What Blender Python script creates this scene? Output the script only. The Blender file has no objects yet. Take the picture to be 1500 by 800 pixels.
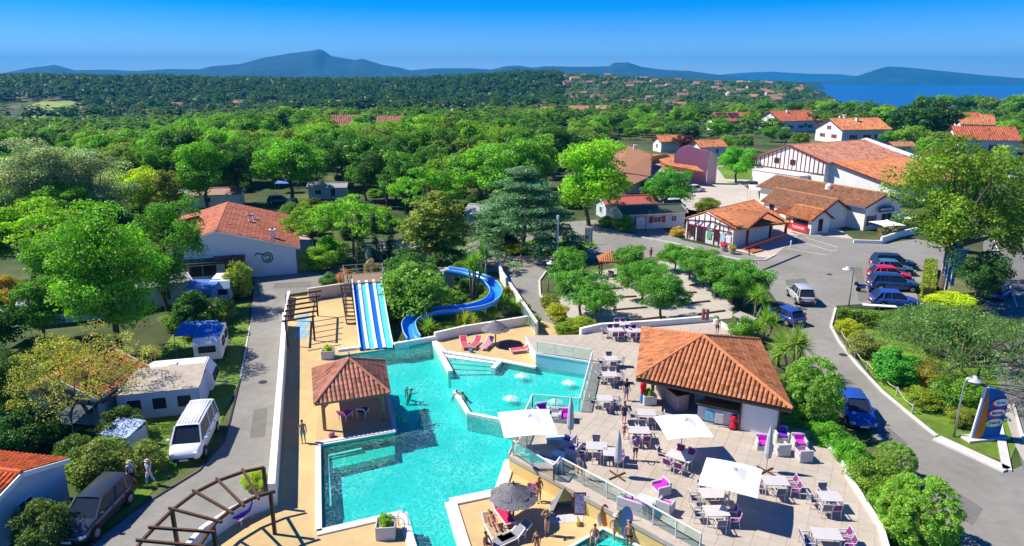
import bpy, math, random
import numpy as np
from mathutils import Vector, Matrix
from mathutils.geometry import tessellate_polygon

# ------------------------------------------------------------------ camera
SC = bpy.context.scene
COL = SC.collection
HC = 24.0
PITCH = math.atan(0.285)
SP, CP = math.sin(PITCH), math.cos(PITCH)
cam = bpy.data.cameras.new("camera"); camo = bpy.data.objects.new("camera", cam); COL.objects.link(camo)
camo.location = (0, 0, HC); camo.rotation_euler = (math.pi/2 - PITCH, 0, 0)
cam.sensor_width = 36; cam.lens = 24.0; cam.clip_start = 0.5; cam.clip_end = 40000
SC.camera = camo
SC.view_settings.view_transform = 'Standard'; SC.view_settings.look = 'None'
SC.view_settings.exposure = 1.08; SC.view_settings.gamma = 1.0
SC.render.engine = 'CYCLES'
SC.cycles.use_denoising = True
SC.cycles.max_bounces = 8; SC.cycles.diffuse_bounces = 6; SC.cycles.glossy_bounces = 2
SC.cycles.transmission_bounces = 2; SC.cycles.transparent_max_bounces = 12; SC.cycles.volume_bounces = 0
SC.cycles.caustics_reflective = False; SC.cycles.caustics_refractive = False

# ------------------------------------------------------------------ sky and sun
SUN_EL, SUN_AZ = math.radians(49), math.radians(-79)     # azimuth clockwise from +Y
W = bpy.data.worlds.new("World"); SC.world = W; W.use_nodes = True
wn, wl = W.node_tree.nodes, W.node_tree.links
sky = wn.new('ShaderNodeTexSky'); sky.sky_type = 'NISHITA'; sky.sun_disc = False
sky.sun_elevation = SUN_EL; sky.sun_rotation = SUN_AZ
sky.altitude = 2800; sky.air_density = 1.0; sky.dust_density = 0.15; sky.ozone_density = 4.0
hsv = wn.new('ShaderNodeHueSaturation'); hsv.inputs['Saturation'].default_value = 1.7; hsv.inputs['Hue'].default_value = 0.519; hsv.inputs['Value'].default_value = .61
bg = wn['Background']; bg.inputs['Strength'].default_value = 0.135
wl.new(sky.outputs[0], hsv.inputs['Color']); wl.new(hsv.outputs[0], bg.inputs['Color'])
sl = bpy.data.lights.new("sun", 'SUN'); sl.energy = 3.7; sl.angle = math.radians(0.5); sl.color = (1.0, 0.93, 0.80)
so = bpy.data.objects.new("sun", sl); COL.objects.link(so)
to_sun = Vector((math.sin(SUN_AZ)*math.cos(SUN_EL), math.cos(SUN_AZ)*math.cos(SUN_EL), math.sin(SUN_EL)))
so.rotation_euler = to_sun.to_track_quat('Z', 'Y').to_euler(); so.location = (-60, 20, 90)

# ------------------------------------------------------------------ helpers
def G(x, y, z=0.0):
    """the place at height z that lies on the photo's pixel (x, y)"""
    s = (y-400)/1000.0; u = (x-750)/1000.0; t = (HC-z)/(SP+s*CP)
    return Vector((u*t, t*(CP-s*SP), z))
def PX(p):
    dz = p[2]-HC; d = p[1]*CP-dz*SP; yc = -p[1]*SP-dz*CP
    return 750+1000*p[0]/d, 400+1000*yc/d, 1000/d
def GL(pts, z=0.0): return [G(x, y, z) for x, y in pts]

_M = {}
def M(name, col, rough=0.7, var=0.18, scale=2.0, bump=0.0, spec=0.3, metal=0.0, tint=False, objcol=False, bscale=None, stain=0.0):
    if name in _M: return _M[name]
    m = bpy.data.materials.new(name); m.use_nodes = True; n, l = m.node_tree.nodes, m.node_tree.links
    b = n['Principled BSDF']; b.inputs['Roughness'].default_value = rough; b.inputs['Metallic'].default_value = metal
    b.inputs['Specular IOR Level'].default_value = spec
    tc = n.new('ShaderNodeTexCoord'); no = n.new('ShaderNodeTexNoise'); no.inputs['Scale'].default_value = scale
    no.inputs['Detail'].default_value = 6; no.inputs['Roughness'].default_value = 0.65
    l.new(tc.outputs['Object'], no.inputs['Vector'])
    mr = n.new('ShaderNodeMapRange'); mr.inputs['From Min'].default_value = .3; mr.inputs['From Max'].default_value = .7
    mr.inputs['To Min'].default_value = 1-var; mr.inputs['To Max'].default_value = 1+var
    l.new(no.outputs['Fac'], mr.inputs['Value'])
    mx = n.new('ShaderNodeMix'); mx.data_type = 'RGBA'; mx.blend_type = 'MULTIPLY'; mx.inputs['Factor'].default_value = 1
    if objcol:
        oi = n.new('ShaderNodeObjectInfo'); l.new(oi.outputs['Color'], mx.inputs[6])
    else: mx.inputs[6].default_value = (*col, 1)
    l.new(mr.outputs[0], mx.inputs[7]); out = mx.outputs[2]
    if stain:
        n2 = n.new('ShaderNodeTexNoise'); n2.inputs['Scale'].default_value = scale*.12; n2.inputs['Detail'].default_value = 5
        l.new(tc.outputs['Object'], n2.inputs['Vector'])
        m2 = n.new('ShaderNodeMapRange'); m2.inputs['From Min'].default_value = .35; m2.inputs['From Max'].default_value = .7
        m2.inputs['To Min'].default_value = 1+stain*.5; m2.inputs['To Max'].default_value = 1-stain
        l.new(n2.outputs['Fac'], m2.inputs['Value'])
        x2 = n.new('ShaderNodeMix'); x2.data_type = 'RGBA'; x2.blend_type = 'MULTIPLY'; x2.inputs['Factor'].default_value = 1
        l.new(out, x2.inputs[6]); l.new(m2.outputs[0], x2.inputs[7]); out = x2.outputs[2]
    if tint:
        at = n.new('ShaderNodeAttribute'); at.attribute_name = 'tint'
        x3 = n.new('ShaderNodeMix'); x3.data_type = 'RGBA'; x3.blend_type = 'MULTIPLY'; x3.inputs['Factor'].default_value = 1
        l.new(out, x3.inputs[6]); l.new(at.outputs['Color'], x3.inputs[7]); out = x3.outputs[2]
    l.new(out, b.inputs['Base Color'])
    if bump:
        n4 = n.new('ShaderNodeTexNoise'); n4.inputs['Scale'].default_value = bscale or scale*6; n4.inputs['Detail'].default_value = 4
        l.new(tc.outputs['Object'], n4.inputs['Vector'])
        bp = n.new('ShaderNodeBump'); bp.inputs['Strength'].default_value = bump; bp.inputs['Distance'].default_value = .05
        l.new(n4.outputs['Fac'], bp.inputs['Height']); l.new(bp.outputs[0], b.inputs['Normal'])
    _M[name] = m; return m

def leaf_mat(name):
    m = bpy.data.materials.new(name); m.use_nodes = True; n, l = m.node_tree.nodes, m.node_tree.links
    n.remove(n['Principled BSDF'])
    oi = n.new('ShaderNodeObjectInfo'); at = n.new('ShaderNodeAttribute'); at.attribute_name = 'tint'
    mx = n.new('ShaderNodeMix'); mx.data_type = 'RGBA'; mx.blend_type = 'MULTIPLY'; mx.inputs['Factor'].default_value = 1
    l.new(oi.outputs['Color'], mx.inputs[6]); l.new(at.outputs['Color'], mx.inputs[7])
    d = n.new('ShaderNodeBsdfDiffuse'); t = n.new('ShaderNodeBsdfTranslucent'); g = n.new('ShaderNodeBsdfGlossy')
    g.inputs['Roughness'].default_value = .45; g.inputs['Color'].default_value = (1, 1, 1, 1)
    br = n.new('ShaderNodeMix'); br.data_type = 'RGBA'; br.blend_type = 'MULTIPLY'; br.inputs['Factor'].default_value = 1; br.inputs[7].default_value = (2.1, 2.15, 1.2, 1); l.new(mx.outputs[2], br.inputs[6]); mx = br
    l.new(mx.outputs[2], d.inputs['Color'])
    tm = n.new('ShaderNodeMix'); tm.data_type = 'RGBA'; tm.blend_type = 'MULTIPLY'; tm.inputs['Factor'].default_value = 1
    tm.inputs[7].default_value = (1.2, 1.25, .5, 1); l.new(mx.outputs[2], tm.inputs[6]); l.new(tm.outputs[2], t.inputs['Color'])
    s1 = n.new('ShaderNodeMixShader'); s1.inputs[0].default_value = .46
    s2 = n.new('ShaderNodeMixShader'); s2.inputs[0].default_value = .02
    l.new(d.outputs[0], s1.inputs[1]); l.new(t.outputs[0], s1.inputs[2]); l.new(s1.outputs[0], s2.inputs[1]); l.new(g.outputs[0], s2.inputs[2])
    l.new(s2.outputs[0], n['Material Output'].inputs['Surface'])
    return m
LEAF = leaf_mat('leaf')

def tag(o, label=None, cat=None, group=None, kind=None):
    if label: o['label'] = label
    if cat: o['category'] = cat
    if group: o['group'] = group
    if kind: o['kind'] = kind
    return o
def link(o, parent=None):
    COL.objects.link(o)
    if parent is not None: o.parent = parent
    return o
def thing(name, label, cat, loc=(0, 0, 0), rot=0.0, group=None):
    o = bpy.data.objects.new(name, None); o.empty_display_size = .3; o.location = loc; o.rotation_euler = (0, 0, rot)
    link(o); return tag(o, label, cat, group)
def copy_tree(o, parent=None):
    kids = list(o.children); c = o.copy(); COL.objects.link(c)
    if parent is not None: c.parent = parent
    for k in kids: copy_tree(k, c)
    return c
def kids_color(o, col):
    for k in o.children: k.color = (*col, 1)

def np_mesh(name, V, F, mats, tint=None, smooth=False, matidx=None):
    """V (n,3); F (m,k) all faces of k corners; tint per face (m,) or (m,3)"""
    me = bpy.data.meshes.new(name); V = np.asarray(V, np.float32); F = np.asarray(F, np.int32); m, k = F.shape
    me.vertices.add(len(V)); me.vertices.foreach_set('co', V.ravel())
    me.loops.add(m*k); me.loops.foreach_set('vertex_index', F.ravel())
    me.polygons.add(m); me.polygons.foreach_set('loop_start', np.arange(0, m*k, k, dtype=np.int32))
    me.polygons.foreach_set('loop_total', np.full(m, k, np.int32))
    if matidx is not None: me.polygons.foreach_set('material_index', np.asarray(matidx, np.int32))
    me.polygons.foreach_set('use_smooth', np.full(m, bool(smooth)))
    me.update(calc_edges=True)
    for a in (mats if isinstance(mats, (list, tuple)) else [mats]): me.materials.append(a)
    if tint is not None:
        t = np.asarray(tint, np.float32)
        if t.ndim == 1: t = np.stack([t, t, t], 1)
        c = np.concatenate([t, np.ones((m, 1), np.float32)], 1)
        at = me.color_attributes.new('tint', 'FLOAT_COLOR', 'CORNER'); at.data.foreach_set('color', np.repeat(c, k, 0).ravel())
    return me

class MB:
    """collects shapes and links them as one mesh object"""
    def __init__(s): s.v = []; s.f = []; s.m = []; s.mats = []; s.cur = 0; s.sm = []; s.smooth = False
    def mat(s, m):
        if m not in s.mats: s.mats.append(m)
        s.cur = s.mats.index(m); return s
    def face(s, idx): s.f.append(tuple(idx)); s.m.append(s.cur); s.sm.append(s.smooth)
    def poly(s, pts):
        i = len(s.v); s.v += [tuple(p) for p in pts]; s.face(range(i, i+len(pts))); return s
    def box(s, c, d, rz=0.0, rx=0.0, ry=0.0, bev=0.0):
        R = Matrix.Rotation(rz, 3, 'Z') @ Matrix.Rotation(ry, 3, 'Y') @ Matrix.Rotation(rx, 3, 'X'); c = Vector(c); i = len(s.v)
        hx, hy, hz = d[0]/2, d[1]/2, d[2]/2
        if bev > 0:
            b = min(bev, hx*.6, hy*.6, hz*.6); P = []
            for z, e in ((-hz, b), (-hz+b, 0), (hz-b, 0), (hz, b)):
                for x, y in ((-hx+e, -hy+b+e*.0), (-hx+b, -hy+e), (hx-b, -hy+e), (hx-e, -hy+b), (hx-e, hy-b), (hx-b, hy-e), (-hx+b, hy-e), (-hx+e, hy-b)):
                    P.append(c + R @ Vector((x, y, z)))
            s.v += [tuple(p) for p in P]
            for k in range(3):
                for j in range(8): a = i+k*8+j; bb = i+k*8+(j+1) % 8; s.face((a, bb, bb+8, a+8))
            s.face([i+j for j in range(7, -1, -1)]); s.face([i+24+j for j in range(8)]); return s
        for x, y, z in ((-1, -1, -1), (1, -1, -1), (1, 1, -1), (-1, 1, -1), (-1, -1, 1), (1, -1, 1), (1, 1, 1), (-1, 1, 1)):
            s.v.append(tuple(c + R @ Vector((x*hx, y*hy, z*hz))))
        for q in ((0, 3, 2, 1), (4, 5, 6, 7), (0, 1, 5, 4), (1, 2, 6, 5), (2, 3, 7, 6), (3, 0, 4, 7)): s.face([i+k for k in q])
        return s
    def bar(s, a, b, w, h=None, up=(0, 0, 1)):
        a, b = Vector(a), Vector(b); d = b-a; L = d.length
        if L < 1e-6: return s
        d.normalize(); u = Vector(up)
        if abs(d.dot(u)) > .97: u = Vector((1, 0, 0))
        x = d.cross(u).normalized(); z = x.cross(d).normalized(); h = h or w; i = len(s.v)
        for p in (a, b):
            for q in ((-1, -1), (1, -1), (1, 1), (-1, 1)): s.v.append(tuple(p+x*(q[0]*w/2)+z*(q[1]*h/2)))
        for q in ((3, 2, 1, 0), (4, 5, 6, 7), (0, 1, 5, 4), (1, 2, 6, 5), (2, 3, 7, 6), (3, 0, 4, 7)): s.face([i+k for k in q])
        return s
    def tube(s, pts, rad, n=8, cap=True):
        pts = [Vector(p) for p in pts]; rad = rad if isinstance(rad, (list, tuple)) else [rad]*len(pts); i = len(s.v); px = None
        for k, p in enumerate(pts):
            d = (pts[min(k+1, len(pts)-1)]-pts[max(k-1, 0)]).normalized()
            if px is None: px = d.orthogonal().normalized()
            x = (px-d*px.dot(d)).normalized(); px = x; y = d.cross(x)
            for j in range(n):
                a = 2*math.pi*j/n; s.v.append(tuple(p+(x*math.cos(a)+y*math.sin(a))*rad[k]))
        for k in range(len(pts)-1):
            for j in range(n): a = i+k*n+j; b = i+k*n+(j+1) % n; s.face((a, b, b+n, a+n))
        if cap: s.face([i+j for j in range(n-1, -1, -1)]); s.face([i+(len(pts)-1)*n+j for j in range(n)])
        return s
    def lathe(s, c, prof, n=16, sx=1.0, sy=1.0):
        i = len(s.v); c = Vector(c)
        for r, z in prof:
            for j in range(n): a = 2*math.pi*j/n; s.v.append((c.x+r*math.cos(a)*sx, c.y+r*math.sin(a)*sy, c.z+z))
        for k in range(len(prof)-1):
            for j in range(n): a = i+k*n+j; b = i+k*n+(j+1) % n; s.face((a, b, b+n, a+n))
        s.face([i+j for j in range(n-1, -1, -1)]); s.face([i+(len(prof)-1)*n+j for j in range(n)])
        return s
    def prism(s, poly, z0, z1, caps=(True, True)):
        P = [Vector((p[0], p[1], 0)) for p in poly]
        if sum(P[k-1].x*P[k].y-P[k].x*P[k-1].y for k in range(len(P))) < 0: P.reverse()
        n = len(P); i = len(s.v); s.v += [(p.x, p.y, z0) for p in P]+[(p.x, p.y, z1) for p in P]
        for k in range(n): a = i+k; b = i+(k+1) % n; s.face((a, b, b+n, a+n))
        for t in tessellate_polygon([P]):
            t = list(t); A, B, C = (P[q] for q in t)
            if (B-A).cross(C-A).z < 0: t.reverse()
            if caps[1]: s.face([i+n+q for q in t])
            if caps[0]: s.face([i+q for q in reversed(t)])
        return s
    def sheet(s, poly, z, holes=()):
        P = [[Vector((p[0], p[1], 0)) for p in poly]]+[[Vector((p[0], p[1], 0)) for p in h] for h in holes]; A = sum(P, [])
        i = len(s.v); s.v += [(p.x, p.y, z) for p in A]
        for t in tessellate_polygon(P):
            t = list(t); a, b, c = (A[q] for q in t)
            if (b-a).cross(c-a).z < 0: t.reverse()
            s.face([i+q for q in t])
        return s
    def slab(s, pts, th):
        """thick plate under a planar 3D polygon"""
        pts = [Vector(p) for p in pts]; n = (pts[1]-pts[0]).cross(pts[2]-pts[0]).normalized()
        if n.z < 0: pts.reverse(); n = -n
        i = len(s.v); k = len(pts); s.v += [tuple(p) for p in pts]+[tuple(p-Vector((0, 0, th))) for p in pts]
        s.face(range(i, i+k)); s.face([i+k+j for j in range(k-1, -1, -1)])
        for j in range(k): a = i+j; b = i+(j+1) % k; s.face((a, a+k, b+k, b))
        return s
    def build(s, name, mat=None, parent=None, kind=None, loc=None, rz=0.0):
        me = bpy.data.meshes.new(name); me.from_pydata(s.v, [], s.f)
        mats = s.mats or [mat]
        for m in mats: me.materials.append(m)
        me.polygons.foreach_set('material_index', s.m); me.polygons.foreach_set('use_smooth', s.sm); me.update()
        o = bpy.data.objects.new(name, me); link(o, parent)
        if kind: o['kind'] = kind
        if loc is not None: o.location = loc
        if rz: o.rotation_euler = (0, 0, rz)
        return o
def part(name, mat, parent, fn):
    b = MB(); b.mat(mat); fn(b); return b.build(name, None, parent)
def inpoly(x, y, poly):
    c = False; j = len(poly)-1
    for i in range(len(poly)):
        xi, yi = poly[i]; xj, yj = poly[j]
        if (yi > y) != (yj > y) and x < (xj-xi)*(y-yi)/(yj-yi)+xi: c = not c
        j = i
    return c

# ------------------------------------------------------------------ shared materials
WHITE = M('white_render', (.78, .77, .74), .8, .06, 1.2, .1, stain=.08)
PAINT = M('white_paint', (.8, .8, .79), .45, .04, 2)
ASPH = M('asphalt', (.25, .24, .215), .9, .12, 1.2, .35, bscale=30, stain=.16)
ASPH2 = M('old_asphalt', (.19, .185, .17), .9, .12, 1.0, .3, bscale=30, stain=.2)
CONC = M('concrete', (.42, .39, .35), .9, .1, 1.5, .2, stain=.15)
SAND = M('sand_deck', (.58, .42, .2), .9, .1, 1.0, .2, stain=.18)
TERR = M('terrace_paving', (.52, .46, .42), .85, .07, 1.2, .15, stain=.08)
COURT = M('beige_court', (.5, .45, .38), .9, .1, .8, .2, stain=.12)
GRAV = M('court_gravel', (.44, .4, .36), .95, .1, 2.0, .3, stain=.12)
LINE = M('road_paint', (.75, .75, .73), .7, .15, 4)
KERB = M('kerb', (.6, .59, .56), .85, .1, 2, .1, stain=.1)
GRASS = M('grass', (.14, .24, .025), .95, .3, .9, .6, bscale=14, stain=.3)
YELLOWW = M('yellow_render', (.66, .5, .2), .85, .07, 1.2, .1, stain=.1)
BROWN = M('brown_wood', (.09, .045, .025), .7, .2, 3, .1)
TIMBER = M('tan_timber', (.32, .19, .1), .7, .2, 3, .1)
RED = M('oxblood_paint', (.16, .018, .02), .6, .1, 3)
METAL = M('grey_metal', (.45, .46, .47), .4, .06, 4, metal=.6)
DARKM = M('dark_metal', (.05, .05, .055), .5, .1, 4, metal=.3)
GLASSD = M('window_glass', (.02, .03, .045), .08, .1, 2, spec=.3)
def clear_glass(name, col, fac):
    m = bpy.data.materials.new(name); m.use_nodes = True; n, l = m.node_tree.nodes, m.node_tree.links; n.remove(n['Principled BSDF'])
    t = n.new('ShaderNodeBsdfTransparent'); t.inputs[0].default_value = (*col, 1); g = n.new('ShaderNodeBsdfGlossy'); g.inputs['Roughness'].default_value = .03
    lw = n.new('ShaderNodeLayerWeight'); lw.inputs[0].default_value = .25; mx = n.new('ShaderNodeMixShader')
    mu = n.new('ShaderNodeMath'); mu.operation = 'MULTIPLY_ADD'; mu.inputs[1].default_value = .4; mu.inputs[2].default_value = fac
    l.new(lw.outputs['Fresnel'], mu.inputs[0]); l.new(mu.outputs[0], mx.inputs[0])
    l.new(t.outputs[0], mx.inputs[1]); l.new(g.outputs[0], mx.inputs[2]); l.new(mx.outputs[0], n['Material Output'].inputs['Surface']); return m
RAILGLASS = clear_glass('rail_glass', (.86, .97, .95), .04)
TILE_O = M('terracotta_orange', (.52, .2, .085), .85, .16, 1.5, tint=True, stain=.12)
TILE_R = M('terracotta_red', (.42, .12, .06), .85, .16, 1.5, tint=True, stain=.15)
TILE_P = M('terracotta_pink', (.45, .2, .13), .85, .16, 1.5, tint=True, stain=.15)
TILE_B = M('terracotta_brown', (.38, .19, .1), .85, .16, 1.5, tint=True, stain=.15)
# ------------------------------------------------------------------ terrain
POOL = GL([(468, 653), (470, 776), (586, 750), (602, 825), (690, 825), (662, 737), (730, 723), (760, 690), (800, 640), (870, 600), (890, 550), (868, 520), (785, 517), (785, 538), (732, 529), (650, 516), (637, 502), (498, 521), (497, 548), (563, 556), (578, 633)])
KIDS = GL([(828, 803), (883, 774), (945, 803), (945, 825), (828, 825)])
NX0, NX1, NY0, NY1 = -75.0, 95.0, 14.0, 112.0
def sstep(a, b, x): t = np.clip((x-a)/(b-a), 0, 1); return t*t*(3-2*t)
def terrain_z(X, Y):
    X = np.asarray(X, float); Y = np.asarray(Y, float); q = X/np.maximum(Y, 1)
    n = np.sin(X*.011+1.3)*np.cos(Y*.009)+.6*np.sin(X*.027+Y*.019)
    z = -14*sstep(260, 850, Y)-7*sstep(170, 380, Y)*sstep(-.3, -.6, q)*(1-sstep(900, 1200, Y))
    ridge = (27+4*np.sin(q*9+1))*sstep(900, 1350, Y)*sstep(.3, -.05, q)
    ridge = ridge+24*sstep(800, 1750, Y)*sstep(-.1, .15, q)*sstep(.5, .40, q)
    z = z+ridge+n*1.5*sstep(250, 600, Y)
    sea = sstep(.36, .5, q)
    z = z-(26*sstep(300, 1500, Y))*sea
    z = z-60*sstep(.43, .52, q)*sstep(1450, 1800, Y)
    z = z-150*sstep(2600, 3600, Y)
    return z
def build_ground():
    ys = np.concatenate([np.linspace(-60, NY0, 4), np.linspace(NY0, NY1, 12)[1:], np.geomspace(NY1, 9000, 90)[1:]])
    qs = np.linspace(-1.6, 1.6, 129)
    V = []; F = []; id = {}
    xs_near = np.concatenate([np.linspace(-400, NX0, 14), np.linspace(NX0, NX1, 18)[1:], np.linspace(NX1, 420, 14)[1:]])
    nx = len(xs_near)
    # one sheet: x spreads out with distance so that the grid keeps reaching past the frame
    rows = []
    for j, y in enumerate(ys):
        k = max(1.0, y/NY1); rows.append(np.stack([xs_near*k, np.full(nx, y)], 1))
    A = np.array(rows); Z = terrain_z(A[..., 0], A[..., 1]); V = np.concatenate([A, Z[..., None]], 2).reshape(-1, 3)
    inside = lambda x, y: NX0-.01 < x < NX1+.01 and NY0-.01 < y < NY1+.01
    V[:, 2] -= .03
    for j in range(len(ys)-1):
        for i in range(nx-1):
            c = (A[j, i]+A[j+1, i+1])/2
            if ys[j+1] <= NY1+.01 and inside(*c): continue
            a = j*nx+i; F.append((a, a+1, a+nx+1, a+nx))
    b = MB(); b.v = [tuple(v) for v in V]
    for f in F: b.face(f)
    b.sheet([(NX0, NY0), (NX1, NY0), (NX1, NY1), (NX0, NY1)], -.03, [POOL, KIDS])
    return b
m = M('soil_and_grass', (.1, .12, .04), .95, .3, .35, .4, bscale=8, stain=.5)
n_, l_ = m.node_tree.nodes, m.node_tree.links
_no = n_.new('ShaderNodeTexNoise'); _no.inputs['Scale'].default_value = .06; _no.inputs['Detail'].default_value = 6
_tc = n_.new('ShaderNodeTexCoord'); l_.new(_tc.outputs['Object'], _no.inputs['Vector'])
_cr = n_.new('ShaderNodeValToRGB'); _cr.color_ramp.elements[0].position = .4; _cr.color_ramp.elements[0].color = (.035, .075, .015, 1)
_cr.color_ramp.elements[1].position = .62; _cr.color_ramp.elements[1].color = (.11, .12, .045, 1); l_.new(_no.outputs['Fac'], _cr.inputs[0])
_mx = [x for x in n_ if x.type == 'MIX'][0]; l_.new(_cr.outputs[0], _mx.inputs[6])
build_ground().build('ground', m, kind='structure')

# sea
sm_ = M('sea_water', (.01, .06, .2), .25, .1, .002, .25, spec=.5, bscale=.03)
b = MB(); b.sheet([(-2000, 1400), (26000, 1400), (26000, 30000), (-2000, 30000)], -41); b.build('sea', sm_, kind='structure')

# mountains
def mountain(prof, D, depth, name, seed, col, x0, x1, rough=1.0):
    rs = np.random.RandomState(seed); px = np.linspace(x0, x1, 560); pr = np.array(prof, float)
    y = np.interp(px, pr[:, 0], pr[:, 1]); s = (y-400)/1000; slope = -(SP+s*CP)/(CP-s*SP); top = HC+D*slope
    u = (px-750)/1000; X = D*u/ (CP-s*SP)
    nr = 27; base = -60.0; V = []; 
    ph = rs.rand(8)*6.28; fr = np.array([.0011, .0021, .0037, .0063, .0105, .017, .03, .05])
    for r in range(nr):
        t = r/(nr-1)*2-1; w = (1-abs(t))**(1.15 if t < 0 else .9)
        Yr = D+t*depth; xr = X*(1+t*depth/D*.6)
        nz = sum(np.sin(fr[k]*(xr+ (t*depth)*(.6 if k % 2 else -.8))+ph[k])*(.5**(k*.75)) for k in range(8))
        h = (top-base)*w; z = base+h+nz*(top-base)*.36*rough*(1-w)*min(1, w*4)
        V.append(np.stack([xr, np.full_like(xr, Yr), z], 1))
    V = np.concatenate(V); n = len(px); F = [(r*n+i, r*n+i+1, (r+1)*n+i+1, (r+1)*n+i) for r in range(nr-1) for i in range(n-1)]
    mm = M('mountain_slopes_'+name, col, .95, .55, .004, .0, stain=.3)
    o = bpy.data.objects.new(name, np_mesh(name, V, F, mm, smooth=True)); link(o); tag(o, kind='structure')
MAIN = [(-500, 112), (-200, 104), (0, 108), (40, 100), (80, 95), (110, 103), (150, 102), (200, 104), (250, 101), (290, 102), (310, 97), (350, 94), (385, 85), (420, 79), (455, 74.5), (468, 72), (474, 74), (485, 82), (520, 88), (530, 86), (560, 95), (585, 99), (600, 103), (640, 100), (690, 100), (720, 102), (740, 97), (760, 96), (780, 99), (800, 97), (850, 98), (893, 97), (898, 92), (920, 91.5), (940, 98), (970, 102), (1010, 104), (1040, 108), (1070, 112), (1100, 118)]
mountain(MAIN, 7600, 1500, 'mountain_range', 3, (.016, .05, .035), -500, 1110)
mountain([(1000, 114), (1060, 109), (1100, 106), (1130, 105), (1180, 108), (1230, 109), (1270, 113), (1300, 118)], 12500, 1200, 'distant_mountains', 8, (.02, .06, .05), 1000, 1310)
mountain([(1180, 121), (1225, 118), (1250, 113), (1275, 105), (1290, 100), (1300, 97.5), (1318, 98), (1340, 100), (1400, 106), (1440, 110), (1500, 115), (1560, 118), (1700, 121)], 8200, 700, 'headland', 5, (.014, .045, .035), 1180, 1700)
mountain([(-300, 118), (60, 118), (150, 114), (260, 115), (340, 112), (430, 112), (520, 110), (600, 111), (700, 110), (800, 112), (900, 110), (1000, 113), (1100, 117), (1200, 121)], 4700, 700, 'foothills', 11, (.015, .045, .025), -300, 1200)

# ------------------------------------------------------------------ far wood, one mass on the ridge and across the valley
def leaf_quads(rs, C, N, size, asp=.6):
    """one rhombus leaf per row: centre C, normal N"""
    n = len(C); N = N/np.linalg.norm(N, axis=1, keepdims=True); a = rs.randn(n, 3); T = np.cross(N, a); T /= np.linalg.norm(T, axis=1, keepdims=True)+1e-9
    B = np.cross(N, T); L = (size*(.65+.7*rs.rand(n)))[:, None]
    V = np.stack([C-T*L*.5, C+B*L*asp*.5-T*L*.05, C+T*L*.5, C-B*L*asp*.5-T*L*.05], 1).reshape(-1, 3)
    return V, np.arange(n*4).reshape(n, 4)
def far_wood(name, pts, seed, leaves, hr, sz, cols, asp=.8):
    rs = np.random.RandomState(seed); V = []; T = []
    for (x, y) in pts:
        z0 = float(terrain_z(x, y)); h = hr[0]+rs.rand()*(hr[1]-hr[0]); r = h*(.34+.14*rs.rand()); d = rs.randn(leaves, 3); d /= np.linalg.norm(d, axis=1, keepdims=True)
        d[:, 2] = np.where(rs.rand(leaves) < .7, abs(d[:, 2]), d[:, 2]); c = np.array([x, y, z0+h*.55])
        nb = rs.randn(5, 3)*r*.45; p = c+nb[rs.randint(0, 5, leaves)]*[1, 1, .6]+d*[r*.65, r*.65, h*.3]
        v, f = leaf_quads(rs, p, d*.7+rs.randn(leaves, 3)*.22+[0, 0, .9], np.full(leaves, sz*(.8+.4*rs.rand())), asp)
        col = np.array(cols[rs.randint(len(cols))])*(.75+.5*rs.rand()); V.append(v); T.append(col*(.85+.3*rs.rand(leaves, 1)))
    V = np.concatenate(V); T = np.concatenate(T); F = np.arange(len(V)).reshape(-1, 4)
    o = bpy.data.objects.new(name, np_mesh(name, V, F, LEAF, T)); link(o); o.color = (1, 1, 1, 1); return tag(o, kind='stuff')
rs = np.random.RandomState(5)
def clearing(px, py):
    return inpoly(px, py, [(-20, 158), (20, 150), (95, 147), (130, 152), (125, 165), (95, 176), (0, 182)]) or (145 < py < 153 and 150 < px < 420 and (px*7 % 97) < 38)
pts = []
while len(pts) < 5000:
    y = 640+rs.rand()**.8*980; q = -.95+rs.rand()*1.02; x = q*y
    z = float(terrain_z(x, y)); px, py, sc = PX((x, y, z))
    if clearing(px, py): continue
    if 700 < y < 960 and q < .05 and rs.rand() < .85: continue
    pts.append((x, y))
tag(far_wood('ridge_wood', pts, 6, 48, (12, 19), 3.8, [(.022, .06, .022), (.016, .046, .022), (.032, .07, .024)]), 'dark green wood covering the long low ridge under the mountains', 'wood')
pts = []
while len(pts) < 2200:
    y = 560+rs.rand()*1250; q = .0+rs.rand()*.52; x = q*y
    if rs.rand() < .35*sstep(900, 1200, y): continue
    if y > 1400 and q > .47: continue
    pts.append((x, y))
tag(far_wood('hillside_trees', pts, 9, 36, (7, 12), 3.4, [(.045, .1, .03), (.03, .075, .03), (.07, .12, .03)]), 'scattered green trees filling the gaps between the far hillside houses', 'trees')
pts = []
while len(pts) < 2000:
    y = 322+rs.rand()*330; q = -.95+rs.rand()*1.9; x = q*y
    px, py, sc = PX((x, y, float(terrain_z(x, y))))
    if (py < 186 and px < 135) or (y > 520 and q < -.05 and rs.rand() < .75): continue
    if q > .12 and rs.rand() < .45: continue
    pts.append((x, y))
tag(far_wood('valley_wood', pts, 12, 70, (6.5, 10.5), 2.2, [(.06, .13, .03), (.045, .1, .03), (.09, .16, .03), (.05, .09, .035)]), 'belt of mixed green treetops running across the valley beyond the grove', 'wood')
fld = M('field_grass', (.28, .36, .08), .95, .15, .05, stain=.3)
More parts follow.
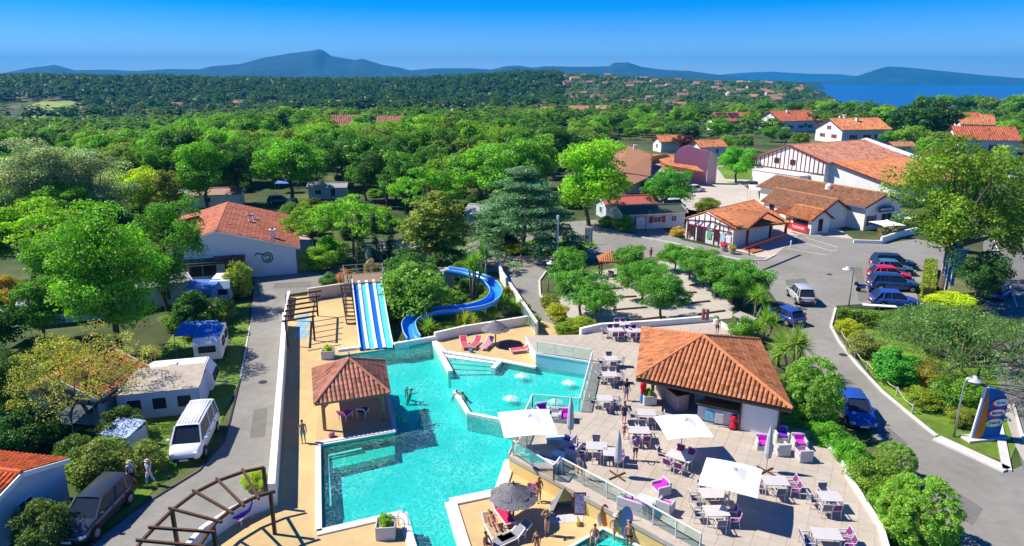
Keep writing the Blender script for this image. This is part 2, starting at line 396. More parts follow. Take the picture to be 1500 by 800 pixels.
for k, pl in enumerate([[(38, 156), (60, 150), (100, 148), (122, 153), (112, 160), (60, 163), (40, 162)], [(5, 170), (45, 164), (105, 166), (118, 169), (60, 175), (8, 181)]]):
    def onland(px, py):
        a = Vector((0, 0, HC)); d = (G(px, py, 0)-a).normalized(); t = 300.0
        while t < 3000:
            w = a+d*t
            if w.z < float(terrain_z(w.x, w.y)): break
            t += 4
        w.z = float(terrain_z(w.x, w.y))+.5; return w
    b = MB(); b.mat(fld); P3 = [onland(*q) for q in pl]; c = sum(P3, Vector())/len(P3)
    for i in range(len(P3)):
        for q in range(8):
            for e in range(6):
                f = lambda u, v: (lambda w: Vector((w.x, w.y, float(terrain_z(w.x, w.y))+.5)))(c.lerp(P3[i-1].lerp(P3[i], u), v))
                b.poly([f(q/8, e/6), f(q/8, (e+1)/6), f((q+1)/8, (e+1)/6), f((q+1)/8, e/6)])
    b.build('meadow', None, kind='structure')
# ------------------------------------------------------------------ roads, courts, lawns
def sheet(name, px, z, mat, holes=(), zz=0.0):
    b = MB(); b.mat(mat); b.sheet(GL(px, zz) if len(px[0]) == 2 and not isinstance(px[0], Vector) else px, z, holes); return b.build(name, None, kind='structure')
sheet('asphalt_lane', [(100, 830), (200, 745), (290, 688), (330, 645), (352, 555), (366, 478), (374, 404), (430, 396), (500, 391), (514, 412), (488, 421), (418, 432), (416, 500), (409, 600), (405, 735), (345, 752), (290, 780), (230, 830)], .004, ASPH)
sheet('service_court', [(432, 344), (452, 345), (460, 368), (476, 386), (505, 392), (430, 397)], .008, M('pink_concrete', (.45, .33, .25), .9, .1, 1.5, .2, stain=.1))
sheet('camp_road', [(600, 398), (640, 380), (700, 350), (760, 330), (870, 322), (960, 330), (1000, 352), (1100, 374), (1170, 340), (1250, 350), (1300, 356), (1345, 350), (1420, 372), (1340, 420), (1345, 440), (1225, 448), (1218, 478), (1290, 572), (1372, 640), (1475, 692), (1530, 668), (1560, 830), (1430, 830), (1340, 700), (1240, 600), (1200, 560), (1150, 460), (1130, 430), (1090, 405), (985, 374), (940, 378), (850, 380), (800, 392), (790, 420), (805, 455), (835, 490), (788, 492), (745, 420), (735, 398), (640, 400)], .004, ASPH)
sheet('through_road', [(1440, 345), (1452, 318), (1530, 296), (1640, 380), (1700, 830), (1560, 830), (1500, 690), (1462, 560), (1440, 430)], .008, ASPH2)
sheet('beige_court', [(985, 335), (960, 318), (1000, 290), (1018, 256), (1060, 240), (1108, 262), (1112, 292), (1040, 318)], .008, COURT)
sheet('court_apron', [(1045, 312), (1112, 292), (1160, 318), (1230, 336), (1250, 350), (1170, 342), (1100, 330)], .006, COURT)
sheet('boules_court', [(872, 398), (985, 378), (1010, 392), (1075, 448), (1072, 466), (850, 492), (836, 470), (812, 440)], .010, GRAV)
sheet('lawn_strip', [(905, 480), (1052, 462), (1052, 470), (900, 488)], .016, GRASS)
sheet('lawn_bed', [(800, 430), (812, 440), (850, 492), (838, 494), (806, 462), (796, 432)], .016, GRASS)
sheet('roundabout_bed', [(735, 372), (730, 366), (740, 356), (800, 350), (868, 350), (874, 360), (850, 372), (790, 376)], .014, GRASS)
sheet('reception_forecourt', [(868, 330), (960, 322), (1000, 345), (1110, 376), (1130, 378), (1170, 345), (1110, 320), (1000, 306), (930, 306)], .008, M('forecourt', (.5, .43, .36), .9, .1, 1.2, .2, stain=.12))
sheet('verge', [(1224, 480), (1226, 452), (1290, 455), (1380, 470), (1462, 560), (1490, 650), (1478, 680), (1372, 640), (1290, 566)], .012, GRASS)
sheet('footpath', [(1466, 590), (1478, 588), (1500, 652), (1530, 668), (1502, 680), (1488, 655)], .014, CONC)
sheet('pitch_grass', [(245, 700), (300, 672), (352, 556), (364, 480), (365, 440), (280, 455), (200, 560), (130, 700), (150, 790)], .000, GRASS)
sheet('lawn_patch', [(1050, 245), (1100, 240), (1112, 252), (1110, 264), (1062, 262)], .014, GRASS)
# timber edges dividing the boules court
BE = [(886, 423, 912, 422), (899, 436, 932, 434), (898, 454, 948, 450), (912, 471, 974, 464), (1010, 418, 1022, 416), (1000, 430, 1020, 428), (1000, 445, 1040, 441), (1024, 460, 1062, 455)]
W8 = ['second row from the kiosk', 'third row', 'fourth row', 'front row']
for k, (x0, y0, x1, y1) in enumerate(BE):
    b = MB(); b.mat(BROWN); b.bar(G(x0, y0, .07), G(x1, y1, .07), .22, .16); o = b.build('timber_beam', None)
    tag(o, 'dark timber edge across the gravel court, %s on the %s side' % (['farthest', 'second', 'third', 'nearest'][k % 4], 'left' if k < 4 else 'right'), 'timber edge', 'timber edges dividing the gravel court')
# road markings
def line(px, w=.12, z=.02, name='road_marking', mat=None):
    b = MB(); b.mat(mat or LINE); P = GL(px)
    for a, c in zip(P, P[1:]): b.bar((a.x, a.y, z), (c.x, c.y, z), w, .006)
    return b.build(name, None, kind='structure')
line([(1166, 352), (1218, 368), (1227, 366)], .1); line([(1150, 364), (1212, 374)], .1); line([(1180, 348), (1226, 362)], .1)
line([(1456, 352), (1462, 368)], .14); line([(1464, 375), (1470, 400)], .14); line([(1480, 420), (1490, 450)], .14); line([(1462, 350), (1500, 334)], .1)
line([(1488, 330), (1500, 352), (1530, 420)], .14)
# kerbs
def kerb(px, w=.25, h=.13, name='kerb', mat=None, z=0.0):
    b = MB(); b.mat(mat or KERB); P = GL(px, z)
    for a, c in zip(P, P[1:]): b.bar((a.x, a.y, z+h/2), (c.x, c.y, z+h/2), w, h)
    return b.build(name, None, kind='structure')
kerb([(1224, 452), (1217, 478), (1228, 500), (1255, 535), (1292, 574), (1330, 606), (1372, 640)], .22)
kerb([(1372, 643), (1475, 690)], .9, .13); kerb([(1475, 690), (1462, 622)], .5, .13)
kerb([(1484, 594), (1494, 630), (1503, 656)], .18)
kerb([(842, 494), (806, 462), (791, 432), (790, 412), (800, 398)], .2)
kerb([(868, 333), (930, 346), (985, 356), (1040, 372), (1090, 382), (1120, 382), (1136, 374)], .2)
kerb([(352, 556), (330, 645), (292, 690), (200, 747), (130, 800)], .1, .08, mat=DARKM); kerb([(366, 478), (352, 556)], .12, .06)
kerb([(476, 386), (505, 393)], .2); kerb([(728, 366), (740, 376), (790, 378), (850, 374), (876, 362)], .2)
kerb([(640, 402), (662, 395), (668, 388)], .2)

# ------------------------------------------------------------------ swimming pool
AQUA = M('pool_liner', (.12, .68, .68), .5, .05, .5, stain=.1)
AQUA2 = M('shallow_liner', (.16, .78, .76), .5, .04, .5, stain=.08)
TEALW = M('pool_side', (.07, .6, .52), .5, .05, 1)
def water_mat(name, deep, caustic, amt):
    m = bpy.data.materials.new(name); m.use_nodes = True; n, l = m.node_tree.nodes, m.node_tree.links; n.remove(n['Principled BSDF'])
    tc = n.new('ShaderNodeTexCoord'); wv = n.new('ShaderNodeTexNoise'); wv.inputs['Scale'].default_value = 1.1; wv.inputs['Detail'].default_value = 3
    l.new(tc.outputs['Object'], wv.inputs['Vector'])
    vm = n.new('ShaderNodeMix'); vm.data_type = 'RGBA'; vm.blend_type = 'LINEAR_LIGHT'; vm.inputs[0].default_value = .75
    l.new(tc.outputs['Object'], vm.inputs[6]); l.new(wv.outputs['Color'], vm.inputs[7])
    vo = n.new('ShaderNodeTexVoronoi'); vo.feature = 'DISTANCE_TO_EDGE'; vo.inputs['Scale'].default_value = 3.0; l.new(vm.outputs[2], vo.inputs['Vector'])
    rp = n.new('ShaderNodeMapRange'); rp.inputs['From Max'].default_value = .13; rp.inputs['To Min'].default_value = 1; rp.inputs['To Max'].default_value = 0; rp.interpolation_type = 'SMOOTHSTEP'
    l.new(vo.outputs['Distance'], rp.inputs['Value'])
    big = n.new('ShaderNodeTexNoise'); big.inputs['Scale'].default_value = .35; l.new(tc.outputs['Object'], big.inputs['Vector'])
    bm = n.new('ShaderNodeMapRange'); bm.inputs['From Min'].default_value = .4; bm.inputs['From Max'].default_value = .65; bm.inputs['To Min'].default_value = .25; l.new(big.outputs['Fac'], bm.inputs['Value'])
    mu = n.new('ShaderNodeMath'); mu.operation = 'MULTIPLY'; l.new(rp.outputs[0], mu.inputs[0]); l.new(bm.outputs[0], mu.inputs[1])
    mc = n.new('ShaderNodeMix'); mc.data_type = 'RGBA'; mc.inputs[6].default_value = (*deep, 1); mc.inputs[7].default_value = (*caustic, 1)  # caustic light painted into the tint along the cell edges
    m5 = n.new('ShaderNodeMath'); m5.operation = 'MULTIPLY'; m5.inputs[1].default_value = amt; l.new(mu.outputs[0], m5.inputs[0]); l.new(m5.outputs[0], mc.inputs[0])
    tr = n.new('ShaderNodeBsdfTransparent'); l.new(mc.outputs[2], tr.inputs[0])
    gl = n.new('ShaderNodeBsdfGlossy'); gl.inputs['Roughness'].default_value = .08
    nb = n.new('ShaderNodeTexNoise'); nb.inputs['Scale'].default_value = 3.2; nb.inputs['Detail'].default_value = 4; l.new(tc.outputs['Object'], nb.inputs['Vector'])
    bp = n.new('ShaderNodeBump'); bp.inputs['Strength'].default_value = .8; bp.inputs['Distance'].default_value = .06; l.new(nb.outputs['Fac'], bp.inputs['Height']); l.new(bp.outputs[0], gl.inputs['Normal'])
    fr = n.new('ShaderNodeFresnel'); fr.inputs['IOR'].default_value = 1.33; l.new(bp.outputs[0], fr.inputs['Normal'])
    mx = n.new('ShaderNodeMixShader'); l.new(fr.outputs[0], mx.inputs[0]); l.new(tr.outputs[0], mx.inputs[1]); l.new(gl.outputs[0], mx.inputs[2])
    # the painted caustic net again, as a pale diffuse layer
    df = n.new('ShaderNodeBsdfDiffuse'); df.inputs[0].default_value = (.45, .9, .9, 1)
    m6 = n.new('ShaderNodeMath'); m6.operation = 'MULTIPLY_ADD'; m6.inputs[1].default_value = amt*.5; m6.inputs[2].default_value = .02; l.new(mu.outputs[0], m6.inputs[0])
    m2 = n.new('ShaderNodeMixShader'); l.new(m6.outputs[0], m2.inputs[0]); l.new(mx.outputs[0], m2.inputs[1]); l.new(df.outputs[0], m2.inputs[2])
    l.new(m2.outputs[0], n['Material Output'].inputs['Surface']); return m
b = MB(); b.mat(AQUA); b.sheet(POOL, -1.35); b.mat(TEALW)
for i in range(len(POOL)):
    p, q = POOL[i-1], POOL[i]; b.poly([(p.x, p.y, -1.35), (q.x, q.y, -1.35), (q.x, q.y, 0), (p.x, p.y, 0)])
b.build('pool_basin', None, kind='structure')
sheet('sand_patch', GL([(738, 724), (748, 664), (775, 690), (810, 722), (790, 740)]), .006, SAND)
b = MB(); b.mat(AQUA2); sh = GL([(660, 545), (668, 573), (687, 603), (770, 618), (880, 612), (900, 530), (868, 520), (785, 517), (785, 538), (732, 529), (650, 516), (637, 502)]); b.prism(sh, -1.33, -.55); b.build('shallow_floor', None, kind='structure')
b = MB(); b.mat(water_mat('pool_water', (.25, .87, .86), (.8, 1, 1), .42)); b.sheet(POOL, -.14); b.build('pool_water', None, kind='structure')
b = MB(); b.mat(AQUA2); b.sheet(KIDS, -.4); b.mat(TEALW)
for i in range(len(KIDS)):
    p, q = KIDS[i-1], KIDS[i]; b.poly([(p.x, p.y, -.4), (q.x, q.y, -.4), (q.x, q.y, 0), (p.x, p.y, 0)])
b.build('paddling_basin', None, kind='structure')
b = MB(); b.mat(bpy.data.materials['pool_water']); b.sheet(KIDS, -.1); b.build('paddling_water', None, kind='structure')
# ledge along the deep end with its white nosing
b = MB(); b.mat(TEALW); b.prism(GL([(469, 655), (471, 774), (489, 768), (487, 672), (578, 651), (577, 635)]), -1.33, -.75); b.build('pool_ledge', None, kind='structure')
b = MB(); b.mat(WHITE); P = GL([(483, 742), (479, 668), (530, 657)], -.5)
for a, c in zip(P, P[1:]): b.bar(a, c, .22, .05)
b.build('pool_nosing', None, kind='structure')
# steps at the shallow end and beside the cabana
for k in range(4):
    t = k/4; b = MB(); b.mat(M('step_white', (.75, .78, .74), .6, .05, 2)); f = lambda A, B, t: (A[0]+(B[0]-A[0])*t, A[1]+(B[1]-A[1])*t)
    a0, a1 = f((650, 516), (664, 542), t), f((732, 529), (723, 541), t); c0, c1 = f((650, 516), (664, 542), t+.25), f((732, 529), (723, 541), t+.25)
    b.prism(GL([a0, a1, c1, c0]), -.54, -.06-.12*k); b.build('pool_step', None, kind='structure')
for k in range(4):
    x0 = 571+k*6; b = MB(); b.mat(M('step_white', None)); b.prism(GL([(x0-8, 578), (x0-2, 576), (x0+6, 596), (x0, 598)]), -1.34, -.25-.2*k); b.build('pool_step', None, kind='structure')
# deck with pool cut out
DECK = [(424, 436), (500, 428), (520, 420), (532, 500), (600, 500), (637, 497), (640, 492), (786, 468), (910, 500), (930, 620), (830, 690), (1010, 830), (250, 830), (330, 765), (400, 735), (408, 640)]
b = MB(); b.mat(SAND); b.sheet(GL(DECK), .012, [POOL, KIDS]); b.build('pool_deck', None, kind='structure')
# copings
COPE = M('coping', (.68, .63, .58), .8, .06, 2, .1, stain=.06)
def cope(px, w=.45, h=.1, z0=.0, mat=None, name='pool_coping'):
    P = GL(px, 0); b = MB(); b.mat(mat or COPE)
    for i, (a, c) in enumerate(zip(P, P[1:])): b.bar((a.x, a.y, z0+h/2+i*.003), (c.x, c.y, z0+h/2+i*.003), w, h)
    return b.build(name, None, kind='structure')
cope([(466, 655), (467, 780)], .35); cope([(464, 782), (590, 753), (600, 790), (612, 830)], .5)
cope([(688, 830), (660, 737), (732, 722), (747, 676)], .7, .12); cope([(466, 653), (580, 633)], .25); 
cope([(637, 501), (650, 516), (733, 529), (785, 539)], .45, .12, mat=WHITE); cope([(828, 806), (883, 774), (945, 806)], .2, .06)
def wallbar(px, w, z0, z1, mat, name, mat_top=None):
    P = GL(px, 0); b = MB(); b.mat(mat)
    for i, (a, c) in enumerate(zip(P, P[1:])): b.bar((a.x, a.y, (z0+z1)/2), (c.x, c.y, (z0+z1)/2), w, z1-z0-i*.004)
    return b.build(name, None, kind='structure')
wallbar([(636, 502), (660, 546)], .42, -1.3, .18, WHITE, 'pool_wall'); wallbar([(666, 573), (687, 606), (770, 622)], .3, -1.3, .08, WHITE, 'pool_wall')
wallbar([(722, 541), (733, 530)], .4, -.5, .14, WHITE, 'pool_wall')
wallbar([(495, 515), (530, 511)], .3, -.2, .25, WHITE, 'pool_wall'); wallbar([(578, 510), (640, 499)], .3, -1, .5, WHITE, 'pool_wall')
# wall above the upper deck and along the path
wallbar([(637, 500), (680, 490), (786, 473)], .3, 0, .9, WHITE, 'garden_wall'); 
wallbar([(786, 490), (760, 450), (735, 412), (730, 396)], .3, 0, 1.3, WHITE, 'garden_wall')
# long white wall between lane and pool
wallbar([(419, 478), (414, 560), (407, 660), (401, 742)], .42, 0, 1.5, WHITE, 'boundary_wall')
wallbar([(419, 470), (424, 436)], .3, 0, .8, WHITE, 'boundary_wall')
wallbar([(401, 742), (372, 752), (340, 768), (300, 795), (270, 830)], .28, 0, 1.0, WHITE, 'boundary_wall')
wallbar([(452, 440), (530, 428)], .35, 0, 1.4, M('pinkish_render', (.62, .55, .5), .85, .06, 1.2, .1, stain=.1), 'garden_wall')
sheet('lawn_patch', GL([(500, 432), (525, 428), (523, 423), (500, 426)]), .05, GRASS)
# ------------------------------------------------------------------ raised terrace
TZ = 1.1
TPX = [(785, 517), (868, 530), (850, 604), (778, 597), (747, 667), (1020, 815), (1310, 815), (1288, 770), (1240, 697), (1232, 668), (1185, 622), (1112, 520), (1080, 488), (1045, 470), (850, 490), (770, 492)]
TP = GL(TPX, TZ)
b = MB(); b.mat(WHITE); b.prism(TP, -1.5, TZ-.02); b.build('terrace_base', None, kind='structure')
# paving of large square slabs with recessed joints
def paving(poly, z, ang, pitch, mat, name, gap=.016, seed=1):
    rs = np.random.RandomState(seed); c, s = math.cos(ang), math.sin(ang); xs = [p.x*c+p.y*s for p in poly]; ys = [-p.x*s+p.y*c for p in poly]; pl = list(zip(xs, ys)); V = []; F = []; T = []
    ctr = [(sum(xs)/len(xs), sum(ys)/len(ys))]
    i0, i1 = math.floor(min(xs)/pitch), math.ceil(max(xs)/pitch); j0, j1 = math.floor(min(ys)/pitch), math.ceil(max(ys)/pitch)
    for i in range(i0, i1):
        for j in range(j0, j1):
            x0, y0 = i*pitch+gap/2, j*pitch+gap/2; x1, y1 = x0+pitch-gap, y0+pitch-gap; q = [(x0, y0), (x1, y0), (x1, y1), (x0, y1)]
            if not all(inpoly(a, d, pl) for a, d in q): continue
            k = len(V); zz = z+rs.rand()*.004
            for zq in (zz-.02, zz):
                for a, d in q: V.append((a*c-d*s, a*s+d*c, zq))
            F += [(k+4, k+5, k+6, k+7)]+[(k+e, k+(e+1) % 4, k+4+(e+1) % 4, k+4+e) for e in range(4)]; T += [.95+.1*rs.rand()]*5
    o = bpy.data.objects.new(name, np_mesh(name, V, F, mat, T)); link(o); return o
TERR_T = M('terrace_slab', (.455, .395, .325), .85, .06, 1.0, .12, tint=True, stain=.1)
JOINT = M('paving_joint', (.46, .39, .33), .9, .1, 2)
b = MB(); b.mat(JOINT); b.sheet(TP, TZ-.012); b.build('terrace_bed', None, kind='structure')
tag(paving(TP, TZ, math.radians(-28), .8, TERR_T, 'paving_slab'), 'pinkish beige square slabs paving the raised terrace', 'paving', kind='stuff')
# cladding: yellow towards the lower deck, pale blue towards the pool
def clad(p0, p1, z0, z1, mat, name, off=.04):
    a, c = G(*p0, TZ), G(*p1, TZ); d = (c-a); d.z = 0; d.normalize(); nrm = Vector((d.y, -d.x, 0))
    b = MB(); b.mat(mat); a = a+nrm*off; c = c+nrm*off; b.bar((a.x, a.y, (z0+z1)/2), (c.x, c.y, (z0+z1)/2), .09, z1-z0); return b.build(name, None, kind='structure')
clad((747, 667), (1020, 815), -.5, TZ-.2, YELLOWW, 'retaining_wall')
clad((785, 517), (868, 530), -1, TZ-.1, M('pale_blue_wall', (.3, .58, .66), .7, .05, 1, stain=.1), 'pool_wall')
clad((785, 517), (868, 530), TZ-.1, TZ+.04, PAINT, 'wall_cap', .08)
clad((747, 667), (1020, 815), TZ-.2, TZ+.06, CONC, 'wall_cap', .1)
clad((778, 597), (747, 667), TZ-.2, TZ+.06, CONC, 'wall_cap', .1)
# low planter wall behind the terrace and white wall along the road side
wb = lambda px, w, z0, z1, mat, name: (lambda b, P: ([b.bar((a.x, a.y, (z0+z1)/2), (c.x, c.y, (z0+z1)/2), w, z1-z0-i*.004) for i, (a, c) in enumerate(zip(P, P[1:]))], b.build(name, None, kind='structure')))((lambda b: (b.mat(mat), b)[1])(MB()), GL(px, TZ))
wb([(850, 489), (880, 482), (960, 477), (1044, 470)], .35, 0, TZ+.55, WHITE, 'garden_wall')
wb([(1044, 470), (1082, 490)], .35, 0, TZ+.3, WHITE, 'garden_wall')
wb([(1190, 640), (1234, 668), (1242, 698), (1290, 772), (1302, 815)], .3, 0, TZ+.1, WHITE, 'garden_wall')

# repairs, covers and drains in the asphalt
PATCH = M('asphalt_patch', (.17, .165, .15), .95, .15, 1.5, .3, bscale=30, stain=.15)
for pq in ([(1150, 410), (1180, 408), (1186, 420), (1154, 423)], [(1250, 392), (1262, 391), (1272, 440), (1258, 442)], [(372, 600), (392, 598), (388, 640), (366, 642)], [(402, 415), (455, 412), (456, 420), (400, 423)], [(1300, 625), (1330, 650), (1320, 662), (1288, 634)], [(1400, 720), (1440, 745), (1424, 770), (1385, 740)], [(690, 388), (720, 384), (724, 392), (694, 396)]): sheet('asphalt_patch', pq, .013, PATCH)
for px, py in ((1215, 402), (1345, 700), (385, 560), (870, 372), (1235, 520)):
    b = MB(); b.mat(DARKM); p = G(px, py); b.lathe((p.x, p.y, .012), [(.36, 0), (.34, .012)], 16); b.build('manhole_cover', None, kind='structure')
# ------------------------------------------------------------------ trees and plants
BARK = M('bark', (.13, .1, .075), .95, .3, 4, .5); BARK2 = M('pale_bark', (.26, .22, .18), .95, .25, 4, .4)
def crown(seed, shape, nclump, per, leaf, clump_r, asp=.62, up=.35, squash=.75, tintvar=.28, dirz=.62):
    rs = np.random.RandomState(seed); C = []; 
    while len(C) < nclump:
        p = shape(rs)
        if p is not None: C.append(p)
    C = np.array(C); n = nclump*per; k = np.repeat(np.arange(nclump), per); d = rs.randn(n, 3); d /= np.linalg.norm(d, axis=1, keepdims=True)
    fl = rs.rand(n) < dirz; d[:, 2] = np.where(fl, abs(d[:, 2]), d[:, 2])
    cr = clump_r*(.7+.6*rs.rand(nclump)); r = cr[k]*(.55+.5*rs.rand(n)**.7)
    P = C[k]+d*r[:, None]*[1, 1, squash]; N = d*.7+rs.randn(n, 3)*.55+[0, 0, up]
    V, F = leaf_quads(rs, P, N, np.full(n, leaf), asp)
    ct = 1+tintvar*(rs.rand(nclump)-.5)*1.6; t = ct[k]*(1+tintvar*(rs.rand(n)-.5)*2); hue = (rs.rand(n)-.5)*.25+(rs.rand(nclump)[k]-.5)*.2
    T = np.stack([t*(1+hue), t, t*(1-hue*.5)], 1)
    return np_mesh('crown', V, F, LEAF, T), C
def trunk_mesh(seed, C, base_r, zfork, nl=9, mat=BARK, wob=.02, branch_r=.3):
    rs = np.random.RandomState(seed+99); b = MB(); b.mat(mat); b.smooth = True
    top = max(c[2] for c in C); f = Vector(((rs.rand()-.5)*.05, (rs.rand()-.5)*.05, zfork))
    b.tube([(0, 0, -.03), (0, 0, .02), f*.55+Vector((rs.randn()*wob, rs.randn()*wob, 0)), f, f+Vector((0, 0, (top-zfork)*.6))], [base_r*1.5, base_r, base_r*.85, base_r*.7, base_r*.12], 8)
    idx = rs.permutation(len(C))[:nl]
    for i in idx:
        e = Vector(C[i]); s = f*(.75+.3*rs.rand()); mid = s.lerp(e, .5)+Vector((rs.randn()*wob, rs.randn()*wob, -.02))
        b.tube([s, mid, e], [base_r*branch_r*1.5, base_r*branch_r, base_r*.06], 5, cap=False)
    me = bpy.data.meshes.new('trunk'); me.from_pydata(b.v, [], b.f); me.materials.append(mat); me.polygons.foreach_set('use_smooth', [True]*len(b.f)); me.update(); return me
def ell(cx, cy, cz, rx, ry, rz, surf=.55, zmin=-9):
    def f(rs):
        d = rs.randn(3); d /= np.linalg.norm(d); r = surf+(1-surf)*rs.rand()
        if rs.rand() < .25: r *= .6
        p = np.array([cx+d[0]*rx*r, cy+d[1]*ry*r, cz+d[2]*rz*r]); return p if p[2] > zmin else None
    return f
def lobes(seed, n, cz, R, rz, r0, r1):
    rl_ = np.random.RandomState(seed*7+1); L = []
    for i in range(n):
        a = 6.283*(i+.6*rl_.rand())/n*1.618; d = R*(.25+.75*rl_.rand()); L.append((d*math.cos(a), d*math.sin(a), cz+rz*(rl_.rand()*2-1)*(1-.5*d/R), r0+(r1-r0)*rl_.rand()))
    L.append((0, 0, cz+rz*.45, r1))
    def f(rs):
        c = L[rs.randint(len(L))]; d = rs.randn(3); d /= np.linalg.norm(d); q = .5+.5*rs.rand(); return np.array([c[0]+d[0]*c[3]*q, c[1]+d[1]*c[3]*q, c[2]+d[2]*c[3]*q*.85])
    return f
PROTO = {}
def proto(kind, seed, **k):
    me, C = crown(seed, **k['c']); tr = trunk_mesh(seed, C, **k['t']) if k.get('t') else None; PROTO.setdefault(kind, []).append((me, tr))
for s in range(4):   # broad round crowns, unit height
    proto('round', s, c=dict(shape=lobes(s+1, 8, .56, .30, .26, .13, .23), nclump=92, per=165, leaf=.027, clump_r=.095, tintvar=.36), t=dict(base_r=.022, zfork=.3))
for s in range(2):   # near, with small leaves
    proto('near', 10+s, c=dict(shape=lobes(s+5, 10, .55, .31, .29, .12, .22), nclump=150, per=210, leaf=.0165, clump_r=.08, tintvar=.4), t=dict(base_r=.022, zfork=.28, nl=14))
for s in range(3):   # the same seen from farther away: fewer and larger leaves
    proto('far', 20+s, c=dict(shape=lobes(s+11, 8, .54, .32, .26, .15, .24), nclump=80, per=100, leaf=.042, clump_r=.11, tintvar=.36), t=dict(base_r=.02, zfork=.28, nl=4))
for s in range(2):
    proto('tall', 30+s, c=dict(shape=ell(0, 0, .55, .24, .24, .40), nclump=80, per=90, leaf=.034, clump_r=.085, tintvar=.34), t=dict(base_r=.016, zfork=.3))
def flat_layers(rs):
    a = rs.rand()*6.283; r = .62*math.sqrt(rs.rand()); z = .78-.3*(r/.62)**2+rs.randn()*.05; return np.array([r*math.cos(a), r*math.sin(a), z])
for s in range(2):
    proto('umbrella', 40+s, c=dict(shape=flat_layers, nclump=70, per=110, leaf=.034, clump_r=.11, squash=.4), t=dict(base_r=.026, zfork=.35, nl=14, wob=.04))
def cedar_shape(rs):
    lv = rs.randint(0, 8)/7; z = .12+.83*lv+rs.randn()*.012; R = .52*(1-lv)**.7+.05; a = rs.rand()*6.283; r = R*(.25+.75*rs.rand()**.6); return np.array([r*math.cos(a), r*math.sin(a), z-.05*(r/R)])
for s in range(2):
    proto('cedar', 50+s, c=dict(shape=cedar_shape, nclump=240, per=110, leaf=.036, clump_r=.095, squash=.3, asp=.3, tintvar=.4), t=dict(base_r=.022, zfork=.5, nl=18))
def cyp_shape(rs):
    z = .04+.93*rs.rand(); R = .105*(1-z)**.45*min(1, (z+.1)*4); a = rs.rand()*6.283; r = R*(.4+.6*rs.rand()); return np.array([r*math.cos(a), r*math.sin(a), z])
for s in range(2):
    proto('cypress', 60+s, c=dict(shape=cyp_shape, nclump=60, per=55, leaf=.03, clump_r=.045, squash=1.4, asp=.35, up=.6), t=dict(base_r=.014, zfork=.3, nl=2))
for s in range(3):   # dense rounded shrub down to the ground, unit height
    proto('bush', 70+s, c=dict(shape=ell(0, 0, .42, .46, .46, .42, .7, .1), nclump=60, per=170, leaf=.045, clump_r=.15), t=dict(base_r=.03, zfork=.2, nl=6))
for s in range(2):   # clipped ball
    proto('ball', 80+s, c=dict(shape=ell(0, 0, .47, .44, .44, .44, .97, .04), nclump=330, per=80, leaf=.026, clump_r=.052, squash=.9, tintvar=.2), t=dict(base_r=.03, zfork=.2, nl=6))
def sparse_shape(rs):
    a = rs.rand()*6.283; r = .6*math.sqrt(rs.rand()); z = .5+.42*rs.rand()-.2*(r/.6)**2; return np.array([r*math.cos(a), r*math.sin(a), z])
proto('sparse', 90, c=dict(shape=sparse_shape, nclump=90, per=120, leaf=.02, clump_r=.1, squash=.6, asp=.45, tintvar=.45), t=dict(base_r=.022, zfork=.16, nl=22, wob=.05, branch_r=.42))
def bigtree_shape(rs):
    L = [(-.22, 0, .62, .2, .2), (.18, .05, .66, .26, .22), (.0, -.05, .82, .24, .17), (.28, -.1, .46, .18, .17), (-.05, -.12, .5, .22, .15), (.05, .2, .7, .25, .2)]
    c = L[rs.randint(len(L))]; d = rs.randn(3); d /= np.linalg.norm(d); q = .45+.55*rs.rand(); return np.array([c[0]+d[0]*c[3]*q, c[1]+d[1]*c[3]*q, c[2]+d[2]*c[4]*q])
proto('oak', 95, c=dict(shape=bigtree_shape, nclump=170, per=140, leaf=.018, clump_r=.075, tintvar=.4), t=dict(base_r=.028, zfork=.34, nl=20, wob=.02, branch_r=.4))
def feather_shape(rs):
    a = rs.rand()*6.283; r = .95*math.sqrt(rs.rand()); z = .62-.35*(r/.95)**2+rs.rand()*.25; return np.array([r*math.cos(a), r*math.sin(a), z])
proto('feather', 97, c=dict(shape=feather_shape, nclump=110, per=120, leaf=.04, clump_r=.16, squash=.5, asp=.25, tintvar=.4, up=.5), t=dict(base_r=.035, zfork=.25, nl=18, wob=.05))
_cnt = 0
def tree(name, kind, loc, h, wid, col, label, cat='tree', group=None, v=None, rot=None):
    """wid = crown spread relative to the prototype's own"""
    global _cnt; _cnt += 1; P = PROTO[kind]; me, tr = P[(_cnt if v is None else v) % len(P)]
    o = thing(name, label, cat, loc, 0, group); o.scale = (h*wid, h*wid, h); o.rotation_euler = (0, 0, (_cnt*2.399) % 6.283 if rot is None else rot)
    if tr: link(bpy.data.objects.new('trunk' if kind not in ('bush', 'ball') else 'stem', tr), o)
    c = link(bpy.data.objects.new('crown' if kind not in ('bush', 'ball') else 'foliage', me), o); c.color = (*col, 1); return o
def T(name, kind, x, yb, hpx, wid, col, label, cat='tree', group=None, v=None, z=0.0, rot=None):
    p = G(x, yb, z); return tree(name, kind, p, hpx/PX(p)[2]/.93, wid, col, label, cat, group, v, rot)
BR = (.09, .22, .02); LI = (.15, .27, .02); MG = (.06, .16, .022); DG = (.028, .085, .022); OL = (.13, .165, .035); GY = (.19, .235, .225); YE = (.26, .34, .015); BL = (.085, .17, .15); AU = (.22, .15, .02)
